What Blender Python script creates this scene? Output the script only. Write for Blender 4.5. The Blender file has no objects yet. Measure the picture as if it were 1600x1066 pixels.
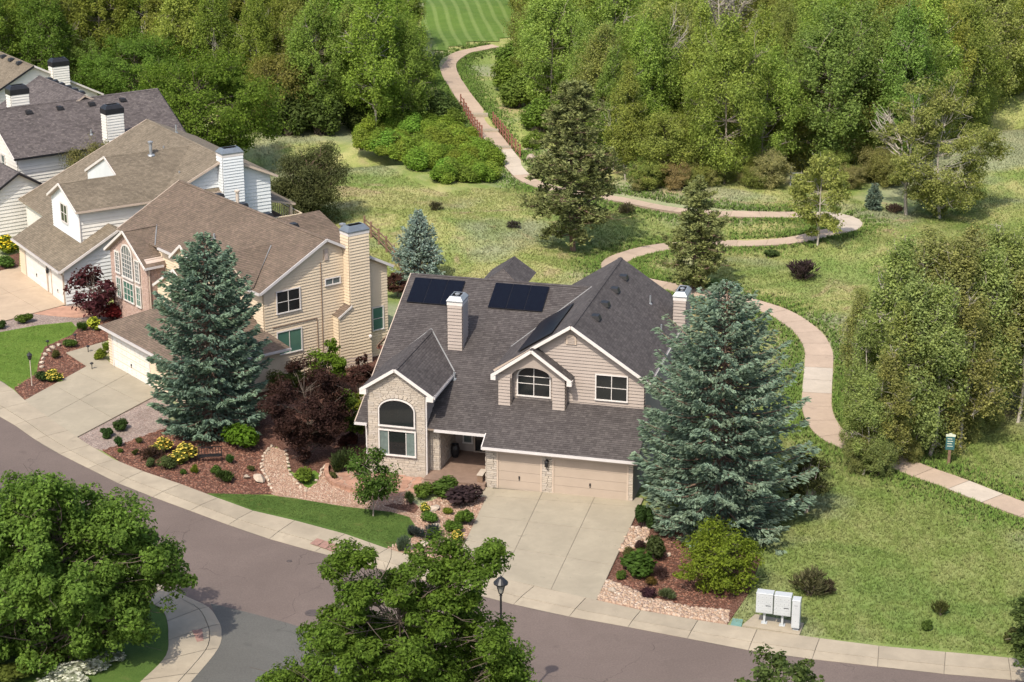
import bpy, math, random
import numpy as np
from math import radians as R, sin, cos, tan, pi, hypot, atan2
from mathutils import Vector, Matrix

sc = bpy.context.scene
COL = sc.collection
rng = np.random.default_rng(7)
random.seed(7)

# ------------------------------------------------------------------ camera, light, exposure
FPX, PITCH, CAMH = 3111.0, R(19.03), 44.0
cam_d = bpy.data.cameras.new('camera')
cam_d.sensor_width = 36.0
cam_d.lens = FPX / 1600 * 36.0
cam_d.clip_start, cam_d.clip_end = 1.0, 9000.0
cam = bpy.data.objects.new('camera', cam_d)
COL.objects.link(cam)
cam.location = (0, 0, CAMH)
cam.rotation_euler = (pi / 2 - PITCH, 0, 0)
sc.camera = cam

SUN_EL, SUN_AZ = R(51), atan2(-0.42, -0.91)          # sun behind and left of the camera
world = bpy.data.worlds.new('World')
sc.world = world
world.use_nodes = True
wn = world.node_tree
sky = wn.nodes.new('ShaderNodeTexSky')
sky.sky_type = 'NISHITA'
sky.sun_disc = False
sky.sun_elevation = SUN_EL
sky.sun_rotation = SUN_AZ % (2 * pi)
sky.dust_density = 3.0
sky.ozone_density = 0.6
wn.links.new(sky.outputs[0], wn.nodes['Background'].inputs[0])
wn.nodes['Background'].inputs[1].default_value = 0.15

sun_d = bpy.data.lights.new('sun', 'SUN')
sun_d.energy = 3.0
sun_d.angle = R(0.55)
sun_d.color = (1.0, 0.92, 0.79)
sun = bpy.data.objects.new('sun', sun_d)
COL.objects.link(sun)
sdir = Vector((sin(SUN_AZ) * cos(SUN_EL), cos(SUN_AZ) * cos(SUN_EL), sin(SUN_EL)))
sun.rotation_euler = sdir.to_track_quat('Z', 'Y').to_euler()
sun.location = (-40, -60, 120)

sc.view_settings.view_transform = 'Standard'
sc.view_settings.look = 'None'
sc.view_settings.gamma = 1.0
sc.view_settings.exposure = 0.72
sc.view_settings.use_curve_mapping = False
sc.render.engine = 'CYCLES'
sc.cycles.max_bounces = 6
sc.cycles.transparent_max_bounces = 4

# ------------------------------------------------------------------ ground heights and pixel -> ground
def sst(a, b, x):
    t = np.clip((x - a) / (b - a), 0, 1)
    return t * t * (3 - 2 * t)

def hill(x, y):
    x = np.asarray(x, float); y = np.asarray(y, float)
    m = sst(132, 150, y) * sst(-18, -6, x + (y - 150) * 0.12)
    w = 0.30 * np.sin(x * 0.21 + y * 0.13 + 1.0) + 0.26 * np.sin(x * 0.11 - y * 0.24 + 2.2) + 0.12 * np.sin(x * 0.47 + y * 0.39)
    rise = 2.2 * sst(34, 75, x) * sst(140, 200, y)
    return m * (w + rise)

def creek(x, y):
    x = np.asarray(x, float); y = np.asarray(y, float)
    d = y - (186 + 0.22 * x + 3.0 * np.sin(x * 0.12))
    return -1.7 * np.exp(-(d / 3.2) ** 2) * sst(-70, -45, x) * sst(170, 178, y)

def hgt(x, y):
    return hill(x, y) + creek(x, y)

def ray(px, py):
    x = (px - 800) / FPX; y = (py - 533) / FPX
    c, s = cos(PITCH), sin(PITCH)
    return x, c - y * s, -s - y * c

def at(px, py, z=None, fn=hill):
    """ground point seen at a photo pixel (z fixed, or on the terrain)"""
    dx, dy, dz = ray(px, py)
    zz = z if z is not None else 0.0
    for _ in range(1 if z is not None else 6):
        t = (zz - CAMH) / dz
        if z is None:
            zz = float(fn(dx * t, dy * t))
    t = (zz - CAMH) / dz
    return Vector((dx * t, dy * t, zz))

def to_px(p):
    c, s = cos(PITCH), sin(PITCH)
    Z = p[2] - CAMH
    zc = p[1] * c - Z * s
    return 800 + FPX * p[0] / zc, 533 - FPX * (p[1] * s + Z * c) / zc, FPX / zc

def inpoly(x, y, poly):
    r = False
    j = len(poly) - 1
    for i in range(len(poly)):
        xi, yi = poly[i][0], poly[i][1]; xj, yj = poly[j][0], poly[j][1]
        if (yi > y) != (yj > y) and x < (xj - xi) * (y - yi) / (yj - yi) + xi:
            r = not r
        j = i
    return r

# ------------------------------------------------------------------ object helpers
def tag(o, label=None, cat=None, group=None, kind=None):
    if label: o['label'] = label
    if cat: o['category'] = cat
    if group: o['group'] = group
    if kind: o['kind'] = kind
    return o

def empty(name, loc, rz=0.0, label=None, cat=None, group=None, kind=None):
    o = bpy.data.objects.new(name, None)
    o.empty_display_size = 0.3
    COL.objects.link(o)
    o.location = loc
    o.rotation_euler = (0, 0, rz)
    return tag(o, label, cat, group, kind)

def link(name, me, parent=None, **kw):
    o = bpy.data.objects.new(name, me)
    COL.objects.link(o)
    if parent: o.parent = parent
    return tag(o, **kw)

def copy_tree(o, parent=None):
    c = o.copy()
    COL.objects.link(c)
    c.parent = parent
    for ch in list(o.children):
        copy_tree(ch, c)
    return c

class MB:
    """mesh builder: polygons with uv and material slots"""
    def __init__(s):
        s.v = []; s.f = []; s.m = []; s.uv = []
    def poly(s, pts, m=0, uv=None):
        b = len(s.v)
        s.v.extend([tuple(p) for p in pts])
        s.f.append(tuple(range(b, b + len(pts))))
        s.m.append(m)
        s.uv.append(uv if uv else [(p[0], p[1]) for p in pts])
    def hexa(s, a, m=0):
        """8 corners: bottom 4 (ccw), top 4"""
        for q in ((3, 2, 1, 0), (4, 5, 6, 7), (0, 1, 5, 4), (1, 2, 6, 5), (2, 3, 7, 6), (3, 0, 4, 7)):
            s.poly([a[i] for i in q], m)
    def box(s, x0, x1, y0, y1, z0, z1, m=0):
        s.hexa([(x0, y0, z0), (x1, y0, z0), (x1, y1, z0), (x0, y1, z0), (x0, y0, z1), (x1, y0, z1), (x1, y1, z1), (x0, y1, z1)], m)
    def obox(s, c, ax, ay, az, m=0):
        """box from a centre and three half-axis vectors"""
        c = Vector(c); ax = Vector(ax); ay = Vector(ay); az = Vector(az)
        s.hexa([c - ax - ay - az, c + ax - ay - az, c + ax + ay - az, c - ax + ay - az,
                c - ax - ay + az, c + ax - ay + az, c + ax + ay + az, c - ax + ay + az], m)
    def bar(s, a, b, w, h, m=0, up=(0, 0, 1)):
        a = Vector(a); b = Vector(b); d = b - a
        if d.length < 1e-6: return
        x = d.normalized(); u = Vector(up)
        y = u.cross(x)
        if y.length < 1e-4: y = Vector((1, 0, 0)).cross(x)
        y.normalize(); z = x.cross(y)
        s.obox((a + b) / 2, d / 2, y * w / 2, z * h / 2, m)
    def prism(s, pts, off, m=0):
        """polygon swept by a vector, closed"""
        off = Vector(off)
        a = [Vector(p) for p in pts]; b = [p + off for p in a]
        s.poly(a[::-1], m); s.poly(b, m)
        n = len(a)
        for i in range(n):
            j = (i + 1) % n
            s.poly([a[i], a[j], b[j], b[i]], m)
    def tube(s, pts, rad, n=8, m=0, cap=True):
        pts = [Vector(p) for p in pts]
        rings = []
        for i, p in enumerate(pts):
            d = (pts[min(i + 1, len(pts) - 1)] - pts[max(i - 1, 0)]).normalized()
            a = d.orthogonal().normalized() if abs(d.z) < .9 else (Vector((1, 0, 0)) - d * d.x).normalized()
            b = d.cross(a)
            r = rad[i] if hasattr(rad, '__len__') else rad
            rings.append([p + (a * cos(2 * pi * k / n) + b * sin(2 * pi * k / n)) * r for k in range(n)])
        for i in range(len(rings) - 1):
            for k in range(n):
                l = (k + 1) % n
                s.poly([rings[i][k], rings[i][l], rings[i + 1][l], rings[i + 1][k]], m)
        if cap:
            s.poly(rings[0][::-1], m); s.poly(rings[-1], m)
    def lathe(s, prof, c=(0, 0, 0), n=14, m=0):
        cx, cy, cz = c
        rings = [[(cx + r * cos(2 * pi * k / n), cy + r * sin(2 * pi * k / n), cz + z) for k in range(n)] for r, z in prof]
        for i in range(len(rings) - 1):
            for k in range(n):
                l = (k + 1) % n
                s.poly([rings[i][k], rings[i][l], rings[i + 1][l], rings[i + 1][k]], m)
        s.poly(rings[0][::-1], m); s.poly(rings[-1], m)
    def mesh(s, name, mats, smooth=False):
        me = bpy.data.meshes.new(name)
        me.from_pydata(s.v, [], s.f)
        for mt in (mats if isinstance(mats, (list, tuple)) else [mats]):
            me.materials.append(mt)
        me.polygons.foreach_set('material_index', s.m)
        if smooth:
            me.polygons.foreach_set('use_smooth', [True] * len(s.f))
        ul = me.uv_layers.new(name='uv')
        ul.data.foreach_set('uv', [c for f in s.uv for p in f for c in p])
        me.update()
        return me
    def obj(s, name, mats, parent=None, smooth=False, **kw):
        return link(name, s.mesh(name, mats, smooth), parent, **kw)

def clip(poly, axis, k, keep_above):
    """clip a list of (s,t) by coordinate"""
    out = []
    n = len(poly)
    for i in range(n):
        a = poly[i]; b = poly[(i + 1) % n]
        ia = (a[axis] >= k) == keep_above or a[axis] == k
        ib = (b[axis] >= k) == keep_above or b[axis] == k
        if ia: out.append(a)
        if ia != ib and a[axis] != b[axis]:
            f = (k - a[axis]) / (b[axis] - a[axis])
            out.append(tuple(a[j] + f * (b[j] - a[j]) for j in range(2)))
    return out

def plane_axes(pts):
    p = [Vector(q) for q in pts]
    n = Vector((0, 0, 0))
    for i in range(len(p)):
        n += (p[i] - p[0]).cross(p[(i + 1) % len(p)] - p[0])
    n.normalize()
    t = Vector((0, 0, 1)) - n * n.z
    if t.length < 1e-4: t = Vector((0, 1, 0)) - n * n.y
    t.normalize()
    return p[0], t.cross(n), t, n

def lap(mb, pts, expo, lift, m=0, base=0.0, phase=0.0):
    """courses of boards / shingles over a convex polygon, lower edges proud"""
    o, s, t, n = plane_axes(pts)
    q = [((Vector(p) - o).dot(s), (Vector(p) - o).dot(t)) for p in pts]
    t0 = min(a[1] for a in q); t1 = max(a[1] for a in q)
    k = int(math.ceil((t1 - t0) / expo - 1e-6))
    for i in range(k):
        a, b = t0 + i * expo, min(t0 + (i + 1) * expo, t1)
        c = clip(clip(q, 1, a, True), 1, b, False)
        if len(c) < 3: continue
        P = [o + s * x + t * y + n * (base + lift * (1 - (y - a) / expo)) for x, y in c]
        mb.poly(P, m, [(x, y) for x, y in c])
        for j in range(len(c)):
            u, w = c[j], c[(j + 1) % len(c)]
            if abs(u[1] - a) < 1e-5 and abs(w[1] - a) < 1e-5 and abs(u[0] - w[0]) > 1e-4:
                A = o + s * u[0] + t * a + n * (base - .002); B = o + s * w[0] + t * a + n * (base - .002)
                mb.poly([A, B, P[(j + 1) % len(c)], P[j]], m, [(u[0], a)] * 4)
# ------------------------------------------------------------------ materials
def nt(name):
    m = bpy.data.materials.new(name)
    m.use_nodes = True
    t = m.node_tree
    b = t.nodes['Principled BSDF']
    return m, t, b

def N(t, typ, **kw):
    n = t.nodes.new(typ)
    for k, v in kw.items():
        setattr(n, k, v)
    return n

def L(t, a, b): t.links.new(a, b)

def mixc(t, fac, a, b, mode='MIX'):
    n = N(t, 'ShaderNodeMix', data_type='RGBA', blend_type=mode)
    for sock, v in ((n.inputs[0], fac), (n.inputs[6], a), (n.inputs[7], b)):
        if hasattr(v, 'is_output'): L(t, v, sock)
        elif isinstance(v, (int, float)): sock.default_value = v
        else: sock.default_value = (*v, 1) if len(v) == 3 else v
    return n.outputs[2]

def ramp(t, src, stops):
    n = N(t, 'ShaderNodeValToRGB')
    el = n.color_ramp.elements
    while len(el) < len(stops): el.new(0.5)
    for e, (p, c) in zip(el, stops):
        e.position = p
        e.color = (*c, 1) if not isinstance(c, (int, float)) else (c, c, c, 1)
    L(t, src, n.inputs[0])
    return n.outputs[0]

def noise(t, vec, scale, detail=4, rough=.55, dist=0.0):
    n = N(t, 'ShaderNodeTexNoise')
    n.inputs['Scale'].default_value = scale
    n.inputs['Detail'].default_value = detail
    n.inputs['Roughness'].default_value = rough
    n.inputs['Distortion'].default_value = dist
    if vec is not None: L(t, vec, n.inputs['Vector'])
    return n.outputs['Fac']

def pos(t): return N(t, 'ShaderNodeNewGeometry').outputs['Position']
def objco(t): return N(t, 'ShaderNodeTexCoord').outputs['Object']
def uvco(t): return N(t, 'ShaderNodeTexCoord').outputs['UV']

def bump(t, b, h, strength=.3, dist=.02):
    n = N(t, 'ShaderNodeBump')
    n.inputs['Strength'].default_value = strength
    n.inputs['Distance'].default_value = dist
    L(t, h, n.inputs['Height'])
    L(t, n.outputs[0], b.inputs['Normal'])

def plain(name, col, rough=.6, var=.12, scale=3.0, metal=0.0, rnd=0.0, spec=.35, fine=0.0):
    """a colour with soft blotches, per-object variation and fine grain"""
    m, t, b = nt(name)
    p = pos(t)
    f = noise(t, p, scale, 5)
    lo = tuple(c * (1 - var) for c in col); hi = tuple(min(1, c * (1 + var)) for c in col)
    c = mixc(t, ramp(t, f, [(.3, 0.0), (.7, 1.0)]), lo, hi)
    if fine:
        g = noise(t, p, 38, 3, .7)
        c = mixc(t, ramp(t, g, [(.3, 0.0), (.7, 1.0)]), c, mixc(t, 1.0, c, (1 - fine,) * 3, 'MULTIPLY'))
    if rnd:
        r = N(t, 'ShaderNodeObjectInfo').outputs['Random']
        k = ramp(t, r, [(0, 1 - rnd), (1, 1 + rnd * .6)])
        c = mixc(t, 1.0, c, k, 'MULTIPLY')
    L(t, c, b.inputs['Base Color'])
    b.inputs['Roughness'].default_value = rough
    b.inputs['Metallic'].default_value = metal
    b.inputs['Specular IOR Level'].default_value = spec
    return m

def concrete(name, col, rnd=.10, stain=.22, scale=.55):
    m, t, b = nt(name)
    p = pos(t)
    big = noise(t, p, scale, 6, .6, .4)
    mid = noise(t, p, 3.2, 5, .6)
    fine = noise(t, p, 60, 2, .7)
    c = mixc(t, ramp(t, big, [(.30, 0.0), (.72, 1.0)]), tuple(x * (1 - stain) for x in col), tuple(x * 1.08 for x in col))
    c = mixc(t, ramp(t, mid, [(.35, .25), (.60, 0.0)]), c, tuple(x * .74 for x in col))
    c = mixc(t, ramp(t, fine, [(.30, .18), (.62, 0.0)]), c, tuple(x * .55 for x in col))
    st = noise(t, p, 1.1, 4, .55, .3)
    c = mixc(t, ramp(t, st, [(.64, 0.0), (.74, .5)]), c, tuple(x * .62 for x in col))
    sm = noise(t, p, 4.5, 2, .5)
    c = mixc(t, ramp(t, sm, [(.72, 0.0), (.78, .5)]), c, tuple(x * .5 for x in col))
    r = N(t, 'ShaderNodeObjectInfo').outputs['Random']
    c = mixc(t, 1.0, c, ramp(t, r, [(0, 1 - rnd), (1, 1 + rnd * .5)]), 'MULTIPLY')
    L(t, c, b.inputs['Base Color'])
    b.inputs['Roughness'].default_value = .88
    b.inputs['Specular IOR Level'].default_value = .25
    bump(t, b, fine, .25, .01)
    return m

def asphalt(name, col, crack=True):
    m, t, b = nt(name)
    p = pos(t)
    big = noise(t, p, .18, 6, .62, .6)
    mid = noise(t, p, 1.4, 5, .6)
    fine = noise(t, p, 45, 3, .8)
    grain = noise(t, p, 11, 3, .8)
    c = mixc(t, ramp(t, big, [(.32, 0.0), (.70, 1.0)]), tuple(x * .86 for x in col), tuple(x * 1.10 for x in col))
    c = mixc(t, ramp(t, mid, [(.35, .30), (.65, 0.0)]), c, tuple(x * .80 for x in col))
    c = mixc(t, ramp(t, fine, [(.33, .55), (.60, 0.0)]), c, tuple(x * .62 for x in col))
    c = mixc(t, 1.0, c, ramp(t, grain, [(.30, .86), (.70, 1.14)]), 'MULTIPLY')
    if crack:
        v = N(t, 'ShaderNodeTexVoronoi', feature='DISTANCE_TO_EDGE')
        v.inputs['Scale'].default_value = .115
        dn = N(t, 'ShaderNodeTexNoise'); dn.inputs['Scale'].default_value = .5; dn.inputs['Detail'].default_value = 6
        L(t, p, dn.inputs['Vector'])
        ad = N(t, 'ShaderNodeVectorMath', operation='MULTIPLY_ADD')
        L(t, dn.outputs['Color'], ad.inputs[0]); ad.inputs[1].default_value = (3.2, 3.2, 0); L(t, p, ad.inputs[2])
        L(t, ad.outputs[0], v.inputs['Vector'])
        br = noise(t, p, .35, 3)
        k = N(t, 'ShaderNodeMath', operation='MULTIPLY')
        L(t, ramp(t, v.outputs['Distance'], [(.0, .7), (.0040, 0.0)]), k.inputs[0])
        L(t, ramp(t, br, [(.44, 0.0), (.58, 1.0)]), k.inputs[1])
        c = mixc(t, k.outputs[0], c, tuple(x * .30 for x in col))
    oil = noise(t, p, .75, 3, .5, .2)
    c = mixc(t, ramp(t, oil, [(.66, 0.0), (.76, .45)]), c, tuple(x * .6 for x in col))
    L(t, c, b.inputs['Base Color'])
    b.inputs['Roughness'].default_value = .92
    b.inputs['Specular IOR Level'].default_value = .25
    bump(t, b, fine, .35, .012)
    return m

def shingles(name, dark, light, accent):
    m, t, b = nt(name)
    uv = uvco(t)
    br = N(t, 'ShaderNodeTexBrick')
    br.offset = .5
    br.inputs['Scale'].default_value = 1.0
    br.inputs['Brick Width'].default_value = .33
    br.inputs['Row Height'].default_value = .15
    br.inputs['Mortar Size'].default_value = .006
    br.inputs['Bias'].default_value = -.05
    br.inputs['Color1'].default_value = (*dark, 1)
    br.inputs['Color2'].default_value = (*light, 1)
    br.inputs['Mortar'].default_value = (*[x * .55 for x in dark], 1)
    L(t, uv, br.inputs['Vector'])
    w = N(t, 'ShaderNodeTexWhiteNoise', noise_dimensions='3D')
    sn = N(t, 'ShaderNodeVectorMath', operation='SNAP')
    L(t, uv, sn.inputs[0]); sn.inputs[1].default_value = (.165, .15, 1)
    L(t, sn.outputs[0], w.inputs[0])
    c = mixc(t, ramp(t, w.outputs[0], [(.62, 0.0), (1.0, .55)]), br.outputs[0], accent)
    p = pos(t)
    big = noise(t, p, .5, 5, .6)
    c = mixc(t, 1.0, c, ramp(t, big, [(.25, .84), (.75, 1.14)]), 'MULTIPLY')
    streak = noise(t, p, 1.7, 4, .7)
    c = mixc(t, 1.0, c, ramp(t, streak, [(.3, .9), (.7, 1.08)]), 'MULTIPLY')
    L(t, c, b.inputs['Base Color'])
    b.inputs['Roughness'].default_value = .9
    b.inputs['Specular IOR Level'].default_value = .3
    bump(t, b, br.outputs['Fac'], -.4, .01)
    return m

def siding_mat(name, col):
    m, t, b = nt(name)
    p = pos(t)
    f = noise(t, p, .8, 5)
    g = noise(t, p, 9, 4, .7)
    c = mixc(t, ramp(t, f, [(.3, 0.0), (.7, 1.0)]), tuple(x * .93 for x in col), tuple(min(.85, x * 1.05) for x in col))
    c = mixc(t, ramp(t, g, [(.35, .12), (.6, 0.0)]), c, tuple(x * .8 for x in col))
    L(t, c, b.inputs['Base Color'])
    b.inputs['Roughness'].default_value = .6
    b.inputs['Specular IOR Level'].default_value = .3
    return m

def island_stone(name, cols, rough=.85):
    """each island (stone, chip, pebble) gets its own tone"""
    m, t, b = nt(name)
    r = N(t, 'ShaderNodeNewGeometry').outputs['Random Per Island']
    st = [((i + .5) / len(cols), c) for i, c in enumerate(cols)]
    c = ramp(t, r, st)
    g = noise(t, pos(t), 14, 4, .7)
    c = mixc(t, ramp(t, g, [(.3, .35), (.62, 0.0)]), c, tuple(x * .6 for x in cols[0]))
    L(t, c, b.inputs['Base Color'])
    b.inputs['Roughness'].default_value = rough
    b.inputs['Specular IOR Level'].default_value = .3
    return m

def leafmat(name, transl=.28, hue=.5, dry=None):
    """leaf colour comes from the object's own colour, varied per leaf, per tuft and per tree"""
    m, t, b = nt(name)
    oi = N(t, 'ShaderNodeObjectInfo')
    geo = N(t, 'ShaderNodeNewGeometry')
    r = geo.outputs['Random Per Island']
    base = oi.outputs['Color']
    c = mixc(t, 1.0, base, ramp(t, r, [(0, .55), (.5, 1.0), (1, 1.5)]), 'MULTIPLY')
    at_ = N(t, 'ShaderNodeAttribute', attribute_name='tip')
    c2 = mixc(t, at_.outputs['Fac'], c, mixc(t, 1.0, c, (1.22, 1.20, 1.08), 'MULTIPLY'))
    tc = objco(t)
    cl = noise(t, tc, .9, 3, .6)
    c3 = mixc(t, ramp(t, cl, [(.35, 0.0), (.68, .45)]), c2, mixc(t, 1.0, c2, (1.20, 1.07, .75), 'MULTIPLY'))
    hs = N(t, 'ShaderNodeHueSaturation')
    mr = N(t, 'ShaderNodeMapRange'); mr.inputs[3].default_value = .485; mr.inputs[4].default_value = .515
    L(t, oi.outputs['Random'], mr.inputs[0]); L(t, mr.outputs[0], hs.inputs['Hue'])
    L(t, c3, hs.inputs['Color'])
    out = hs.outputs[0]
    L(t, out, b.inputs['Base Color'])
    b.inputs['Roughness'].default_value = .7
    b.inputs['Specular IOR Level'].default_value = .10
    tr = N(t, 'ShaderNodeBsdfTranslucent')
    L(t, mixc(t, 1.0, out, (1.15, 1.25, .6), 'MULTIPLY'), tr.inputs[0])
    mx = N(t, 'ShaderNodeMixShader'); mx.inputs[0].default_value = transl
    L(t, b.outputs[0], mx.inputs[1]); L(t, tr.outputs[0], mx.inputs[2])
    L(t, mx.outputs[0], t.nodes['Material Output'].inputs[0])
    return m

def bark(name, a, bcol, scale=6):
    m, t, b = nt(name)
    mp = N(t, 'ShaderNodeMapping'); mp.inputs['Scale'].default_value = (1, 1, .25)
    L(t, objco(t), mp.inputs[0])
    f = noise(t, mp.outputs[0], scale, 5, .7)
    L(t, ramp(t, f, [(.35, a), (.65, bcol)]), b.inputs['Base Color'])
    b.inputs['Roughness'].default_value = .9
    bump(t, b, f, .5, .03)
    return m

def soft_normal(t, b):
    """grass blades lit as a sward: leaf normal bent towards the sky"""
    g = N(t, 'ShaderNodeNewGeometry')
    a = N(t, 'ShaderNodeVectorMath', operation='MULTIPLY_ADD'); L(t, g.outputs['Normal'], a.inputs[0]); a.inputs[1].default_value = (.4, .4, .4); a.inputs[2].default_value = (0, 0, 1)
    n = N(t, 'ShaderNodeVectorMath', operation='NORMALIZE'); L(t, a.outputs[0], n.inputs[0]); L(t, n.outputs[0], b.inputs['Normal'])

def meadow(name, blades=False):
    m, t, b = nt(name)
    p = pos(t)
    big = noise(t, p, .045, 5, .6, .5)
    mid = noise(t, p, .16, 5, .62, .8)
    mp = N(t, 'ShaderNodeMapping'); mp.inputs['Scale'].default_value = (1, .45, 1); mp.inputs['Rotation'].default_value = (0, 0, .5)
    L(t, p, mp.inputs[0])
    small = noise(t, mp.outputs[0], .9, 5, .7, .4)
    fine = noise(t, p, 7, 4, .75)
    G1, G2, Y1, B1 = (.150, .205, .050), (.228, .258, .080), (.370, .345, .150), (.340, .260, .165)
    c = mixc(t, ramp(t, big, [(.38, 0.0), (.58, 1.0)]), G1, G2)
    c = mixc(t, ramp(t, mid, [(.47, 0.0), (.66, .85)]), c, Y1)
    c = mixc(t, ramp(t, small, [(.46, 0.0), (.76, .55)]), c, Y1)
    br = noise(t, p, .11, 4, .6, 1.0)
    c = mixc(t, ramp(t, br, [(.61, 0.0), (.72, .6)]), c, B1)
    sx = N(t, 'ShaderNodeSeparateXYZ'); L(t, p, sx.inputs[0])
    wob = N(t, 'ShaderNodeMath', operation='MULTIPLY_ADD'); L(t, noise(t, p, .06, 3), wob.inputs[0]); wob.inputs[1].default_value = 34; L(t, sx.outputs[1], wob.inputs[2])
    lush = N(t, 'ShaderNodeMapRange'); lush.inputs[1].default_value = 124; lush.inputs[2].default_value = 146; lush.inputs[3].default_value = .72; lush.inputs[4].default_value = 0
    L(t, wob.outputs[0], lush.inputs[0])
    c = mixc(t, lush.outputs[0], c, mixc(t, ramp(t, small, [(.35, 0.0), (.7, 1.0)]), (.128, .188, .042), (.205, .232, .085)))
    gp = noise(t, p, .10, 4, .6, .8)
    c = mixc(t, ramp(t, gp, [(.50, 0.0), (.60, .6)]), c, (.120, .190, .045))
    bl = noise(t, p, .07, 3, .5, .3)
    c = mixc(t, ramp(t, bl, [(.50, 0.0), (.60, .7)]), c, (.260, .270, .175))
    c = mixc(t, ramp(t, noise(t, p, .085, 5, .65, 1.6), [(.58, 0.0), (.66, .75)]), c, (.330, .255, .150))
    c = mixc(t, 1.0, c, ramp(t, fine, [(.28, .80), (.72, 1.18)]), 'MULTIPLY')
    if blades:
        r = N(t, 'ShaderNodeNewGeometry').outputs['Random Per Island']
        c = mixc(t, 1.0, c, ramp(t, r, [(0, .86), (.6, 1.03), (.92, 1.12), (1, 1.3)]), 'MULTIPLY')
        soft_normal(t, b)
        tr = N(t, 'ShaderNodeBsdfTranslucent'); L(t, c, tr.inputs[0])
        mx = N(t, 'ShaderNodeMixShader'); mx.inputs[0].default_value = .3
        L(t, b.outputs[0], mx.inputs[1]); L(t, tr.outputs[0], mx.inputs[2])
        L(t, mx.outputs[0], t.nodes['Material Output'].inputs[0])
    else:
        bump(t, b, fine, .7, .08)
    L(t, c, b.inputs['Base Color'])
    b.inputs['Roughness'].default_value = .85
    b.inputs['Specular IOR Level'].default_value = .15
    return m

def lawn_mat(name, a, c_, patch=(.16, .16, .05), stripes=False, blades=False):
    m, t, b = nt(name)
    p = pos(t)
    f = noise(t, p, .55, 5, .6, .4)
    g = noise(t, p, 16, 3, .8)
    c = mixc(t, ramp(t, f, [(.34, 0.0), (.68, 1.0)]), a, c_)
    h = noise(t, p, .9, 4, .6)
    c = mixc(t, ramp(t, h, [(.60, 0.0), (.75, .5)]), c, patch)
    if stripes:
        w = N(t, 'ShaderNodeTexWave', wave_type='BANDS', bands_direction='X')
        w.inputs['Scale'].default_value = .21; w.inputs['Distortion'].default_value = 1.6; w.inputs['Detail'].default_value = 1.5; w.inputs['Detail Scale'].default_value = .25
        mp = N(t, 'ShaderNodeMapping'); mp.inputs['Rotation'].default_value = (0, 0, -.1)
        L(t, p, mp.inputs[0]); L(t, mp.outputs[0], w.inputs[0])
        c = mixc(t, ramp(t, w.outputs[1], [(.55, 0.0), (.97, .5)]), c, (.20, .26, .085))
    c = mixc(t, 1.0, c, ramp(t, g, [(.28, .72), (.72, 1.22)]), 'MULTIPLY')
    if blades:
        r = N(t, 'ShaderNodeNewGeometry').outputs['Random Per Island']
        c = mixc(t, 1.0, c, ramp(t, r, [(0, .78), (1, 1.28)]), 'MULTIPLY')
    L(t, c, b.inputs['Base Color'])
    b.inputs['Roughness'].default_value = .85
    b.inputs['Specular IOR Level'].default_value = .15
    if blades: soft_normal(t, b)
    else: bump(t, b, g, .6, .03)
    return m

def speckle(name, cols, scale=22, dark=.35):
    """loose cover (mulch, gravel): cells with a tone each and dark gaps"""
    m, t, b = nt(name)
    p = pos(t)
    v = N(t, 'ShaderNodeTexVoronoi'); v.inputs['Scale'].default_value = scale
    L(t, p, v.inputs['Vector'])
    s = N(t, 'ShaderNodeSeparateColor'); L(t, v.outputs['Color'], s.inputs[0])
    c = ramp(t, s.outputs[0], [((i + .5) / len(cols), x) for i, x in enumerate(cols)])
    c = mixc(t, ramp(t, v.outputs['Distance'], [(.35, 0.0), (.8, dark)]), c, tuple(x * .25 for x in cols[0]))
    big = noise(t, p, .7, 5)
    c = mixc(t, 1.0, c, ramp(t, big, [(.28, .78), (.72, 1.16)]), 'MULTIPLY')
    L(t, c, b.inputs['Base Color'])
    b.inputs['Roughness'].default_value = .9
    b.inputs['Specular IOR Level'].default_value = .2
    bump(t, b, v.outputs['Distance'], -.8, .04)
    return m

def glassy(name, col, rough=.06):
    m, t, b = nt(name)
    f = noise(t, objco(t), .8, 2)
    L(t, mixc(t, f, tuple(x * .7 for x in col), tuple(x * 1.3 for x in col)), b.inputs['Base Color'])
    b.inputs['Roughness'].default_value = rough
    b.inputs['Specular IOR Level'].default_value = .5
    return m

def solar_mat():
    m, t, b = nt('solar_cells')
    br = N(t, 'ShaderNodeTexBrick'); br.offset = 0
    br.inputs['Scale'].default_value = 1; br.inputs['Brick Width'].default_value = .17; br.inputs['Row Height'].default_value = .17
    br.inputs['Mortar Size'].default_value = .004
    br.inputs['Color1'].default_value = (.004, .005, .010, 1); br.inputs['Color2'].default_value = (.005, .007, .013, 1); br.inputs['Mortar'].default_value = (.008, .009, .015, 1)
    L(t, uvco(t), br.inputs[0]); L(t, br.outputs[0], b.inputs['Base Color'])
    b.inputs['Roughness'].default_value = .30
    b.inputs['Specular IOR Level'].default_value = .12
    return m

M = {}
M['roof_grey'] = shingles('roof_grey', (.052, .045, .044), (.075, .066, .064), (.103, .092, .087))
M['roof_brown'] = shingles('roof_brown', (.108, .082, .061), (.148, .110, .081), (.174, .123, .098))
M['roof_tan'] = shingles('roof_tan', (.130, .106, .076), (.176, .144, .105), (.210, .174, .130))
M['roof_char'] = shingles('roof_char', (.068, .058, .057), (.112, .096, .094), (.160, .138, .128))
M['siding_rose'] = siding_mat('siding_rose', (.305, .258, .228))
M['siding_beige'] = siding_mat('siding_beige', (.560, .460, .335))
M['siding_white'] = siding_mat('siding_white', (.600, .580, .535))
M['siding_cool'] = siding_mat('siding_cool', (.560, .585, .595))
M['trim'] = plain('trim_white', (.56, .525, .50), .5, .05, 2)
M['trim_tan'] = plain('trim_tan', (.42, .34, .275), .55, .06, 2)
M['gutter'] = plain('gutter_paint', (.50, .475, .465), .4, .06, 2)
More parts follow.
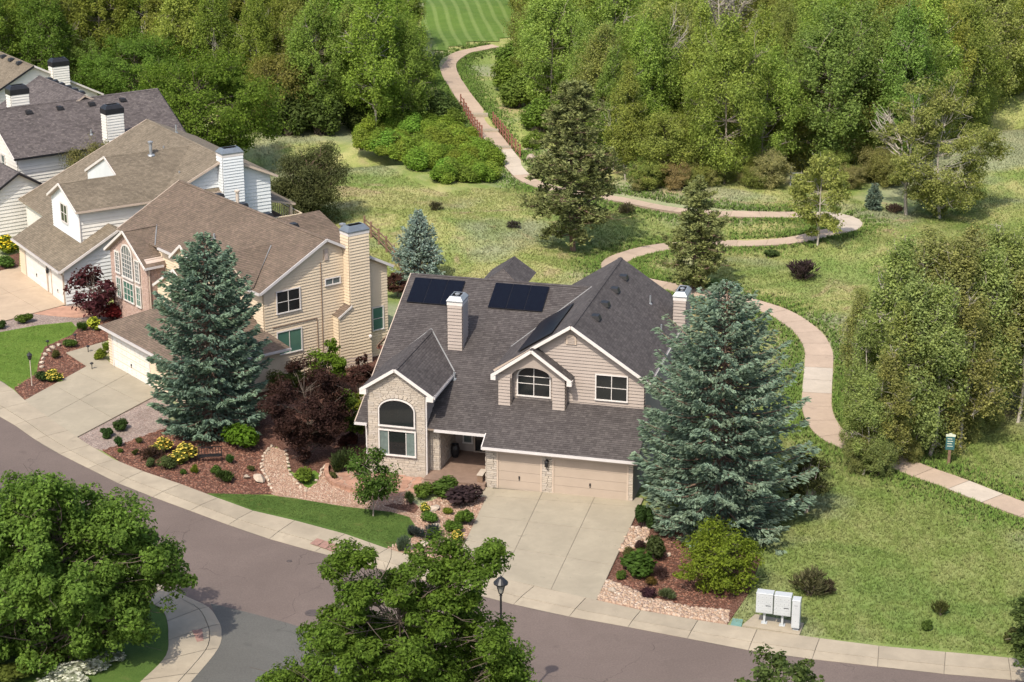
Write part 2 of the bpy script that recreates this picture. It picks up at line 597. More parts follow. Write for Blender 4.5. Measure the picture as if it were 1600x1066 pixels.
M['door_tan'] = plain('garage_door_tan', (.350, .285, .230), .5, .05, 1.2)
M['door_white'] = plain('garage_door_white', (.62, .60, .56), .5, .04, 1.2)
M['stone'] = island_stone('ledge_stone', [(.365, .315, .262), (.410, .355, .295), (.450, .395, .330), (.385, .338, .290), (.465, .402, .328), (.420, .372, .325)])
M['mortar'] = plain('mortar', (.36, .315, .27), .9, .12, 8)
M['brick'] = island_stone('pink_brick', [(.380, .262, .220), (.440, .315, .262), (.420, .290, .240), (.475, .350, .300)])
M['brick_mortar'] = plain('brick_mortar', (.44, .36, .31), .9, .1, 8)
M['glass'] = glassy('window_glass', (.012, .014, .015))
M['glass_teal'] = glassy('window_glass_teal', (.060, .135, .105), .12)
M['glass_grey'] = glassy('window_glass_grey', (.10, .12, .12), .12)
M['curtain'] = plain('curtain', (.105, .135, .125), .8, .2, 6)
M['solar'] = solar_mat()
M['black'] = plain('black_metal', (.014, .014, .016), .42, .2, 5, spec=.4)
M['vent_black'] = plain('vent_black', (.016, .015, .016), .5, .2, 5)
M['cap_metal'] = plain('chimney_cap_metal', (.22, .245, .265), .4, .12, 3, metal=.6)
M['cap_light'] = plain('chimney_cap_galvanised', (.27, .285, .30), .45, .12, 3, metal=.4)
M['flash'] = plain('flashing', (.20, .20, .20), .55, .1, 3, metal=.2)
M['deck'] = plain('deck_boards', (.200, .138, .105), .65, .15, 2.5)
M['asphalt'] = asphalt('asphalt', (.146, .114, .100))
M['asphalt_grey'] = asphalt('asphalt_grey', (.105, .103, .094))
M['walk'] = concrete('sidewalk_concrete', (.345, .295, .222), .09)
M['drive'] = concrete('driveway_concrete', (.318, .280, .212), .05, .16)
M['drive_pink'] = concrete('driveway_pink_concrete', (.410, .318, .228), .05, .14)
M['path'] = concrete('path_concrete', (.420, .325, .248), .07, .14)
M['path_pale'] = concrete('path_concrete_pale', (.455, .395, .325), .05, .12)
M['path_joint'] = plain('path_joint', (.27, .205, .155), .95, .1, 5)
M['joint'] = plain('joint', (.19, .165, .135), .95, .15, 5)
M['meadow'] = meadow('meadow_ground')
M['blades'] = meadow('meadow_blades', True)
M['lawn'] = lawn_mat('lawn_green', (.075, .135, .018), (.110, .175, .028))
M['lawn_deep'] = lawn_mat('lawn_dark', (.052, .095, .018), (.080, .130, .028), (.14, .14, .05))  # deeper green turf for the front and corner lawns
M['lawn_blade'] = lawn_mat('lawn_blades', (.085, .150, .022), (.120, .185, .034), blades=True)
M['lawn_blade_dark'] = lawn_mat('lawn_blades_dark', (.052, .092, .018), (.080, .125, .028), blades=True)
M['mown'] = lawn_mat('mown_field', (.080, .140, .024), (.105, .170, .032), stripes=True)
M['mulch'] = speckle('mulch', [(.060, .028, .019), (.105, .047, .031), (.150, .073, .049), (.095, .043, .032), (.195, .115, .085)], 16, .5)
M['gravel_tan'] = speckle('gravel_tan', [(.25, .155, .11), (.32, .21, .145), (.37, .26, .185), (.28, .17, .12), (.39, .29, .22)], 11, .5)
M['gravel_grey'] = speckle('gravel_grey', [(.21, .165, .145), (.30, .235, .205), (.35, .29, .25), (.26, .19, .16)], 13, .5)
M['sand'] = plain('joint_sand', (.30, .205, .155), .95, .2, 6)
M['flag'] = plain('red_flagstone', (.375, .215, .150), .85, .2, 1.5, rnd=.2, fine=.25)
M['pebble'] = island_stone('river_pebbles', [(.29, .20, .14), (.36, .255, .18), (.42, .32, .24), (.33, .22, .155), (.46, .38, .31), (.25, .18, .145)])
M['pebble_pink'] = island_stone('pink_pebbles', [(.27, .165, .12), (.33, .215, .155), (.38, .27, .20), (.30, .185, .135), (.42, .33, .26)])
M['chip'] = island_stone('mulch_chips', [(.085, .036, .024), (.140, .058, .038), (.200, .090, .058), (.240, .130, .090)])
M['boulder'] = plain('boulder', (.46, .38, .30), .9, .25, 2.5, rnd=.15, fine=.3)
M['redbrick'] = plain('ramp_tile_red', (.30, .175, .140), .8, .15, 5, fine=.2)
M['iron'] = plain('cast_iron', (.075, .060, .055), .6, .25, 12)
M['mail'] = plain('mailbox_paint', (.40, .42, .43), .42, .05, 2)
M['mail_dark'] = plain('mailbox_slot', (.10, .105, .11), .5, .1, 4)
M['teal_lid'] = plain('teal_lid', (.130, .235, .205), .7, .15, 5)
M['sign_teal'] = plain('sign_teal', (.035, .105, .110), .5, .1, 4)
M['sign_cream'] = plain('sign_cream', (.50, .53, .42), .6, .1, 4)
M['wood'] = plain('weathered_wood', (.165, .105, .070), .85, .25, 4, rnd=.15)
M['pergola'] = plain('pergola_red', (.130, .050, .036), .7, .2, 4)
M['rust'] = plain('rusty_rail', (.200, .085, .058), .75, .25, 5)
M['galv'] = plain('galvanised_post', (.36, .37, .38), .45, .1, 5, metal=.4)
M['tan_pole'] = plain('pole_tan', (.42, .36, .30), .6, .1, 5)
M['leaf'] = leafmat('leaf', .46)
M['needle'] = leafmat('needle', .16)
M['petal'] = leafmat('petal', .15)
M['bark_dark'] = bark('bark_dark', (.060, .045, .035), (.125, .095, .075))
M['bark_red'] = bark('bark_red', (.110, .070, .048), (.200, .130, .095))
M['bark_pale'] = bark('bark_pale', (.250, .220, .180), (.430, .390, .330))
M['bark_grey'] = bark('bark_grey', (.190, .155, .125), (.330, .280, .230))
M['lampglass'] = glassy('lamp_glass', (.30, .29, .26), .2)
M['verge'] = lawn_mat('verge_blades', (.085, .155, .026), (.125, .195, .040), blades=True)
# ------------------------------------------------------------------ the ground
def grid_axis(parts):
    out = []
    for a, b, st in parts:
        out += list(np.arange(a, b, st))
    return np.array(out + [parts[-1][1]])

def make_ground():
    xs = grid_axis([(-4000, -1000, 1000), (-1000, -200, 200), (-200, -90, 22), (-90, 90, 1.2), (90, 200, 22), (200, 1000, 200), (1000, 4000, 1000)])
    ys = grid_axis([(-3000, -200, 700), (-200, 40, 60), (40, 130, 5), (130, 300, 1.2), (300, 600, 60), (600, 6000, 900)])
    X, Y = np.meshgrid(xs, ys)
    Z = hgt(X, Y) - 0.01
    V = np.stack([X, Y, Z], -1).reshape(-1, 3)
    nx, ny = len(xs), len(ys)
    i = np.arange((nx - 1) * (ny - 1)); r = i // (nx - 1); c = i % (nx - 1)
    a = r * nx + c
    F = np.stack([a, a + 1, a + nx + 1, a + nx], -1)
    me = quads_mesh('ground', V, F, [M['meadow']], True)
    return link('ground', me, kind='structure')

def quads_mesh(name, V, F, mats, smooth=False, attr=None, mi=None):
    me = bpy.data.meshes.new(name)
    k = F.shape[1]
    me.vertices.add(len(V)); me.vertices.foreach_set('co', np.ascontiguousarray(V, np.float32).ravel())
    me.loops.add(F.size); me.loops.foreach_set('vertex_index', np.ascontiguousarray(F, np.int32).ravel())
    me.polygons.add(len(F)); me.polygons.foreach_set('loop_start', np.arange(0, F.size, k, dtype=np.int32))
    for m_ in mats: me.materials.append(m_)
    if mi is not None: me.polygons.foreach_set('material_index', np.ascontiguousarray(mi, np.int32))
    if smooth: me.polygons.foreach_set('use_smooth', np.ones(len(F), bool))
    if attr is not None:
        at_ = me.attributes.new('tip', 'FLOAT', 'POINT'); at_.data.foreach_set('value', np.ascontiguousarray(attr, np.float32))
    me.update(calc_edges=True)
    return me

ground = make_ground()

def sheet(name, pts, z, mat, thick=.05, parent=None, kind='structure', **kw):
    """flat patch with a small edge, from ground points"""
    mb = MB()
    P = [Vector((p[0], p[1], z)) for p in pts]
    area = sum(P[i].x * P[(i + 1) % len(P)].y - P[(i + 1) % len(P)].x * P[i].y for i in range(len(P)))
    if area < 0: P = P[::-1]
    mb.poly(P)
    for i in range(len(P)):
        a, b = P[i], P[(i + 1) % len(P)]
        mb.poly([(a.x, a.y, z - thick), (b.x, b.y, z - thick), b, a])
    return mb.obj(name, mat, parent, kind=kind, **kw)

def G_(pts, z=0.0): return [at(x, y, z) for x, y in pts]

def smooth_line(P, step):
    """Catmull-Rom through ground points, resampled evenly"""
    Q = [P[0] * 2 - P[1]] + list(P) + [P[-1] * 2 - P[-2]]
    out = []
    for i in range(1, len(Q) - 2):
        for k in range(16):
            t = k / 16
            out.append(.5 * (2 * Q[i] + (Q[i + 1] - Q[i - 1]) * t + (2 * Q[i - 1] - 5 * Q[i] + 4 * Q[i + 1] - Q[i + 2]) * t * t + (3 * Q[i] - Q[i - 1] - 3 * Q[i + 1] + Q[i + 2]) * t ** 3))
    out.append(Q[-2])
    d = [0]
    for a, b in zip(out, out[1:]): d.append(d[-1] + (b - a).length)
    n = max(2, int(round(d[-1] / step)))
    res = []; j = 0
    for i in range(n + 1):
        s = d[-1] * i / n
        while j < len(d) - 2 and d[j + 1] < s: j += 1
        f = (s - d[j]) / max(1e-6, d[j + 1] - d[j])
        res.append(out[j].lerp(out[j + 1], f))
    return res

# road: between the far kerb and beyond the near kerb
far_kerb_px = [(-260, 545), (-120, 592), (0, 651), (70, 697), (130, 728), (169, 748), (210, 766), (296, 798), (400, 836), (470, 856), (532, 874), (600, 891), (660, 906), (752, 932), (850, 956), (940, 973), (1025, 988), (1150, 1013), (1250, 1028), (1347, 1039), (1440, 1050), (1560, 1061), (1700, 1072), (1900, 1084)]
walk_in_px = [(-260, 500), (-120, 540), (0, 594), (37, 625), (117, 681), (150, 702), (197, 727), (281, 756), (394, 798), (450, 811), (507, 825), (575, 846), (603, 857), (659, 873), (763, 898), (850, 920), (934, 938), (997, 953), (1138, 977), (1249, 993), (1358, 1008), (1440, 1015), (1538, 1025), (1680, 1035), (1880, 1046)]
kerb = smooth_line(G_(far_kerb_px, .0), 1.0)
inner = smooth_line(G_(walk_in_px, .1), 1.0)

def nearest_on(line, p):
    best = None
    for a, b in zip(line, line[1:]):
        d = b - a; t = max(0, min(1, (p - a).xy.dot(d.xy) / max(1e-9, d.xy.length_squared)))
        q = a + d * t
        e = (q - p).xy.length
        if best is None or e < best[0]: best = (e, q)
    return best[1]

# road surface
near_px = [(1900, 1500), (1000, 1600), (400, 1700), (-500, 1600), (-420, 760)]
road_pts = list(kerb) + G_(near_px)
road = sheet('road', road_pts, .006, M['asphalt'], .03)
side_pts = G_([(329, 943), (390, 958), (450, 974), (484, 985), (560, 1012), (650, 1048), (760, 1100), (860, 1180), (640, 1700), (200, 1700), (298, 1066), (341, 1013), (345, 985)])
side_road = sheet('side_road', side_pts, .012, M['asphalt_grey'], .02)

# sidewalk with gutter, cut into slabs (each slab an object)
def tilted_slab(name, a0, a1, b0, b1, za, zb, mat, parent, zbot=-.02):
    """slab between edge points a0->a1 (height za) and b0->b1 (height zb)"""
    mb = MB()
    lo = [Vector((p.x, p.y, zbot)) for p in (a0, a1, b1, b0)]
    hi = [Vector((a0.x, a0.y, za)), Vector((a1.x, a1.y, za)), Vector((b1.x, b1.y, zb)), Vector((b0.x, b0.y, zb))]
    if (hi[1] - hi[0]).cross(hi[3] - hi[0]).z < 0: lo = [lo[0], lo[3], lo[2], lo[1]]; hi = [hi[0], hi[3], hi[2], hi[1]]
    mb.hexa(lo + hi)
    return mb.obj(name, mat, parent)

sidewalk = sheet('sidewalk', [], .0, M['joint']) if False else None
def make_sidewalk():
    base = MB()
    outer = kerb
    pts_o, pts_i = [], []
    for p in outer:
        pts_o.append(p); pts_i.append(nearest_on(inner, p))
    for i in range(len(pts_o) - 1):
        base.poly([(pts_o[i].x, pts_o[i].y, .016), (pts_o[i + 1].x, pts_o[i + 1].y, .016), (pts_i[i + 1].x, pts_i[i + 1].y, .07), (pts_i[i].x, pts_i[i].y, .07)])
    o = base.obj('sidewalk', M['joint'], kind='structure')
    n = len(pts_o)
    step = 3
    k = 0
    for s in range(0, n - 1, step):
        e = min(s + step, n - 1)
        A0, A1, B0, B1 = pts_o[s], pts_o[e], pts_i[s], pts_i[e]
        gap = .018 / max(.1, (A1 - A0).length)
        a0, a1 = A0.lerp(A1, gap), A1.lerp(A0, gap); b0, b1 = B0.lerp(B1, gap), B1.lerp(B0, gap)
        m0, m1 = a0.lerp(b0, .34), a1.lerp(b1, .34)
        g0, g1 = a0.lerp(b0, .355), a1.lerp(b1, .355)
        q = to_px(((a0 + b1) / 2))
        if not (-80 < q[0] < 1700): continue
        tilted_slab('gutter_slab', a0, a1, m0, m1, .022, .095, M['walk'], o)
        tilted_slab('slab', g0, g1, b0, b1, .10, .112, M['walk'], o)
        k += 1
    return o
sidewalk = make_sidewalk()

def quad_slabs(parent, c, us, vs, z, mat, gap=.02, name='slab', zbot=-.01):
    """bilinear patch c=(p00,p10,p11,p01) cut at fractions us, vs"""
    def q(u, v): return c[0].lerp(c[1], u).lerp(c[3].lerp(c[2], u), v)
    w = (c[1] - c[0]).length; l = (c[3] - c[0]).length
    for u0, u1 in zip(us, us[1:]):
        for v0, v1 in zip(vs, vs[1:]):
            gu, gv = gap / 2 / w, gap / 2 / l
            P = [q(u0 + gu, v0 + gv), q(u1 - gu, v0 + gv), q(u1 - gu, v1 - gv), q(u0 + gu, v1 - gv)]
            P = [Vector((p.x, p.y, 0)) for p in P]
            if (P[1] - P[0]).cross(P[3] - P[0]).z < 0: P = P[::-1]
            mb = MB(); mb.hexa([p + Vector((0, 0, zbot)) for p in P] + [p + Vector((0, 0, z)) for p in P])
            mb.obj(name, mat, parent)

def driveway(px, us, vs, z, mat):
    c = G_(px, z)
    o = sheet('driveway', c, z - .025, M['joint'], .04)
    quad_slabs(o, c, us, vs, z, mat, .03)
    return o

driveway([(766, 763), (1006, 778), (932, 938), (708, 886)], [0, .345, .69, 1], [0, .10, .37, .68, 1], .115, M['drive'])
driveway([(153.5, 562), (262, 608), (120, 683), (37, 626)], [0, .46, 1], [0, .30, .62, 1], .10, M['drive'])
driveway([(31, 416), (106, 475), (0, 503), (-130, 452)], [0, .5, 1], [0, .4, 1], .10, M['drive_pink'])
walkway = sheet('walkway', G_([(103, 551), (166, 533), (176, 545), (160, 556), (178, 572), (153, 583)], .09), .09, M['drive'], .05)
sheet('walkway', G_([(668, 752), (700, 757), (770, 762), (766, 778), (700, 771), (660, 764)], .10), .104, M['drive'], .06)

# near corner: kerb island with sidewalk and lawn
def corner():
    outer_px = [(-200, 800), (0, 816), (120, 862), (230, 902), (291, 932), (326, 949), (342, 972), (346, 985), (341, 1013), (298, 1066), (240, 1130), (120, 1260)]
    inner_px = [(-200, 850), (0, 862), (100, 900), (190, 928), (240, 944), (257, 958), (262, 975), (263, 991), (259, 1025), (219, 1066), (150, 1130), (40, 1240)]
    a = smooth_line(G_(outer_px, .02), .5); b = smooth_line(G_(inner_px, .1), .5)
    n = min(len(a), len(b))
    a = [a[round(i * (len(a) - 1) / (n - 1))] for i in range(n)]; b = [b[round(i * (len(b) - 1) / (n - 1))] for i in range(n)]
    base = MB()
    for i in range(n - 1):
        base.poly([(b[i].x, b[i].y, .07), (b[i + 1].x, b[i + 1].y, .07), (a[i + 1].x, a[i + 1].y, .016), (a[i].x, a[i].y, .016)])
    o = base.obj('sidewalk', M['joint'], kind='structure')
    step = 4
    for s in range(0, n - 1, step):
        e = min(s + step, n - 1)
        mb = MB(); mg = MB()
        for i in range(s, e):
            A0, A1, B0, B1 = a[i], a[i + 1], b[i], b[i + 1]
            if i == s: A0, B0 = A0.lerp(A1, .04), B0.lerp(B1, .04)
            if i == e - 1: A1, B1 = A1.lerp(A0, .04), B1.lerp(B0, .04)
            m0, m1, g0, g1 = A0.lerp(B0, .22), A1.lerp(B1, .22), A0.lerp(B0, .235), A1.lerp(B1, .235)
            up = lambda p, z: (p.x, p.y, z)
            mg.poly([up(m0, .10), up(m1, .10), up(A1, .025), up(A0, .025)])
            mg.poly([up(A0, .025), up(A1, .025), up(A1, -.02), up(A0, -.02)])
            mb.poly([up(B0, .112), up(B1, .112), up(g1, .105), up(g0, .105)])
            mb.poly([up(g0, .105), up(g1, .105), up(g1, .0), up(g0, .0)])
        mg.obj('gutter_slab', M['walk'], o); mb.obj('slab', M['walk'], o)
    sheet('corner_lawn', list(b) + G_([(-300, 1300), (-400, 860)]), .075, M['lawn_deep'], .06)
corner()

# flower beds, gravel, lawns (thin sheets one above the other)
BEDS = {}
def bed(name, px, z, mat, th=.04):
    g = G_(px, z)
    BEDS.setdefault(name, []).append((g, z))
    return sheet(name, g, z, mat, th)

# neighbour's yard
bed('lawn', [(-85, 530), (0, 519), (60, 508), (112, 503), (121, 513), (112, 523), (70, 542), (60, 566), (57, 584), (22, 607), (0, 594), (-85, 556)], .035, M['lawn'])
bed('mulch_bed', [(22, 607), (57, 584), (60, 566), (70, 542), (112, 523), (121, 513), (150, 505), (190, 490), (250, 470), (240, 500), (172, 530), (103, 552), (153, 582), (38, 626)], .030, M['mulch'])
bed('gravel_bed', [(0, 503), (106, 474), (160, 470), (190, 490), (150, 505), (121, 513), (112, 503), (60, 508), (0, 519), (-85, 530), (-140, 500), (-125, 455), (0, 503.5)][1:], .024, M['gravel_grey'])
sheet('brick_patio', G_([(53, 490), (96, 478), (126, 480), (180, 486), (170, 494), (118, 496), (90, 494)], .05), .055, M['flag'], .04)
bed('mulch_bed', [(-60, 420), (30, 395), (30, 416), (-130, 452)], .026, M['mulch'])
# between the driveways
bed('gravel_bed', [(117, 679), (180, 646), (240, 615), (270, 598), (262, 668), (190, 694), (160, 704), (140, 697)], .034, M['gravel_grey'])
bed('mulch_bed', [(160, 704), (262, 666), (300, 640), (420, 560), (560, 540), (600, 560), (606, 640), (600, 732), (560, 742), (512, 742), (500, 752), (480, 752), (455, 735), (449, 712), (432, 697), (418, 705), (408, 730), (422, 760), (428, 772), (324, 772), (281, 757), (197, 727)], .028, M['mulch'])
bed('gravel_path', [(424, 697), (447, 708), (449, 735), (454, 742), (482, 765), (497, 754), (504, 735), (517, 728), (512, 745), (517, 758), (540, 768), (580, 776), (640, 779), (655, 792), (700, 770), (735, 775), (768, 772), (725, 850), (700, 884), (660, 874), (603, 857), (650, 838), (648, 820), (640, 808), (611, 800), (541, 792), (456, 779), (424, 772), (421, 760), (408, 735), (412, 712)], .050, M['gravel_tan'])
bed('mulch_bed', [(454, 742), (492, 735), (500, 742), (494, 756), (481, 763)], .055, M['lawn'])
bed('mulch_bed', [(512, 730), (560, 716), (600, 735), (566, 750), (520, 757), (512, 745)], .056, M['mulch'])
bed('front_lawn', [(324, 771), (400, 773), (456, 778), (541, 792), (611, 800), (639, 808), (648, 820), (648, 834), (636, 846), (603, 857), (575, 846), (507, 825), (450, 811), (394, 799)], .060, M['lawn_deep'])
bed('mulch_bed', [(600, 790), (640, 781), (655, 793), (647, 802)], .064, M['mulch'])
flag = sheet('flagstone_patio', G_([(520, 738), (566, 735), (668, 738), (680, 762), (648, 776), (600, 776), (550, 768), (522, 758)], .07), .062, M['sand'], .05)
# right of the driveway
bed('mulch_bed', [(986, 800), (1050, 800), (1190, 870), (1168, 930), (1136, 976), (997, 952), (934, 938)], .030, M['mulch'])
bed('gravel_bed', [(947, 907), (975, 918), (1020, 937), (1080, 950), (1140, 955), (1136, 976), (1066, 965), (997, 952), (934, 938)], .045, M['gravel_tan'])
bed('gravel_bed', [(985, 824), (1015, 828), (1010, 850), (976, 862), (967, 862)], .045, M['gravel_tan'])
sheet('mailbox_pad', G_([(1180, 960), (1256, 974), (1249, 992), (1160, 977)], .1), .115, M['walk'], .1)
sheet('pasture_path', [], 0, M['mulch']) if False else None

# flagstones, each its own piece
def flagstones(parent, poly, size, z):
    xs = [p.x for p in poly]; ys = [p.y for p in poly]
    y = min(ys); r = 0
    while y < max(ys):
        x = min(xs) + (r % 2) * size * .5
        while x < max(xs):
            w = size * random.uniform(.7, 1.25); h = size * random.uniform(.85, 1.1)
            cx, cy = x + w / 2, y + h / 2
            if inpoly(cx, cy, poly):
                n = random.choice((5, 6, 6, 7)); a0 = random.random()
                pts = [Vector((cx + w * .5 * cos(2 * pi * (k + a0) / n) * random.uniform(.9, 1.08), cy + h * .52 * sin(2 * pi * (k + a0) / n) * random.uniform(.9, 1.08), z)) for k in range(n)]
                mb = MB(); mb.prism(pts, (0, 0, random.uniform(.022, .036)))
                mb.obj('flagstone', M['flag'], parent)
            x += w + .02
        y += size * .9; r += 1
flagstones(flag, G_([(520, 738), (566, 735), (668, 738), (680, 762), (648, 776), (600, 776), (550, 768), (522, 758)], .07), .62, .058)

# mown field far off
def draped(name, pts, z, mat, step=2.0, **kw):
    xs = [p.x for p in pts]; ys = [p.y for p in pts]
    mb = MB()
    x = min(xs)
    nx = int((max(xs) - min(xs)) / step) + 1; ny = int((max(ys) - min(ys)) / step) + 1
    for i in range(nx):
        for j in range(ny):
            c = [(min(xs) + (i + a) * step, min(ys) + (j + b) * step) for a, b in ((0, 0), (1, 0), (1, 1), (0, 1))]
            if inpoly(sum(p[0] for p in c) / 4, sum(p[1] for p in c) / 4, pts):
                mb.poly([(p[0], p[1], float(hgt(*p)) + z) for p in c])
    return mb.obj(name, mat, kind='structure', **kw)
draped('mown_field', G_([(668, 78), (745, 70), (800, 62), (850, -60), (640, -60), (650, 0), (662, 50)]), .07, M['mown'])

# concrete path through the meadow, slab by slab
PATH_PX = [(775, 72), (748, 77), (720, 84), (702, 97), (702, 113), (718, 141), (742, 174), (760, 203), (777, 224), (794, 246), (808, 264), (830, 283), (870, 296), (920, 304), (974, 312), (1048, 326), (1132, 334), (1190, 336), (1250, 336.5), (1293, 337), (1320, 342), (1330, 350), (1318, 359), (1290, 365), (1262, 372), (1220, 378), (1150, 381), (1110, 382.5), (1060, 384.5), (1025, 388.5), (990, 397), (966, 406), (958, 416), (968, 428), (995, 438), (1025, 445), (1053, 450), (1084, 457), (1152, 469.5), (1182, 477), (1218, 489.5), (1249, 509), (1268, 527), (1279, 550), (1279, 576), (1276.5, 613), (1277, 641), (1288, 666), (1308, 685), (1347, 702), (1389, 717), (1431, 735), (1488, 755), (1544, 777), (1600, 798), (1690, 828)]
path_line = smooth_line([at(x, y) for x, y in PATH_PX], .8)
def make_path():
    W = .92
    pts = path_line
    lft, rgt = [], []
    for i, p in enumerate(pts):
        d = (pts[min(i + 1, len(pts) - 1)] - pts[max(i - 1, 0)]); n = Vector((-d.y, d.x, 0)).normalized()
        for lst, s in ((lft, W), (rgt, -W)):
            q = p + n * s; lst.append(Vector((q.x, q.y, float(hill(p.x, p.y)) + .05)))
    base = MB()
    for i in range(len(pts) - 1):
        base.poly([lft[i] - Vector((0, 0, .03)), rgt[i] - Vector((0, 0, .03)), rgt[i + 1] - Vector((0, 0, .03)), lft[i + 1] - Vector((0, 0, .03))])
        for ed, sg in ((lft, 1), (rgt, -1)):
            a, b = ed[i], ed[i + 1]
            q = [a - Vector((0, 0, .3)), b - Vector((0, 0, .3)), b - Vector((0, 0, .03)), a - Vector((0, 0, .03))]
            base.poly(q if sg < 0 else q[::-1])
    o = base.obj('footpath', M['path_joint'], kind='structure')
    n = 0
    for s in range(0, len(pts) - 1, 3):
        e = min(s + 3, len(pts) - 1)
        mb = MB()
        for i in range(s, e):
            a, b, c, d = rgt[i], rgt[i + 1], lft[i + 1], lft[i]
            if i == s: a, d = a.lerp(b, .018), d.lerp(c, .018)
            if i == e - 1: b, c = b.lerp(a, .018), c.lerp(d, .018)
            mb.poly([a, b, c, d])
        q = to_px(pts[(s + e) // 2])
        pale = (1285 < q[0] < 1345 and 332 < q[1] < 362) or (1268 < q[0] < 1290 and 575 < q[1] < 612) or (1515 < q[0] < 1552 and q[1] > 764 and q[1] < 782) or (780 < q[0] < 822 and 230 < q[1] < 275)
        mb.obj('slab', M['path_pale'] if pale else M['path'], o)
        n += 1
    return o
footpath = make_path()
# ------------------------------------------------------------------ house kit (local axes: x along the front, y back, z up)
def V3(*a): return Vector(a)

def roof(h, pts, mat, th=.15, name='roof', expo=.15):
    """a roof slope: shingle courses over a solid deck"""
    o, s, t, n = plane_axes(pts)
    if n.z < 0: pts = pts[::-1]; o, s, t, n = plane_axes(pts)
    mb = MB()
    lap(mb, pts, expo, .014, 0, .004)
    mb.prism([Vector(p) - n * th for p in pts], n * th, 1)
    return mb.obj(name, [mat, M['trim_tan']], h)

def ridge_cap(h, a, b, mat, w=.3):
    a, b = Vector(a), Vector(b); d = b - a; n = max(1, int(d.length / .28)); mb = MB()
    for i in range(n):
        p, q = a + d * (i / n), a + d * ((i + .97) / n)
        sx = d.normalized().cross(V3(0, 0, 1)).normalized() * w / 2
        dz = V3(0, 0, -.35 * w / 1); up = V3(0, 0, .03)
        mb.poly([p - sx + dz * .55 + up, q - sx + dz * .55 + up, q + up, p + up]); mb.poly([p + up, q + up, q + sx + dz * .55 + up, p + sx + dz * .55 + up])
    return mb.obj('ridge_cap', mat, h)

def band(h, name, a, b, w, hgt_, mat, up=(0, 0, 1)):
    mb = MB(); mb.bar(a, b, w, hgt_, 0, up)
    return mb.obj(name, mat, h)

def rake(h, a, b, mat=None, w=.05, hh=.17, lift=-.05):
    """board along a sloped roof edge"""
    a, b = Vector(a), Vector(b)
    return band(h, 'rake_board', a + V3(0, 0, lift), b + V3(0, 0, lift), w, hh, mat or M['trim'])

def gutter(h, a, b, mat=None):
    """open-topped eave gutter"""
    a, b = Vector(a), Vector(b); d = (b - a).normalized(); y = V3(0, 0, 1).cross(d)
    mb = MB()
    for off, ww, hh, z in ((-.055, .016, .13, 0), (.055, .016, .13, 0), (0, .11, .016, -.058)):
        mb.bar(a + y * off + V3(0, 0, z), b + y * off + V3(0, 0, z), ww, hh)
    for e in (a, b): mb.obox(e, d * .006, y * .06, (0, 0, .062))
    return mb.obj('gutter', mat or M['gutter'], h)

def flashing(h, a, b, n=(0, 0, 1), w=.075):
    return band(h, 'valley_flashing', Vector(a) + V3(0, 0, .035), Vector(b) + V3(0, 0, .035), w, .02, M['flash'], n)

def siding(h, pts, mat, expo=.19, name='siding', base=.01):
    mb = MB(); lap(mb, pts, expo, .055, 0, base)
    return mb.obj(name, mat, h, kind='stuff')

def body(h, pts, off, mat, name='wall'):
    mb = MB(); mb.prism(pts, off)
    return mb.obj(name, mat, h)

def interval_minus(a, b, holes):
    iv = [(a, b)]
    for x0, x1 in holes:
        nv = []
        for p, q in iv:
            if x1 <= p or x0 >= q: nv.append((p, q)); continue
            if x0 > p: nv.append((p, x0))
            if x1 < q: nv.append((x1, q))
        iv = nv
    return iv

def stone(mb, pts, rows, lens, holes=(), joint=.009, proud=(.018, .045), m=0):
    """coursed masonry over a convex polygon; each stone its own block"""
    o, s, t, n = plane_axes(pts)
    o = Vector(pts[0])
    q = [((Vector(p) - o).dot(s), (Vector(p) - o).dot(t)) for p in pts]
    z = min(a[1] for a in q); z1 = max(a[1] for a in q)
    while z < z1 - .02:
        hh = random.choice(rows); zt = min(z + hh, z1)
        c = clip(clip(q, 1, z, True), 1, zt, False)
        if len(c) >= 3:
            a, b = min(p[0] for p in c), max(p[0] for p in c)
            for x0, x1 in interval_minus(a, b, [(hx0, hx1) for hx0, hx1, hz0, hz1 in holes if hz0 < (z + zt) / 2 < hz1]):
                x = x0
                while x < x1 - .015:
                    w = random.uniform(*lens); e = x + w
                    if x1 - e < lens[0] * .6: e = x1
                    e = min(e, x1)
                    k = clip(clip(c, 0, x, True), 0, e, False)
                    if len(k) >= 3:
                        cx = sum(p[0] for p in k) / len(k); cz = sum(p[1] for p in k) / len(k)
                        pr = random.uniform(*proud)
                        lo = []; hi = []
                        for px_, pz_ in k:
                            dx, dz = px_ - cx, pz_ - cz
                            fx = max(.2, 1 - joint / max(.02, abs(dx))) if abs(dx) > .001 else 1
                            fz = max(.2, 1 - joint / max(.02, abs(dz))) if abs(dz) > .001 else 1
                            ax, az = cx + dx * fx, cz + dz * fz
                            lo.append(o + s * ax + t * az)
                            hi.append(o + s * (cx + dx * fx * .96) + t * (cz + dz * fz * .94) + n * pr)
                        mb.poly(hi, m)
                        for i in range(len(k)):
                            j = (i + 1) % len(k)
                            mb.poly([lo[i], lo[j], hi[j], hi[i]], m)
                    x = e
        z = zt

def stonework(h, faces, mat='stone', rows=(.09, .12, .15), lens=(.20, .52), name='stonework', proud=(.015, .030), joint=.008):
    mb = MB()
    for pts, holes in faces: stone(mb, pts, rows, lens, holes, joint, proud)
    return mb.obj(name, M[mat], h, kind='stuff')

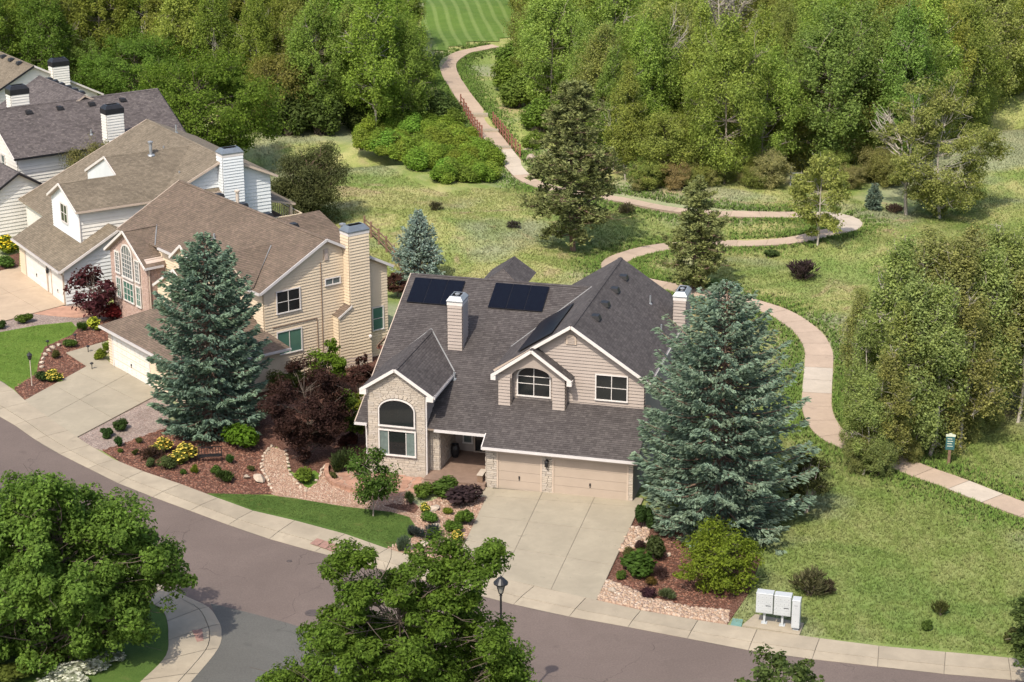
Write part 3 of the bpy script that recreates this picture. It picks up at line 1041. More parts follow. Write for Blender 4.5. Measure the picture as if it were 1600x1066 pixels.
def window(h, c, n, w, hh, cols=2, rows=2, rise=0.0, glass='glass', frame='trim', label=None, casing=.07, proud=.06, mun=.04, sill=True, widths=None):
    """window at c (bottom middle, on the wall face) facing n; rise > 0 gives an arched head"""
    n = Vector(n); r = V3(0, 0, 1).cross(n); c = Vector(c) + n * .045
    P = lambda x, z, d=0.0: c + r * x + V3(0, 0, z) + n * d
    top = lambda x: hh + (rise * math.sqrt(max(0, 1 - (2 * x / w) ** 2)) if rise else 0)
    mb = MB()
    d = proud / 2
    for sx in (-1, 1):
        mb.bar(P(sx * (w / 2 + casing / 2), -casing * .0, d), P(sx * (w / 2 + casing / 2), hh, d), casing, proud, 0, r) if False else mb.obox(P(sx * (w / 2 + casing / 2), hh / 2, d), r * casing / 2, n * d, V3(0, 0, hh / 2 + (0 if rise else casing * .0)))
    mb.obox(P(0, -casing / 2 - .001, d + .012), r * (w / 2 + casing + .015), n * (d + .014), V3(0, 0, casing / 2))
    if rise:
        k = 16; xs = [-w / 2 * cos(pi * i / k) for i in range(k + 1)]
        for a, b in zip(xs, xs[1:]):
            fa = (w / 2 + casing) / (w / 2)
            ta, tb = hh + rise * math.sqrt(max(0, 1 - (2 * a / w) ** 2)), hh + rise * math.sqrt(max(0, 1 - (2 * b / w) ** 2))
            oa, ob = hh + (rise + casing) * math.sqrt(max(0, 1 - (2 * a / w) ** 2)), hh + (rise + casing) * math.sqrt(max(0, 1 - (2 * b / w) ** 2))
            q = [P(a, ta), P(b, tb), P(b * fa, ob), P(a * fa, oa)]
            mb.hexa([q[0], q[1], q[2], q[3]] + [p + n * proud for p in q])
    else:
        mb.obox(P(0, hh + casing / 2 + .001, d), r * (w / 2 + casing), n * d, V3(0, 0, casing / 2))
    edges = [(-w / 2 + w * f) for f in (widths or [i / cols for i in range(cols + 1)])]
    rws = [hh * i / rows for i in range(rows + 1)] if isinstance(rows, int) else [hh * f for f in rows]
    for x in edges[1:-1]: mb.obox(P(x, top(x) / 2, .022), r * mun / 2, n * .022, V3(0, 0, top(x) / 2))
    for z in rws[1:-1] + ([hh] if rise and rows != 1 and rise > .4 else []): mb.obox(P(0, z, .018), r * w / 2, n * .019, V3(0, 0, mun * .4))
    f = mb.obj('window', M[frame], h)
    if label: f['label'] = label
    for i in range(len(edges) - 1):
        x0, x1 = edges[i], edges[i + 1]
        cells = list(zip(rws, rws[1:]))
        if rise and rise > .4: cells.append((hh, None))
        for j, (z0, z1) in enumerate(cells):
            last = j == len(cells) - 1
            if rise and last:
                xs = [x0 + (x1 - x0) * q / 8 for q in range(9)]
                pts = [P(x0, z0, .012), P(x1, z0, .012)] + [P(x, max(z0 + .002, top(x)), .012) for x in xs[::-1]]
            else:
                pts = [P(x0, z0, .012), P(x1, z0, .012), P(x1, z1, .012), P(x0, z1, .012)]
            pm = MB(); pm.prism([p - n * .008 for p in pts], n * .008)
            g = glass[i] if isinstance(glass, (list, tuple)) else glass
            pm.obj('pane', M[g], f)
    return f

def garage_door(h, c, n, w, hh, mat, trim='trim_tan', rows=4, cols=0, inset=-.06, label=None):
    n = Vector(n); r = V3(0, 0, 1).cross(n); c = Vector(c)
    P = lambda x, z, d=0.0: c + r * x + V3(0, 0, z) + n * d
    mb = MB()
    for sx in (-1, 1): mb.obox(P(sx * (w / 2 + .05), hh / 2, .01), r * .05, n * .035, V3(0, 0, hh / 2))
    mb.obox(P(0, hh + .052, .012), r * (w / 2 + .10), n * .036, V3(0, 0, .05))
    d = mb.obj('garage_door', M[trim], h)
    if label: d['label'] = label
    for i in range(rows):
        pm = MB(); z0, z1 = hh * i / rows + .008, hh * (i + 1) / rows - .008
        pm.obox(P(0, (z0 + z1) / 2, -.02), r * (w / 2 - .004), n * .022, V3(0, 0, (z1 - z0) / 2))
        if cols:
            for k in range(cols):
                x = -w / 2 + w * (k + .5) / cols
                pm.obox(P(x, (z0 + z1) / 2, .006), r * (w / cols * .38), n * .010, V3(0, 0, (z1 - z0) * .32))
        pm.obj('door_panel', M[mat], d)
    hm = MB(); hm.obox(P(0, hh * .36, .03), r * .04, n * .03, V3(0, 0, .07)); hm.obox(P(0, hh * .36 - .14, .03), r * .03, n * .02, V3(0, 0, .02)); hm.obj('handle', M['black'], d)
    return d

def chimney(h, u0, u1, v0, v1, z0, z1, mat, cap, expo=.2, capdark=False, flue=True):
    mb = MB(); mb.box(u0 + .01, u1 - .01, v0 + .01, v1 - .01, z0, z1)
    ch = mb.obj('chimney', mat, h)
    sb = MB()
    for a, b in (((u0, v0), (u1, v0)), ((u1, v0), (u1, v1)), ((u1, v1), (u0, v1)), ((u0, v1), (u0, v0))):
        lap(sb, [(a[0], a[1], z0), (b[0], b[1], z0), (b[0], b[1], z1 - .16), (a[0], a[1], z1 - .16)], expo, .055)
    sb.obj('siding', mat, ch, kind='stuff')
    tb = MB(); tb.box(u0 - .03, u1 + .03, v0 - .03, v1 + .03, z1 - (.36 if capdark else .16), z1 + (-.30 if capdark else .05)); tb.obj('chimney_trim', M['trim'] if not capdark else mat, ch)
    c = MB()
    e = .06; b = [(u0 - e, v0 - e), (u1 + e, v0 - e), (u1 + e, v1 + e), (u0 - e, v1 + e)]
    k = .11 if flue else .17; tpt = [(u0 + k, v0 + k), (u1 - k, v0 + k), (u1 - k, v1 - k), (u0 + k, v1 - k)]
    zb, zc, zt = (z1 - .34, z1 + .10, z1 + .38) if capdark else (z1 + .05, z1 + .12, z1 + (.34 if flue else .42))
    for i in range(4):
        j = (i + 1) % 4
        c.poly([(*b[i], zb), (*b[j], zb), (*b[j], zc), (*b[i], zc)])
        c.poly([(*b[i], zc), (*b[j], zc), (*tpt[j], zt), (*tpt[i], zt)])
        ii = [((p[0] - (u0 + u1) / 2) * .82 + (u0 + u1) / 2, (p[1] - (v0 + v1) / 2) * .74 + (v0 + v1) / 2) for p in tpt]
        c.poly([(*tpt[i], zt), (*tpt[j], zt), (*ii[j], zt + .01), (*ii[i], zt + .01)])
        c.poly([(*ii[j], zt + .01), (*ii[i], zt + .01), (*ii[i], zb + .02), (*ii[j], zb + .02)], 1)
    c.poly([(*p, zb + .03) for p in ii], 1)
    c.obj('chimney_cap', [cap, M['vent_black']], ch)
    if flue:
        f = MB(); f.lathe([(.11, 0), (.11, .28), (.15, .29), (.15, .34), (.05, .38)], ((u0 + u1) / 2, (v0 + v1) / 2, zb), 12)
        f.obj('flue', M['cap_light'], ch)
    return ch

def box_vent(h, c, mat='vent_black', s=.30):
    mb = MB(); u, v, z = c
    mb.hexa([(u - s, v - s, z), (u + s, v - s, z), (u + s, v + s, z), (u - s, v + s, z), (u - s * .7, v - s * .8, z + .24), (u + s * .7, v - s * .8, z + .24), (u + s * .7, v + s * .8, z + .24), (u - s * .7, v + s * .8, z + .24)])
    return mb.obj('roof_vent', M[mat], h)

def pipe_vent(h, c, hh=.45, r=.05, mat='cap_light', hood=False):
    mb = MB(); prof = [(r * 2.6, -.06), (r * 2.2, .03), (r, .06), (r, hh)]
    if hood: prof += [(r * 1.6, hh + .01), (r * 1.7, hh + .10), (r * .3, hh + .17)]
    mb.lathe(prof, c, 10)
    return mb.obj('vent_pipe', M[mat], h)

def downspout(h, pts, mat='trim'):
    mb = MB(); mb.tube(pts, .045, 6)
    return mb.obj('downspout', M[mat], h)

# ------------------------------------------------------------------ main house
o1 = at(759.9, 763.1, 0)
H1 = empty('house', o1, -R(14.5), 'tan two storey house with dark grey roof, black solar panels and stone front gable', 'house')
RG = M['roof_grey']; SR = M['siding_rose']
mz = lambda v: 2.885 + .5 * v
# solid bodies
body(H1, [(-7.3, 1.0, 0), (-7.3, 17.0, 0), (-7.3, 17.0, 4.6), (-7.3, 11.37, 8.25), (-7.3, 1.0, 3.1)], (3.6, 0, 0), SR)
body(H1, [(-3.7, 4.3, 0), (-3.7, 17.0, 0), (-3.7, 17.0, 4.6), (-3.7, 11.37, 8.25), (-3.7, 4.3, 4.75)], (7.7, 0, 0), SR)
body(H1, [(0.0, .10, 0), (0.0, 4.4, 0), (0.0, 4.4, 4.75), (0.0, .10, 2.62)], (8.25, 0, 0), SR)
# roof slopes
roof(H1, [(-7.75, .40, mz(.40)), (-7.02, .40, mz(.40)), (-7.02, 1.2, mz(1.2)), (-7.75, 1.2, mz(1.2))], RG)
roof(H1, [(-3.62, .40, mz(.40)), (-.12, .40, mz(.40)), (-.12, 1.2, mz(1.2)), (-3.62, 1.2, mz(1.2))], RG)
roof(H1, [(-7.75, 1.2, mz(1.2)), (-.12, 1.2, mz(1.2)), (-.12, 11.37, mz(11.37)), (-7.75, 11.37, mz(11.37))], RG)
roof(H1, [(-.12, -.45, mz(-.45)), (4.15, -.45, mz(-.45)), (4.15, 11.37, mz(11.37)), (-.12, 11.37, mz(11.37))], RG)
roof(H1, [(4.15, -.45, mz(-.45)), (8.62, -.45, mz(-.45)), (8.62, 3.3, mz(3.3)), (4.15, 3.3, mz(3.3))], RG)
roof(H1, [(-7.75, 17.4, 4.4), (-7.75, 11.37, mz(11.37)), (3.4, 11.37, mz(11.37)), (3.4, 17.4, 4.4)], RG)
ridge_cap(H1, (-7.75, 11.37, mz(11.37)), (3.35, 11.37, mz(11.37)), RG)
# little gable behind the ridge
roof(H1, [(-2.3, 12.4, 8.95), (-2.3, 15.2, 8.95), (-3.7, 15.2, 8.0), (-3.7, 11.7, 8.0)], RG)
roof(H1, [(-2.3, 15.2, 8.95), (-2.3, 12.4, 8.95), (-.9, 11.7, 8.0), (-.9, 15.2, 8.0)], RG)
roof(H1, [(-2.3, 12.4, 8.95), (-3.7, 11.7, 8.0), (-.9, 11.7, 8.0)], RG)
rake(H1, (-7.78, .40, mz(.40)), (-7.78, 11.37, mz(11.37)), M['trim_tan'])
gutter(H1, (-3.1, .33, mz(.40) - .07), (-.12, .33, mz(.40) - .07))
gutter(H1, (-7.78, .33, mz(.40) - .07), (-7.05, .33, mz(.40) - .07))
gutter(H1, (-.14, -.52, mz(-.45) - .06), (8.64, -.52, mz(-.45) - .06))
band(H1, 'fascia', (-.10, -.40, mz(-.45) - .14), (8.6, -.40, mz(-.45) - .14), .03, .22, M['trim_tan'])
rake(H1, (-.14, -.45, mz(-.45)), (-.14, .45, mz(.45)), M['trim'])
# upper right wing
UZ, UU, US = 9.05, 4.15, .66
uz = lambda u: UZ - US * abs(u - UU)
body(H1, [(.05, 3.05, 3.9), (8.25, 3.05, 3.9), (8.25, 3.05, uz(8.25) - .12), (UU, 3.05, UZ - .12), (.05, 3.05, uz(.05) - .12)], (0, 12.7, 0), SR)
body(H1, [(4.2, 4.4, 0), (8.25, 4.4, 0), (8.25, 4.4, 4), (4.2, 4.4, 4)], (0, 11.3, 0), SR)
siding(H1, [(.05, 3.05, 4.3), (8.25, 3.05, 4.3), (8.25, 3.05, uz(8.25) - .14), (UU, 3.05, UZ - .14), (.05, 3.05, uz(.05) - .14)], SR)
siding(H1, [(8.25, 3.05, 4.0), (8.25, 15.7, 4.0), (8.25, 15.7, 6.2), (8.25, 3.05, 6.2)], SR)
siding(H1, [(8.25, .1, .1), (8.25, 15.7, .1), (8.25, 15.7, 4.0), (8.25, 3.1, 4.0), (8.25, .1, 2.5)], SR)
roof(H1, [(UU, 2.55, UZ), (UU, 16.25, UZ), (-.28, 16.25, uz(-.28)), (-.28, 2.55, uz(-.28))], RG)
roof(H1, [(UU, 16.25, UZ), (UU, 2.55, UZ), (8.6, 2.55, uz(8.6)), (8.6, 16.25, uz(8.6))], RG)
ridge_cap(H1, (UU, 2.55, UZ), (UU, 16.25, UZ), RG)
rake(H1, (UU, 2.53, UZ), (8.62, 2.53, uz(8.62)))
rake(H1, (UU, 2.53, UZ), (1.9, 2.53, uz(1.9)))
gutter(H1, (8.66, 2.5, uz(8.6) - .06), (8.66, 16.2, uz(8.6) - .06))
flashing(H1, (3.42, 11.37, 8.56), (-.26, 6.5, 6.12), (.4, -.4, .8))
# arched gable vent
vm = MB()
vm.prism([(3.80, 2.985, 7.85), (4.40, 2.985, 7.85)] + [(4.10 + .30 * cos(a), 2.985, 8.15 + .30 * sin(a)) for a in [pi * i / 10 for i in range(11)]], (0, -.05, 0))
gv = vm.obj('gable_vent', M['trim_tan'], H1)
vm = MB()
for i in range(5): vm.obox((4.10, 2.925, 7.93 + i * .085), (.20 if i < 3 else .17, 0, 0), (0, .012, .008), (0, .0, .022))
vm.obj('louvre', M['siding_rose'], gv)
window(H1, (6.42, 3.03, 4.78), (0, -1, 0), 1.72, 1.42, 2, 2, label='upper window over the garage with white cross bars')
# dormer with arched recess
DV = 2.48
dz = lambda u: 7.60 - .715 * abs(u - 2.02)
for a, b in ((.06, .74), (3.18, 3.88)):
    body(H1, [(a, DV, 3.9), (b, DV, 3.9), (b, 3.06, 3.9), (a, 3.06, 3.9)], (0, 0, 2.1), SR)
    siding(H1, [(a, DV, 4.1), (b, DV, 4.1), (b, DV, 5.98), (a, DV, 5.98)], SR)
    siding(H1, [(b, DV, 4.1), (b, 3.06, 4.1), (b, 3.06, 5.98), (b, DV, 5.98)], SR)
sp = MB()
xs = [.06 + (3.88 - .06) * i / 40 for i in range(41)]
def arch_lo(x): return 5.98 if (x < .74 or x > 3.18) else 5.72 + .72 * math.sqrt(max(0, 1 - ((x - 1.96) / 1.22) ** 2))
for a, b in zip(xs, xs[1:]):
    la, lb = max(5.72, arch_lo(a + 1e-4)), max(5.72, arch_lo(b - 1e-4))
    ta, tb = dz(a) - .10, dz(b) - .10
    if a < .74 or b > 3.2: la = lb = 5.72
    sp.hexa([(a, DV + .0, la), (b, DV + .0, lb), (b, DV + .14, lb), (a, DV + .14, la), (a, DV + .0, ta), (b, DV + .0, tb), (b, DV + .14, tb), (a, DV + .14, ta)])
sp.obj('arch_wall', SR, H1)
roof(H1, [(2.02, 2.12, dz(2.02)), (2.02, 6.0, dz(2.02)), (-.24, 6.0, dz(-.24)), (-.24, 2.12, dz(-.24))], RG)
roof(H1, [(2.02, 6.0, dz(2.02)), (2.02, 2.12, dz(2.02)), (4.28, 2.12, dz(4.28)), (4.28, 3.2, dz(4.28)), (2.9, 6.0, dz(2.9))], RG) if False else roof(H1, [(2.02, 3.6, dz(2.02)), (2.02, 2.12, dz(2.02)), (4.28, 2.12, dz(4.28)), (4.28, 3.04, dz(4.28)), (2.02, 3.04, dz(2.02))][1:], RG)
ridge_cap(H1, (2.02, 2.12, dz(2.02)), (2.02, 3.04, dz(2.02)), RG, .26)
rake(H1, (2.02, 2.10, dz(2.02)), (-.26, 2.10, dz(-.26)))
rake(H1, (2.02, 2.10, dz(2.02)), (4.30, 2.10, dz(4.30)))
for x in (-.16, 4.20): mbx = MB(); mbx.box(x - .14, x + .14, 2.09, 2.5, dz(x) - .36, dz(x) - .1); mbx.obj('eave_return', M['trim'], H1)
window(H1, (1.98, 3.03, 4.62), (0, -1, 0), 1.82, 1.14, 2, [0, .62, 1], .56, label='arched white window set back in the dormer')
# stone front wing
WZ, WU, WS = 6.53, -5.30, .66
wz = lambda u: WZ - WS * abs(u - WU)
body(H1, [(-7.0, .45, 0), (-3.64, .45, 0), (-3.64, .45, 5.3), (WU, .45, WZ - .13), (-7.0, .45, 5.3)], (0, 5.5, 0), M['mortar'])
ax0 = -7.0
holes = [(-6.42 - ax0, -4.13 - ax0, 1.20, 4.3), (-6.42 - ax0, -4.13 - ax0, 4.25, 4.45), (-6.2 - ax0, -4.35 - ax0, 4.45, 4.75)]
stonework(H1, [([(-7.0, .44, 0), (-3.64, .44, 0), (-3.64, .44, 5.28), (WU, .44, WZ - .16), (-7.0, .44, 5.28)], holes)])
siding(H1, [(-3.64, .5, 2.9), (-3.64, 5.6, 2.9), (-3.64, 5.6, 5.1), (-3.64, .5, 5.1)], SR)
stonework(H1, [([(-3.63, .45, .0), (-3.63, 1.1, .0), (-3.63, 1.1, 3.0), (-3.63, .45, 3.0)], [])])
roof(H1, [(WU, .12, WZ), (WU, 7.4, WZ), (-7.32, 7.4, wz(-7.32)), (-7.32, .12, wz(-7.32))], RG)
roof(H1, [(WU, 7.4, WZ), (WU, .12, WZ), (-3.08, .12, wz(-3.08)), (-3.08, 5.0, wz(-3.08)), (-4.0, 6.6, wz(-4.0))], RG)
ridge_cap(H1, (WU, .12, WZ), (WU, 7.3, WZ), RG)
rake(H1, (WU, .10, WZ), (-7.34, .10, wz(-7.34)))
rake(H1, (WU, .10, WZ), (-3.06, .10, wz(-3.06)))
for x in (-7.16, -3.26): mbx = MB(); mbx.box(x - .20, x + .20, .085, .46, wz(x) - .40, wz(x) - .1); mbx.obj('eave_return', M['trim'], H1)
gutter(H1, (-3.02, .12, wz(-3.08) - .05), (-3.02, 4.5, wz(-3.08) - .05))
flashing(H1, (WU, 7.29, 6.53), (-3.08, 4.42, 5.08), (-.3, -.4, .85))
flashing(H1, (WU, 7.29, 6.53), (-7.3, 4.42, 5.08), (.3, -.4, .85))
window(H1, (-5.28, .42, 3.08), (0, -1, 0), 2.02, .92, 1, 1, .62, label='large dark arched window in the stone gable', casing=.07, proud=.09)
window(H1, (-5.27, .42, 1.34), (0, -1, 0), 2.06, 1.42, 3, 1, glass=['curtain', 'glass', 'curtain'], widths=[0, .25, .75, 1], label='lower window of the stone gable with pale curtains', casing=.075, proud=.09)
am = MB()
for i in range(15):
    a0, a1 = pi * i / 15 + .02, pi * (i + 1) / 15 - .02
    f = lambda a, k: (-5.28 + (1.12 + k) * cos(a), .44, 4.0 + (.73 + k) * sin(a))
    q = [f(a0, 0), f(a1, 0), f(a1, .2), f(a0, .2)]
    am.hexa([q[0], q[3], q[2], q[1]] + [(p[0], p[1] - .05, p[2]) for p in (q[0], q[3], q[2], q[1])])
am.obj('arch_stones', M['stone'], H1)
downspout(H1, [(-3.56, .36, 5.0), (-3.56, .40, 4.8), (-3.56, .38, .35), (-3.56, -.1, .16), (-3.3, -.6, .13)])
downspout(H1, [(-7.1, .30, 2.95), (-7.1, .38, 2.7), (-7.1, .38, .1)])
# left wall below the little eave
siding(H1, [(-7.3, .98, .1), (-7.0, .98, .1), (-7.0, .98, 2.95), (-7.3, .98, 2.95)], SR)
# porch
pm = MB(); pm.box(-3.62, -3.02, 1.1, 4.3, 0, 3.2); pm.obj('porch_wall', M['mortar'], H1)
stonework(H1, [([(-3.62, 1.09, .3), (-3.02, 1.09, .3), (-3.02, 1.09, 3.1), (-3.62, 1.09, 3.1)], []), ([(-3.01, 1.1, .3), (-3.01, 4.2, .3), (-3.01, 4.2, 3.1), (-3.01, 1.1, 3.1)], [])])
dk = MB(); dk.box(-3.55, -.02, -.28, 4.25, .02, .30); dk.box(-3.6, .02, -.62, -.30, .0, .15)
deck_ = dk.obj('porch_deck', M['deck'], H1)
bm_ = MB()
for i in range(31):
    y = -.30 + i * .147
    bm_.box(-3.56, -.02, y, y + .138, .30, .335)
for i in range(3): bm_.box(-3.62, .03, -.66 + i * .125, -.66 + i * .125 + .117, .15, .185)
bm_.obj('deck_boards', M['deck'], deck_, kind='stuff')
window(H1, (-1.35, 4.28, .42), (0, -1, 0), .92, 2.05, 1, 1, glass='glass', frame='trim_tan', label='dark front door in the shaded porch')
window(H1, (-2.25, 4.28, .9), (0, -1, 0), .46, 1.5, 1, 1, glass='glass_grey', label='narrow sidelight beside the front door')
# garage front
stonework(H1, [([(.02, .09, .06), (.60, .09, .06), (.60, .09, 2.52), (.02, .09, 2.52)], []), ([(3.18, .09, .06), (3.76, .09, .06), (3.76, .09, 2.52), (3.18, .09, 2.52)], []), ([(8.05, .09, .06), (8.3, .09, .06), (8.3, .09, 2.52), (8.05, .09, 2.52)], []), ([(-.01, 1.6, .3), (-.01, .10, .06), (-.01, .10, 2.6), (-.01, 1.6, 3.3)], [])], proud=(.04, .09))
garage_door(H1, (1.88, .08, .06), (0, -1, 0), 2.40, 2.12, 'door_tan', label='narrow single tan garage door')
garage_door(H1, (5.90, .08, .06), (0, -1, 0), 4.10, 2.12, 'door_tan', label='wide double tan garage door')
band(H1, 'frieze_board', (.0, .06, 2.38), (8.25, .06, 2.38), .05, .22, M['trim_tan'])
lm = MB(); lm.box(3.40, 3.54, -.06, .0, 2.02, 2.08); lm.box(3.42, 3.52, -.20, -.02, 2.08, 2.11)
lm.lathe([(.05, 0), (.10, .05), (.11, .30), (.13, .32), (.03, .44)], (3.47, -.14, 1.68), 8)
ln_ = lm.obj('wall_lantern', M['black'], H1)
# solar panels
def solar(h, p0, du, dv, n, cols, label):
    du, dv, n = Vector(du), Vector(dv), Vector(n)
    for i in range(cols):
        a = Vector(p0) + du * (i / cols) + n * .12
        w = du / cols
        q = [a + w * .005, a + w * .995, a + w * .995 + dv, a + w * .005 + dv]
        fr = MB(); fr.prism([p - n * .035 for p in q], n * .035)
        f = fr.obj('solar_panel', M['black'], h)
        g = MB(); k = .985
        c = sum(q, Vector()) / 4
        qq = [c + (p - c) * .982 + n * .004 for p in q]
        g.poly(qq, 0, [(0, 0), (1.02, 0), (1.02, 2.04), (0, 2.04)])
        g.obj('cell_sheet', M['solar'], f)
mn = V3(0, -.5, 1).normalized()
solar(H1, (-7.36, 9.08, mz(9.08)), (3.12, 0, 0), (0, 1.90, .95), mn, 3, '')
solar(H1, (-2.36, 9.15, mz(9.15)), (3.30, 0, 0), (0, 1.90, .95), mn, 3, '')
ln2 = V3(-.66, 0, 1).normalized()
solar(H1, (1.05, 8.75, uz(1.05)), (0, -5.6, 0), (1.95, 0, 1.287), ln2, 5, '')
# chimneys, vents
chimney(H1, -3.90, -3.04, 5.95, 7.15, 5.2, 8.72, SR, M['cap_light'])
chimney(H1, 8.18, 8.92, 12.3, 13.9, 0.1, 8.0, SR, M['cap_light'])
for v in (13.6, 11.03, 8.24, 5.74): box_vent(H1, (4.86, v, uz(4.86) - .06))
pipe_vent(H1, (6.7, 12.75, uz(6.7)), .5, .05)
pipe_vent(H1, (7.9, 9.95, uz(7.9)), .5, .05)
pipe_vent(H1, (-2.94, 3.92, mz(3.92)), .40, .06)
# ------------------------------------------------------------------ beige neighbour
o2 = at(580.9, 566, 0)
H2 = empty('house', o2, R(38), 'beige siding house with brown shingle roof and tall chimney beside the dark grey roofed house', 'house')
RB = M['roof_brown']; SB = M['siding_beige']
z2 = lambda u: 8.85 - .53 * abs(u + 2.96)
body(H2, [(-7.6, .7, 0), (1.8, .7, 0), (1.8, .7, z2(1.8) - .12), (-2.96, .7, 8.72), (-7.6, .7, z2(-7.6) - .12)], (0, 18.3, 0), SB)
siding(H2, [(-7.6, .69, .1), (1.8, .69, .1), (1.8, .69, z2(1.8) - .14), (-2.96, .69, 8.70), (-7.6, .69, z2(-7.6) - .14)], SB)
siding(H2, [(1.8, .7, .1), (1.8, 19, .1), (1.8, 19, 6.1), (1.8, .7, 6.1)], SB)
siding(H2, [(-7.6, 19, .1), (-7.6, .7, .1), (-7.6, .7, 6.15), (-7.6, 19, 6.15)], SB)
roof(H2, [(-2.96, .35, 8.85), (-2.96, 19.4, 8.85), (-8.0, 19.4, z2(-8)), (-8.0, .35, z2(-8))], RB)
roof(H2, [(-2.96, 19.4, 8.85), (-2.96, .35, 8.85), (2.1, .35, z2(2.1)), (2.1, 19.4, z2(2.1))], RB)
ridge_cap(H2, (-2.96, .35, 8.85), (-2.96, 19.4, 8.85), RB)
rake(H2, (-2.96, .33, 8.85), (-8.03, .33, z2(-8.03)), M['gutter'])
rake(H2, (-2.96, .33, 8.85), (2.13, .33, z2(2.13)), M['gutter'])
rake(H2, (-2.96, 19.42, 8.85), (-8.03, 19.42, z2(-8.03)), M['trim_tan'])
gutter(H2, (-8.07, .35, z2(-8) - .07), (-8.07, 13.5, z2(-8) - .07))
# shallow front gable over the upper wall behind the spruce
roof(H2, [(-8.25, 4.3, 7.98), (-4.7, 4.3, 7.98), (-7.9, 1.3, 6.36), (-8.25, 1.3, 6.36)], RB)
roof(H2, [(-4.7, 4.3, 7.98), (-8.25, 4.3, 7.98), (-8.25, 7.3, 6.36), (-7.9, 7.3, 6.36)], RB)
flashing(H2, (-4.82, 4.13, 7.88), (-7.85, 1.45, 6.36), (-.4, -.2, .85))
# cross gable on the far slope
roof(H2, [(-1.5, 9.6, 7.85), (2.4, 9.6, 7.85), (3.0, 6.6, 6.3), (-1.5, 6.6, 6.3)], RB)
roof(H2, [(2.4, 9.6, 7.85), (-1.5, 9.6, 7.85), (-1.5, 12.6, 6.3), (3.0, 12.6, 6.3)], RB)
body(H2, [(1.8, 6.9, 0), (2.7, 6.9, 0), (2.7, 12.4, 0), (1.8, 12.4, 0)], (0, 0, 6.3), SB)
pipe_vent(H2, (2.95, 7.6, 6.4), .75, .14, 'cap_light', True)
# chimney with a wider base
chimney(H2, -1.55, 0.0, 0.0, .95, 0.05, 9.0, SB, M['cap_metal'], .2, flue=False)
body(H2, [(-2.44, .02, .05), (-1.53, .02, .05), (-1.53, .02, 4.15), (-2.44, .02, 3.6)], (0, .7, 0), SB, 'chimney_base')
siding(H2, [(-2.44, .01, .1), (-1.53, .01, .1), (-1.53, .01, 4.15), (-2.44, .01, 3.6)], SB, .2)
siding(H2, [(-2.45, .7, .1), (-2.45, .01, .1), (-2.45, .01, 3.6), (-2.45, .7, 3.6)], SB, .2)
roof(H2, [(-2.55, -.10, 3.62), (-1.50, -.10, 4.25), (-1.50, .75, 4.25), (-2.55, .75, 3.62)], RB, .08)
rake(H2, (-2.57, -.12, 3.60), (-1.48, -.12, 4.24), M['trim'], .04, .12)
fm = MB(); fm.box(-2.46, .03, -.04, .0, 0, .68); fm.obj('foundation', M['brick_mortar'], H2)
window(H2, (-5.82, .68, 4.55), (0, -1, 0), 1.66, 1.38, 2, 2, label='dark upper window in the beige gable wall')
window(H2, (-5.84, .68, 1.80), (0, -1, 0), 1.74, 1.44, 2, 1, glass='glass_teal', label='lower slider with green blinds')
window(H2, (-2.45, .68, 5.72), (0, -1, 0), 1.06, .36, 2, 1, glass='glass_grey', label='small pale high window beside the chimney')
window(H2, (.98, .68, 1.92), (0, -1, 0), .78, 1.5, 1, 2, glass='glass_teal', label='tall teal window behind the chimney')
vm = MB(); vm.box(-3.06, -2.76, .57, .70, 7.38, 8.14); gv = vm.obj('gable_vent', M['trim_tan'], H2)
vm = MB()
for i in range(8): vm.box(-3.02, -2.80, .545, .575, 7.43 + i * .085, 7.49 + i * .085)
vm.obj('louvre', M['brick_mortar'], gv)
cm = MB(); cm.tube([(-3.32, .61, 7.3), (-3.34, .61, 1.2)], .026, 6); cm.tube([(-7.05, .61, 3.66), (-3.72, .61, 3.64), (-3.70, .61, 1.2)], .026, 6); cm.obj('conduit', M['wood'], H2)
mm = MB(); mm.lathe([(.10, 0), (.12, .05), (.12, .14), (.04, .2)], (-.1, -.06, 1.75), 10); mm.obj('wall_lamp', M['trim'], H2)
for v in (5.0, 8.2, 11.4, 14.6): box_vent(H2, (-2.55, v, z2(-2.55) - .06))
pipe_vent(H2, (-2.5, 12.2, z2(-2.5)), .8, .12, 'tan_pole', True)
pipe_vent(H2, (-5.9, 9.6, z2(-5.9)), .35, .07)
# brick front with tall windows
BU, BC = -9.0, 16.15
bz = lambda v: 6.95 - .66 * abs(v - BC)
body(H2, [(BU, 18.75, 0), (BU, 13.45, 0), (BU, 13.45, 5.2), (BU, BC, 6.84), (BU, 18.75, 5.15)], (1.6, 0, 0), M['brick_mortar'])
bh = [(.75, 4.45, 1.75, 5.25), (1.75, 3.45, 5.2, 5.85)]
stonework(H2, [([(BU - .01, 18.75, 0), (BU - .01, 13.45, 0), (BU - .01, 13.45, 5.16), (BU - .01, BC, 6.8), (BU - .01, 18.75, 5.12)], bh), ([(BU, 13.44, 0), (-7.6, 13.44, 0), (-7.6, 13.44, 5.1), (BU, 13.44, 5.1)], [])], 'brick', (.085,), (.2, .28), 'brickwork', (.010, .018), .007)
roof(H2, [(BU - .3, BC, 6.95), (-6.3, BC, 6.95), (-6.3, 19.05, bz(19.05)), (BU - .3, 19.05, bz(19.05))], RB)
roof(H2, [(-6.3, BC, 6.95), (BU - .3, BC, 6.95), (BU - .3, 13.2, bz(13.2)), (-6.3, 13.2, bz(13.2))], RB)
ridge_cap(H2, (BU - .3, BC, 6.95), (-6.7, BC, 6.95), RB)
rake(H2, (BU - .32, BC, 6.95), (BU - .32, 19.08, bz(19.08)))
rake(H2, (BU - .32, BC, 6.95), (BU - .32, 13.17, bz(13.17)))
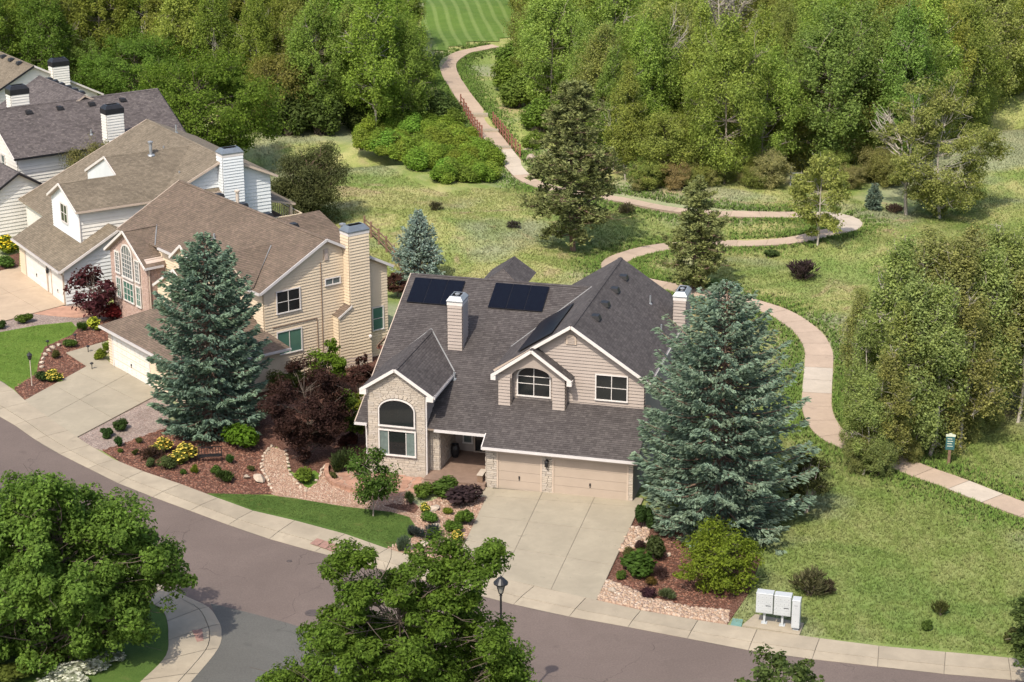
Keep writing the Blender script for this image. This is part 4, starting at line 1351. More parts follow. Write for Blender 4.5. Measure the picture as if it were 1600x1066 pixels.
gutter(H2, (BU - .3, 13.12, bz(13.2) - .06), (-7.9, 13.12, bz(13.2) - .06))
flashing(H2, (-6.66, BC, 6.92), (-8.0, 14.0, 6.2), (-.4, -.3, .85))
NX = (-1, 0, 0)
window(H2, (BU - .02, 16.18, 3.60), NX, 1.36, 1.60, 4, 5, .66, glass='glass_grey', label='tall arched window in the pink brick gable', mun=.03, casing=.11)
for v in (17.6, 14.75): window(H2, (BU - .02, v, 3.66), NX, .52, 1.42, 2, 5, glass='glass_grey', mun=.03, casing=.09)
window(H2, (BU - .02, 16.18, 1.9), NX, 1.36, 1.32, 3, 3, glass='glass_teal', mun=.03)
for v in (17.6, 14.75): window(H2, (BU - .02, v, 1.9), NX, .52, 1.32, 2, 3, glass='glass_teal', mun=.03, casing=.09)
downspout(H2, [(BU + .1, 13.25, 5.0), (BU + .1, 13.36, 4.8), (BU + .1, 13.36, .1)], 'trim_tan')
# dormer gable and bay beside it
def gable_bit(h, u, vc, half, zt, pitch, depth, zb, rm, smat, win):
    zz = lambda v: zt - pitch * abs(v - vc)
    hw = half - .22
    body(h, [(u, vc + hw, zb), (u, vc - hw, zb), (u, vc - hw, zz(vc - hw) - .1), (u, vc, zt - .1), (u, vc + hw, zz(vc + hw) - .1)], (depth * .9, 0, 0), smat)
    siding(h, [(u - .01, vc + hw, zb), (u - .01, vc - hw, zb), (u - .01, vc - hw, zz(vc - hw) - .12), (u - .01, vc, zt - .12), (u - .01, vc + hw, zz(vc + hw) - .12)], smat)
    siding(h, [(u, vc - hw - .01, zb), (u + depth * .9, vc - hw - .01, zb), (u + depth * .9, vc - hw - .01, zz(vc - hw) - .1), (u, vc - hw - .01, zz(vc - hw) - .1)], smat)
    roof(h, [(u - .25, vc, zt), (u + depth, vc, zt), (u + depth, vc + half, zz(vc + half)), (u - .25, vc + half, zz(vc + half))], rm)
    roof(h, [(u + depth, vc, zt), (u - .25, vc, zt), (u - .25, vc - half, zz(vc - half)), (u + depth, vc - half, zz(vc - half))], rm)
    rake(h, (u - .27, vc, zt), (u - .27, vc + half, zz(vc + half))); rake(h, (u - .27, vc, zt), (u - .27, vc - half, zz(vc - half)))
    w, hh, rise, z = win
    window(h, (u - .03, vc, z), NX, w, hh, 2, 1, rise)
gable_bit(H2, -8.05, 9.95, 1.55, 7.2, .74, 2.2, 4.6, RB, SB, (.95, .3, .42, 5.35))
gable_bit(H2, -8.65, 9.95, 2.95, 5.65, .60, 1.3, 0, RB, SB, (1.5, 1.0, .62, 2.9))
# garage wing with hip roof
body(H2, [(-13.7, -.5, 0), (-7.6, -.5, 0), (-7.6, 10.2, 0), (-13.7, 10.2, 0)], (0, 0, 2.62), SB)
siding(H2, [(-13.7, -.51, .1), (-7.3, -.51, .1), (-7.3, -.51, 2.6), (-13.7, -.51, 2.6)], SB)
siding(H2, [(-13.71, 10.2, .05), (-13.71, -.5, .05), (-13.71, -.5, 2.6), (-13.71, 10.2, 2.6)], SB)
gz = 2.72
roof(H2, [(-14.15, 10.5, gz), (-14.15, -.95, gz), (-8.45, 4.75, 5.57)], RB)
roof(H2, [(-14.15, -.95, gz), (-6.75, -.95, gz), (-7.55, .72, 3.55), (-7.55, 4.75, 5.57), (-8.45, 4.75, 5.57)], RB)
roof(H2, [(-14.15, 10.5, gz), (-8.45, 4.75, 5.57), (-7.55, 4.75, 5.57), (-7.55, 10.5, gz)], RB)
gutter(H2, (-14.22, -.95, gz - .07), (-14.22, 10.5, gz - .07)); gutter(H2, (-14.15, -1.02, gz - .07), (-6.75, -1.02, gz - .07))
garage_door(H2, (-13.76, 7.1, .06), NX, 4.88, 2.13, 'door_white', 'trim', 4, 8)
stonework(H2, [([(-13.72, 10.2, .05), (-13.72, 9.75, .05), (-13.72, 9.75, 2.5), (-13.72, 10.2, 2.5)], [])], 'brick', (.085,), (.2, .28), 'brickwork', (.02, .03), .007)
for v in (8.8, 7.1, 5.4):
    vm = MB()
    for dv in (-.28, 0, .28): vm.box(-13.82, -13.72, v + dv - .11, v + dv + .11, 2.36, 2.50)
    vm.obj('frieze_ornament', M['black'], H2)

# ------------------------------------------------------------------ white neighbour with tan roof
o3 = at(103.6, 477.8, 0)
H3 = empty('house', o3, R(32), 'white siding house with tan shingle roof and two white garage doors', 'house')
RT = M['roof_tan']; SW = M['siding_white']; SC = M['siding_cool']
body(H3, [(0, 0, 0), (7.2, 0, 0), (7.2, 0, 2.9), (4.1, 0, 4.9), (0, 0, 2.65)], (0, 9.5, 0), SW)
siding(H3, [(0, -.01, .1), (7.2, -.01, .1), (7.2, -.01, 2.9), (4.1, -.01, 4.9), (0, -.01, 2.6)], SC, .27)
roof(H3, [(-.45, -.42, 2.68), (4.1, -.42, 5.12), (4.1, 9.8, 5.12), (-.45, 9.8, 2.68)], RT)
roof(H3, [(4.1, -.42, 5.12), (7.6, -.42, 3.2), (7.6, 3.0, 3.2), (4.1, 3.0, 5.12)], RT)
rake(H3, (-.47, -.44, 2.66), (4.1, -.44, 5.10), M['trim']); rake(H3, (4.1, -.44, 5.10), (7.6, -.44, 3.18), M['trim'])
gutter(H3, (-.52, -.42, 2.62), (-.52, 9.8, 2.62))
for v, w in ((5.85, 4.5), (1.35, 2.4)): garage_door(H3, (-.05, v, .06), NX, w, 2.1, 'door_white', 'trim_tan', 4, 6 if w > 3 else 3)
siding(H3, [(-.02, 9.5, .05), (-.02, 8.3, .05), (-.02, 8.3, 2.6), (-.02, 9.5, 2.6)], M['siding_beige'])
lm = MB(); lm.lathe([(.05, 0), (.1, .05), (.11, .3), (.03, .44)], (-.14, 3.2, 1.6), 8); lm.obj('wall_lantern', M['black'], H3)
# upper block
body(H3, [(2.0, 1.6, 2.6), (2.0, 7.3, 2.6), (2.0, 7.3, 6.3), (2.0, 4.6, 7.6), (2.0, 1.6, 6.4)], (11, 0, 0), SW)
siding(H3, [(2.0, 1.59, 2.6), (13.2, 1.59, 2.6), (13.2, 1.59, 6.4), (2.0, 1.59, 6.4)], SW, .27)
siding(H3, [(1.99, 7.2, 3.4), (1.99, 1.6, 3.4), (1.99, 1.6, 6.42), (1.99, 4.6, 7.6), (1.99, 7.2, 6.4)], SC)
s3 = lambda v: 6.4 + .41 * (v - 1.3)
roof(H3, [(1.65, 1.25, s3(1.25)), (6.1, 1.25, s3(1.25)), (6.1, 4.6, s3(4.6)), (1.65, 4.6, s3(4.6))], RT)
roof(H3, [(6.1, 1.25, s3(1.25)), (13.2, 1.25, s3(1.25)), (13.2, 6.9, s3(6.9)), (6.1, 6.9, s3(6.9))], RT)
roof(H3, [(1.65, 4.6, s3(4.6)), (13.2, 4.6, s3(4.6)), (13.2, 7.25, 6.36), (1.65, 7.25, 6.36)], RT)
roof(H3, [(6.1, 6.9, s3(6.9)), (13.2, 6.9, s3(6.9)), (13.2, 11.2, 6.75), (6.1, 11.2, 6.75)], RT)
body(H3, [(6.2, 11.0, 4.5), (6.2, 4.7, 4.5), (6.2, 4.7, 7.7), (6.2, 6.9, 8.6), (6.2, 11.0, 6.8)], (6, 0, 0), SC)
ridge_cap(H3, (1.65, 4.6, s3(4.6)), (6.1, 4.6, s3(4.6)), RT); ridge_cap(H3, (6.05, 6.9, s3(6.9)), (12.8, 6.9, s3(6.9)), RT)
rake(H3, (1.63, 4.6, s3(4.6)), (1.63, 1.22, s3(1.22)), M['trim']); rake(H3, (1.63, 4.6, s3(4.6)), (1.63, 7.27, 6.36), M['trim'])
rake(H3, (6.07, 6.9, s3(6.9)), (6.07, 4.7, s3(4.7)), M['trim']); rake(H3, (6.07, 6.9, s3(6.9)), (6.07, 11.2, 6.75), M['trim'])
gutter(H3, (1.65, 1.18, s3(1.25) - .06), (13.2, 1.18, s3(1.25) - .06), M['trim_tan'])
window(H3, (1.97, 4.55, 4.85), NX, 1.25, 1.3, 2, 2, label='blue tinted window in the white front gable')
downspout(H3, [(1.95, 1.4, 6.2), (1.95, 1.5, 6.0), (1.95, 1.5, 4.0)])
# back block with the long front slope
b3 = lambda u: 8.85 - .46 * abs(u - 13.4)
roof(H3, [(13.4, 1.2, 8.85), (13.4, 16.4, 8.85), (9.2, 16.4, b3(9.2)), (9.2, 1.2, b3(9.2))], RT)
roof(H3, [(9.2, 5.0, b3(9.2)), (9.2, 16.4, b3(9.2)), (2.4, 15.6, b3(2.4)), (2.4, 7.6, b3(2.4))], RT) if False else roof(H3, [(9.2, 7.3, b3(9.2)), (9.2, 16.4, b3(9.2)), (2.4, 16.4, b3(2.4)), (2.4, 7.3, b3(2.4))], RT)
roof(H3, [(13.4, 16.4, 8.85), (13.4, 1.2, 8.85), (17.5, 1.2, b3(17.5)), (17.5, 16.4, b3(17.5))], RT)
ridge_cap(H3, (13.4, 1.2, 8.85), (13.4, 16.4, 8.85), RT)
body(H3, [(9.4, 1.7, 0), (17.1, 1.7, 0), (17.1, 1.7, 7.0), (13.4, 1.7, 8.7), (9.4, 1.7, 6.9)], (0, 14.4, 0), SC)
body(H3, [(2.8, 7.4, 0), (9.4, 7.4, 0), (9.4, 16.0, 0), (2.8, 16.0, 0)], (0, 0, 3.7), SW)
siding(H3, [(9.4, 1.69, 2), (17.1, 1.69, 2), (17.1, 1.69, 7.0), (13.4, 1.69, 8.68), (9.4, 1.69, 6.85)], SC, .27)
siding(H3, [(17.11, 1.7, .1), (17.11, 16, .1), (17.11, 16, 6.9), (17.11, 1.7, 6.9)], SC, .27)
rake(H3, (13.4, 1.18, 8.85), (9.2, 1.18, b3(9.2)), M['trim_tan']); rake(H3, (13.4, 1.18, 8.85), (17.53, 1.18, b3(17.53)), M['trim_tan'])
rake(H3, (13.4, 16.42, 8.85), (2.4, 16.42, b3(2.4)), M['trim_tan'])
chimney(H3, 12.9, 14.55, .75, 1.8, 0, 9.15, SC, M['cap_metal'], .22, flue=False)
pipe_vent(H3, (9.6, 6.4, s3(6.4)), .9, .12, 'cap_light', True); pipe_vent(H3, (10.6, 3.5, s3(3.5)), .4, .06); pipe_vent(H3, (11.6, 8.8, b3(11.6)), .4, .06)
pipe_vent(H3, (13.6, 11.0, 8.8), .6, .06)
# back porch with railing
roof(H3, [(17.2, 3.2, 4.7), (19.9, 3.2, 4.0), (19.9, 9.0, 4.0), (17.2, 9.0, 4.7)], RT)
pmx = MB(); pmx.box(19.5, 19.7, 3.4, 3.6, 0, 4.0); pmx.box(19.5, 19.7, 8.6, 8.8, 0, 4.0); pmx.obj('porch_post', M['siding_beige'], H3)
dk = MB(); dk.box(17.15, 20.0, 2.2, 9.0, 2.2, 2.4); dk.box(19.8, 19.95, 2.3, 2.45, 0, 2.2); dk.obj('balcony', M['wood'], H3)
rl = MB()
for i in range(14):
    rl.box(17.3 + i * .2, 17.36 + i * .2, 2.22, 2.28, 2.4, 3.35)
rl.box(17.2, 20.0, 2.2, 2.3, 3.35, 3.42)
for i in range(20): rl.box(19.92, 19.98, 2.3 + i * .33, 2.36 + i * .33, 2.4, 3.35)
rl.box(19.9, 20.0, 2.2, 9.0, 3.35, 3.42)
rl.obj('railing', M['siding_beige'], H3)

# ------------------------------------------------------------------ white house with charcoal roof and three black capped chimneys, and the one behind
o4 = V3(-43.79, 170.69, 0)
H4 = empty('house', o4, R(35), 'white siding house with charcoal roof and two black capped chimneys', 'house')
RC = M['roof_char']
z4 = lambda v: 9.0 - .566 * abs(v + 10.3)
body(H4, [(-5.4, -15.1, 0), (-5.4, -5.4, 0), (-5.4, -5.4, z4(-5.4) - .12), (-5.4, -10.3, 8.88), (-5.4, -15.1, z4(-15.1) - .12)], (14.3, 0, 0), SW)
siding(H4, [(-5.4, -15.11, .1), (8.9, -15.11, .1), (8.9, -15.11, 6.2), (-5.4, -15.11, 6.2)], SW, .28)
siding(H4, [(-5.41, -5.4, .1), (-5.41, -15.1, .1), (-5.41, -15.1, 6.1), (-5.41, -10.3, 8.8), (-5.41, -5.4, 6.1)], SW, .28)
roof(H4, [(-5.85, -15.6, z4(-15.6)), (9.3, -15.6, z4(-15.6)), (9.3, -10.3, 9.0), (-5.85, -10.3, 9.0)], RC)
roof(H4, [(-5.85, -10.3, 9.0), (9.3, -10.3, 9.0), (9.3, -5.0, z4(-5)), (-5.85, -5.0, z4(-5))], RC)
ridge_cap(H4, (-5.85, -10.3, 9.0), (9.3, -10.3, 9.0), RC)
rake(H4, (-5.87, -15.6, z4(-15.6)), (-5.87, -10.3, 9.0), M['trim']); rake(H4, (9.32, -15.6, z4(-15.6)), (9.32, -10.3, 9.0), M['black'])
gutter(H4, (-5.85, -15.67, z4(-15.6) - .07), (9.3, -15.67, z4(-15.6) - .07), M['black'])
x4 = lambda u: 9.3 - .55 * abs(u - 2.6)
roof(H4, [(2.6, -10.6, 9.3), (2.6, -.8, 9.3), (-4.0, -.8, x4(-4)), (-4.0, -10.6, x4(-4))], RC)
roof(H4, [(2.6, -.8, 9.3), (2.6, -10.6, 9.3), (9.2, -10.6, x4(9.2)), (9.2, -.8, x4(9.2))], RC)
ridge_cap(H4, (2.6, -10.3, 9.3), (2.6, -.8, 9.3), RC)
body(H4, [(-3.7, -10, 0), (8.9, -10, 0), (8.9, -10, 5.6), (2.6, -10, 9.1), (-3.7, -10, 5.6)], (0, 9.0, 0), SW)
for v in (-9.0, -7.6, -6.2, -4.8, -3.4, -2.2): box_vent(H4, (2.95, v, x4(2.95) - .04))
for u in (-2.6, .1, 2.9, 5.7): box_vent(H4, (u, -11.1, z4(-11.1) - .05))
chimney(H4, -3.55, -2.0, -9.9, -8.9, 6.0, 10.2, SW, M['black'], .23, True, flue=False)
chimney(H4, 2.0, 3.5, -16.1, -15.1, 0, 9.0, SW, M['black'], .23, True, flue=False)
pipe_vent(H4, (1.4, -14.2, z4(-14.2)), .4, .06)
for v in (-12.2, -11.3): window(H4, (-5.43, v, 4.4), NX, .62, 1.2, 1, 2, glass='glass_grey')
# front wing under the eave
w4 = lambda u: 5.75 - .62 * abs(u + 6.9)
body(H4, [(-8.9, -18.7, 0), (-4.9, -18.7, 0), (-4.9, -18.7, w4(-4.9) - .1), (-6.9, -18.7, 5.65), (-8.9, -18.7, w4(-8.9) - .1)], (0, 6, 0), SW)
siding(H4, [(-8.9, -18.71, .1), (-4.9, -18.71, .1), (-4.9, -18.71, w4(-4.9) - .12), (-6.9, -18.71, 5.6), (-8.9, -18.71, w4(-8.9) - .12)], SW, .28)
roof(H4, [(-6.9, -19.1, 5.75), (-6.9, -13, 5.75), (-9.3, -13, w4(-9.3)), (-9.3, -19.1, w4(-9.3))], RC)
roof(H4, [(-6.9, -13, 5.75), (-6.9, -19.1, 5.75), (-4.5, -19.1, w4(-4.5)), (-4.5, -13, w4(-4.5))], RC)
rake(H4, (-6.9, -19.12, 5.75), (-9.3, -19.12, w4(-9.3)), M['black']); rake(H4, (-6.9, -19.12, 5.75), (-4.5, -19.12, w4(-4.5)), M['black'])

H5 = empty('house', o4, R(35), 'far white house with light tan roof behind the charcoal roofed house', 'house')
z5 = lambda u: 7.8 - .52 * abs(u - 6.8)
body(H5, [(.6, 11.3, 0), (13, 11.3, 0), (13, 11.3, z5(13) - .1), (6.8, 11.3, 7.7), (.6, 11.3, z5(.6) - .1)], (0, 16, 0), SW)
siding(H5, [(.6, 11.29, .1), (13, 11.29, .1), (13, 11.29, z5(13) - .12), (6.8, 11.29, 7.66), (.6, 11.29, z5(.6) - .12)], SW, .28)
roof(H5, [(6.8, 10.9, 7.8), (6.8, 28, 7.8), (-3.0, 28, z5(-3)), (-3.0, 10.9, z5(-3))], RT)
roof(H5, [(6.8, 28, 7.8), (6.8, 10.9, 7.8), (13.5, 10.9, z5(13.5)), (13.5, 28, z5(13.5))], RT)
body(H5, [(-2.6, 11.3, 0), (.7, 11.3, 0), (.7, 27, 0), (-2.6, 27, 0)], (0, 0, 2.6), SW)
rake(H5, (6.8, 10.88, 7.8), (-3.0, 10.88, z5(-3)), M['black']); rake(H5, (6.8, 10.88, 7.8), (13.5, 10.88, z5(13.5)), M['trim'])
ridge_cap(H5, (6.8, 10.9, 7.8), (6.8, 28, 7.8), RT)
for v in (13.5, 15.5, 17.5): box_vent(H5, (6.4, v, z5(6.4)))
chimney(H5, 8.4, 10.0, 10.4, 11.4, 0, 7.9, SW, M['black'], .23, True, flue=False)
for ch in H5.children: ch.location = V3(-6.8, -18, 0)
H5.location = o4 + Matrix.Rotation(R(35), 3, 'Z') @ V3(6.8, 18, 0)

# ------------------------------------------------------------------ plants
def unit(n, rg):
    d = rg.normal(size=(n, 3)); return d / np.linalg.norm(d, axis=1, keepdims=True)

def leaf_quads(C, Nn, size, aspect, rg, fold=.18):
    """rhombic leaves at C facing Nn"""
    n = len(C)
    t = rg.normal(size=(n, 3)); t -= (t * Nn).sum(1, keepdims=True) * Nn; t /= np.linalg.norm(t, axis=1, keepdims=True) + 1e-9
    b = np.cross(Nn, t)
    s = size[:, None]
    V = np.stack([C - t * s, C + b * s * aspect + Nn * s * fold, C + t * s, C - b * s * aspect + Nn * s * fold], 1)
    return V.reshape(-1, 3), np.arange(n * 4).reshape(n, 4)

def tubes(segs, n=6):
    """tapered limbs: list of (points, radii)"""
    VV, FF = [], []; base = 0
    for pts, rad in segs:
        pts = np.asarray(pts, float); k = len(pts)
        d = np.gradient(pts, axis=0); d /= np.linalg.norm(d, axis=1, keepdims=True) + 1e-9
        ref = np.array([0., 0, 1]) if abs(d[0][2]) < .9 else np.array([1., 0, 0])
        a = np.cross(d, ref); a /= np.linalg.norm(a, axis=1, keepdims=True) + 1e-9
        b = np.cross(d, a)
        th = np.arange(n) * 2 * pi / n
        ring = pts[:, None, :] + (a[:, None, :] * np.cos(th)[None, :, None] + b[:, None, :] * np.sin(th)[None, :, None]) * np.asarray(rad)[:, None, None]
        VV.append(ring.reshape(-1, 3))
        i = np.arange(k - 1)[:, None] * n; j = np.arange(n)[None, :]; l = (j + 1) % n
        f = np.stack([i + j, i + l, i + n + l, i + n + j], -1).reshape(-1, 4) + base
        FF.append(f); base += k * n
    return np.concatenate(VV), np.concatenate(FF)

def limb(p, q, r0, r1, rg, bend=.12, k=6):
    p = np.asarray(p, float); q = np.asarray(q, float)
    t = np.linspace(0, 1, k)[:, None]
    L_ = np.linalg.norm(q - p)
    off = rg.normal(size=3) * bend * L_; off2 = rg.normal(size=3) * bend * .4 * L_
    pts = p + (q - p) * t + off * (4 * t * (1 - t)) * .5 + off2 * np.sin(t * 2 * pi) * .5
    return pts, np.linspace(r0, r1, k)

def make_broadleaf(seed, h, w, trunk_h, n_clump, n_leaf, leaf, bark_m, shape='round', rc=.24, trunk_r=None, multi=1, bare=0, lobes=None, nsub=11, tight=.46, vz=.72, lo=.35, hi=.95, lobe_r=1.0):
    """trunk, limbs and leaf clumps set in a crown; returns (trunk mesh, crown mesh)"""
    rg = np.random.default_rng(seed)
    tr = trunk_r or h * .022
    segs = []
    zc = (h + trunk_h) / 2; rz = (h - trunk_h) / 2
    cl = []
    while len(cl) < n_clump:
        d = unit(1, rg)[0]
        r = rg.uniform(.35, 1.0) ** .55
        p = d * r
        zz = (p[2] + 1) / 2
        if shape == 'round': f = 1.0
        elif shape == 'spread': f = 1.0 - .25 * zz
        elif shape == 'column': f = (.62 + .5 * sin(pi * min(1, zz * 1.05 + .1)))
        elif shape == 'cone': f = 1.25 * (1 - zz) ** .7 + .12
        elif shape == 'vase': f = .5 + .65 * zz
        x, y, z = p[0] * w / 2 * f, p[1] * w / 2 * f, zc + p[2] * rz
        if any((x - c[0]) ** 2 + (y - c[1]) ** 2 + (z - c[2]) ** 2 < (rc * w * .42) ** 2 for c in cl) and rg.random() < .8: continue
        cl.append(np.array([x, y, z]))
    if lobes:
        cl = []
        for lx, lz, lr in lobes:
            for _ in range(max(2, int(3.2 * lr ** 1.6 + 1))):
                d = unit(1, rg)[0] * rg.uniform(.25, 1) ** .5 * lr
                cl.append(np.array([lx + d[0] * .8, d[1] * 1.9 + rg.normal() * .3, lz + d[2] * .8]))
    tops = []
    for m_ in range(multi):
        a = rg.uniform(0, 2 * pi)
        off = np.array([cos(a), sin(a), 0]) * (.0 if multi == 1 else w * .10)
        top = off * 2.2 + np.array([rg.normal() * w * .04, rg.normal() * w * .04, trunk_h + (h - trunk_h) * .78])
        pts, rad = limb(off * .4 + np.array([0, 0, -.15]), top, tr * (1 if multi == 1 else .7), tr * .16, rg, .05, 9)
        segs.append((pts, rad)); tops.append((pts, rad))
    for c in cl:
        pts, rad = tops[rg.integers(len(tops))]
        zz = max(trunk_h * .75, c[2] - rg.uniform(.25, .6) * np.hypot(c[0], c[1]) - .4)
        i = int(np.clip(np.searchsorted(pts[:, 2], zz), 1, len(pts) - 2))
        s0 = pts[i]
        segs.append(limb(s0, c, max(.012, rad[i] * .45), .012, rg, .10, 6))
        for _ in range(3):
            e = c + rg.normal(size=3) * rc * w * .5
            segs.append(limb(s0 + (c - s0) * rg.uniform(.5, .9), e, .02, .006, rg, .12, 4))
    for _ in range(bare):
        c = cl[rg.integers(len(cl))]; s0 = np.array([c[0] * .4, c[1] * .4, c[2] - h * .10])
        e = c * np.array([1.25, 1.25, 1]) + np.array([0, 0, h * rg.uniform(.02, .10)])
        segs.append(limb(s0, e, .07, .02, rg, .12, 6))
        for _k in range(5):
            segs.append(limb(s0 + (e - s0) * rg.uniform(.4, .95), e + rg.normal(size=3) * w * .09, .03, .008, rg, .15, 4))
    V, F = tubes(segs, 6)
    tm = quads_mesh('trunk', V, F, [bark_m], True)
    cl = np.array(cl)
    wt = rg.uniform(.55, 1.35, len(cl)); wt /= wt.sum()
    idx = rg.choice(len(cl), n_leaf, p=wt)
    R_ = rc * w * rg.uniform(.65, 1.2, len(cl))
    if lobes: R_ = rg.uniform(.55, 1.0, len(cl)) * lobe_r
    d = unit(n_leaf, rg)
    rr = rg.uniform(0.25, 1, n_leaf) ** .5
    sub = unit(len(cl) * nsub, rg).reshape(len(cl), nsub, 3) * rg.uniform(lo, hi, (len(cl), nsub, 1))
    pick = rg.integers(0, nsub, n_leaf)
    pull = sub[idx, pick]
    C = cl[idx] + (d * rr[:, None] * tight + pull) * R_[idx][:, None] * np.array([1, 1, vz])
    out = C - cl[idx]; out /= np.linalg.norm(out, axis=1, keepdims=True) + 1e-9
    cc = C / np.array([w / 2, w / 2, h]) - np.array([0, 0, .45]); cc /= np.linalg.norm(cc, axis=1, keepdims=True) + 1e-9
    out = out * .45 + d * .25 + cc * .45
    Nn = out * .7 + np.array([0, 0, .65]) + rg.normal(size=(n_leaf, 3)) * .5
    Nn /= np.linalg.norm(Nn, axis=1, keepdims=True)
    size = leaf * rg.uniform(.55, 1.25, n_leaf)
    k = C[:, 2] > max(.08, trunk_h * .35)
    V, F = leaf_quads(C[k], Nn[k], size[k], .55, rg)
    return tm, quads_mesh('crown', V, F, [M['leaf']])

def make_spruce(seed, h, w, spc=.30, per=46, leaf=.20, low=.02, prof=2.9):
    rg = np.random.default_rng(seed)
    segs = [limb([0, 0, -.15], [rg.normal() * .1, rg.normal() * .1, h * .985], h * .021, .02, rg, .01, 10)]
    C, D, S, T, Nz = [], [], [], [], []
    z = h * low
    lean = rg.uniform(.70, 1.12, 14); ph = rg.uniform(0, 2 * pi)
    while z < h * .985:
        f = 1 - z / h
        Rz = w / 2 * (1 - (1 - f) ** prof) * (1 - .18 * max(0, .10 - z / h) / .10)
        nb = int(rg.integers(7, 11)) if f > .12 else 5
        a0 = rg.uniform(0, 2 * pi)
        for b in range(nb):
            a = a0 + 2 * pi * b / nb + rg.normal() * .2
            sect = lean[int(((a + ph) % (2 * pi)) / (2 * pi) * 14) % 14]
            L_ = max(.22, Rz * rg.uniform(.66, 1.10) * (.4 + .6 * sect))
            dr = np.array([cos(a), sin(a), 0])
            droop = -.20 + .55 * (z / h) ** 1.5 + rg.normal() * .05
            t = np.linspace(0, 1, 7)
            pts = np.array([0, 0, z]) + dr * (L_ * t)[:, None] + np.array([0, 0, 1.]) * (L_ * (droop * t + .22 * t ** 2.6 - .05 * np.sin(t * pi)))[:, None]
            segs.append((pts, np.linspace(max(.012, .012 + .014 * L_), .006, 7)))
            n = max(10, int(per * (L_ / (w / 2)) ** 1.25 + 6))
            tt = rg.uniform(.16, 1.0, n) ** .75
            P = np.stack([np.interp(tt, t, pts[:, k]) for k in range(3)], 1)
            side = np.cross(dr, [0, 0, 1.])
            sg = rg.choice([-1, 1], n)
            spread = (rg.uniform(.0, .30, n) * L_ * (1.12 - tt) + rg.uniform(0, .12, n))
            P = P + side * (sg * spread)[:, None] - np.array([0, 0, 1.]) * (spread * rg.uniform(.1, .4, n) - rg.uniform(-.10, .10, n))[:, None] + dr * (spread * .55)[:, None]
            dd = dr * .75 + side * (sg * rg.uniform(.1, .9, n))[:, None] + np.array([0, 0, 1.]) * rg.uniform(-.30, .22, n)[:, None]
            dd /= np.linalg.norm(dd, axis=1, keepdims=True)
            C.append(P); D.append(dd); S.append(leaf * rg.uniform(.65, 1.25, n) * (.75 + .25 * f)); T.append(np.clip(tt * 1.3 - .45 + rg.normal(size=n) * .15, 0, 1))
        z += spc * rg.uniform(.75, 1.25) * (.55 + .45 * f)
    C, D, S, T = map(np.concatenate, (C, D, S, T))
    n = len(C)
    nz = np.array([0, 0, 1.]) + rg.normal(size=(n, 3)) * .55
    b = np.cross(D, nz); b /= np.linalg.norm(b, axis=1, keepdims=True)
    up = np.cross(b, D)
    s = S[:, None]
    A = C - D * s * .75; E_ = C + D * s * 1.05
    V1 = np.stack([A, C + b * s * .42 + up * s * .12, E_, C - b * s * .42 + up * s * .12], 1)
    V2 = np.stack([A, C + up * s * .34, E_, C - up * s * .26], 1)
    V = np.concatenate([V1, V2]).reshape(-1, 3)
    F = np.arange(len(V)).reshape(-1, 4)
    tip = np.repeat(np.concatenate([T, T]), 4)
    tip = tip.reshape(-1, 4) * np.array([.2, .6, 1.0, .6]); tip = tip.ravel()
    V_, F_ = tubes(segs, 5)
    return quads_mesh('trunk', V_, F_, [M['bark_red']], True), quads_mesh('crown', V, F, [M['needle']], attr=tip)

def make_pine(seed, h, w, nb=75, low=.18, tuft=.26, dens=1.0):
    rg = np.random.default_rng(seed)
    tr, rad = limb([0, 0, -.15], [rg.normal() * .2, rg.normal() * .2, h * .97], h * .020, .03, rg, .015, 10)
    segs = [(tr, rad)]
    C, D, S = [], [], []
    for i in range(nb):
        zf = low + (1 - low) * (i + rg.uniform(0, 1)) / nb
        z = h * zf
        prof = (1 - (zf - low) / (1 - low)) ** .45 * min(1, .55 + (zf - low) * 2.4)
        L_ = max(.3, w / 2 * prof * rg.uniform(.6, 1.12))
        a = rg.uniform(0, 2 * pi); dr = np.array([cos(a), sin(a), 0])
        base = np.array([np.interp(z, tr[:, 2], tr[:, 0]), np.interp(z, tr[:, 2], tr[:, 1]), z])
        end = base + dr * L_ + np.array([0, 0, L_ * rg.uniform(-.08, .38)])
        pts, rd = limb(base, end, .02 + .018 * L_, .012, rg, .07, 6)
        segs.append((pts, rd))
        nt_ = max(3, int((5 + 7 * L_ / (w / 2)) * dens))
        for k in range(nt_):
            t = rg.uniform(.30, 1.0); j = t * 5; i0 = int(min(4, j)); p = pts[i0] + (pts[i0 + 1] - pts[i0]) * (j - i0)
            q = p + rg.normal(size=3) * np.array([.32, .32, .18]) * L_ * .42
            q[2] += abs(rg.normal()) * .10
            segs.append(limb(p, q, .02, .008, rg, .1, 3))
            m = 26
            dd = unit(m, rg); dd[:, 2] = np.abs(dd[:, 2]) * .7 - .1; dd += dr * .25
            dd /= np.linalg.norm(dd, axis=1, keepdims=True)
            C.append(q + dd * tuft * rg.uniform(.15, .8, m)[:, None] + rg.normal(size=(m, 3)) * tuft * .25); D.append(dd); S.append(np.full(m, tuft) * rg.uniform(.7, 1.2, m))
    C, D, S = map(np.concatenate, (C, D, S)); n = len(C)
    b = np.cross(D, rg.normal(size=(n, 3))); b /= np.linalg.norm(b, axis=1, keepdims=True) + 1e-9
    s = S[:, None]
    V = np.stack([C - D * s * .5, C + b * s * .20, C + D * s * .6, C - b * s * .20], 1).reshape(-1, 3)
    V_, F_ = tubes(segs, 5)
    return quads_mesh('trunk', V_, F_, [M['bark_red']], True), quads_mesh('crown', V, np.arange(len(V)).reshape(-1, 4), [M['needle']])

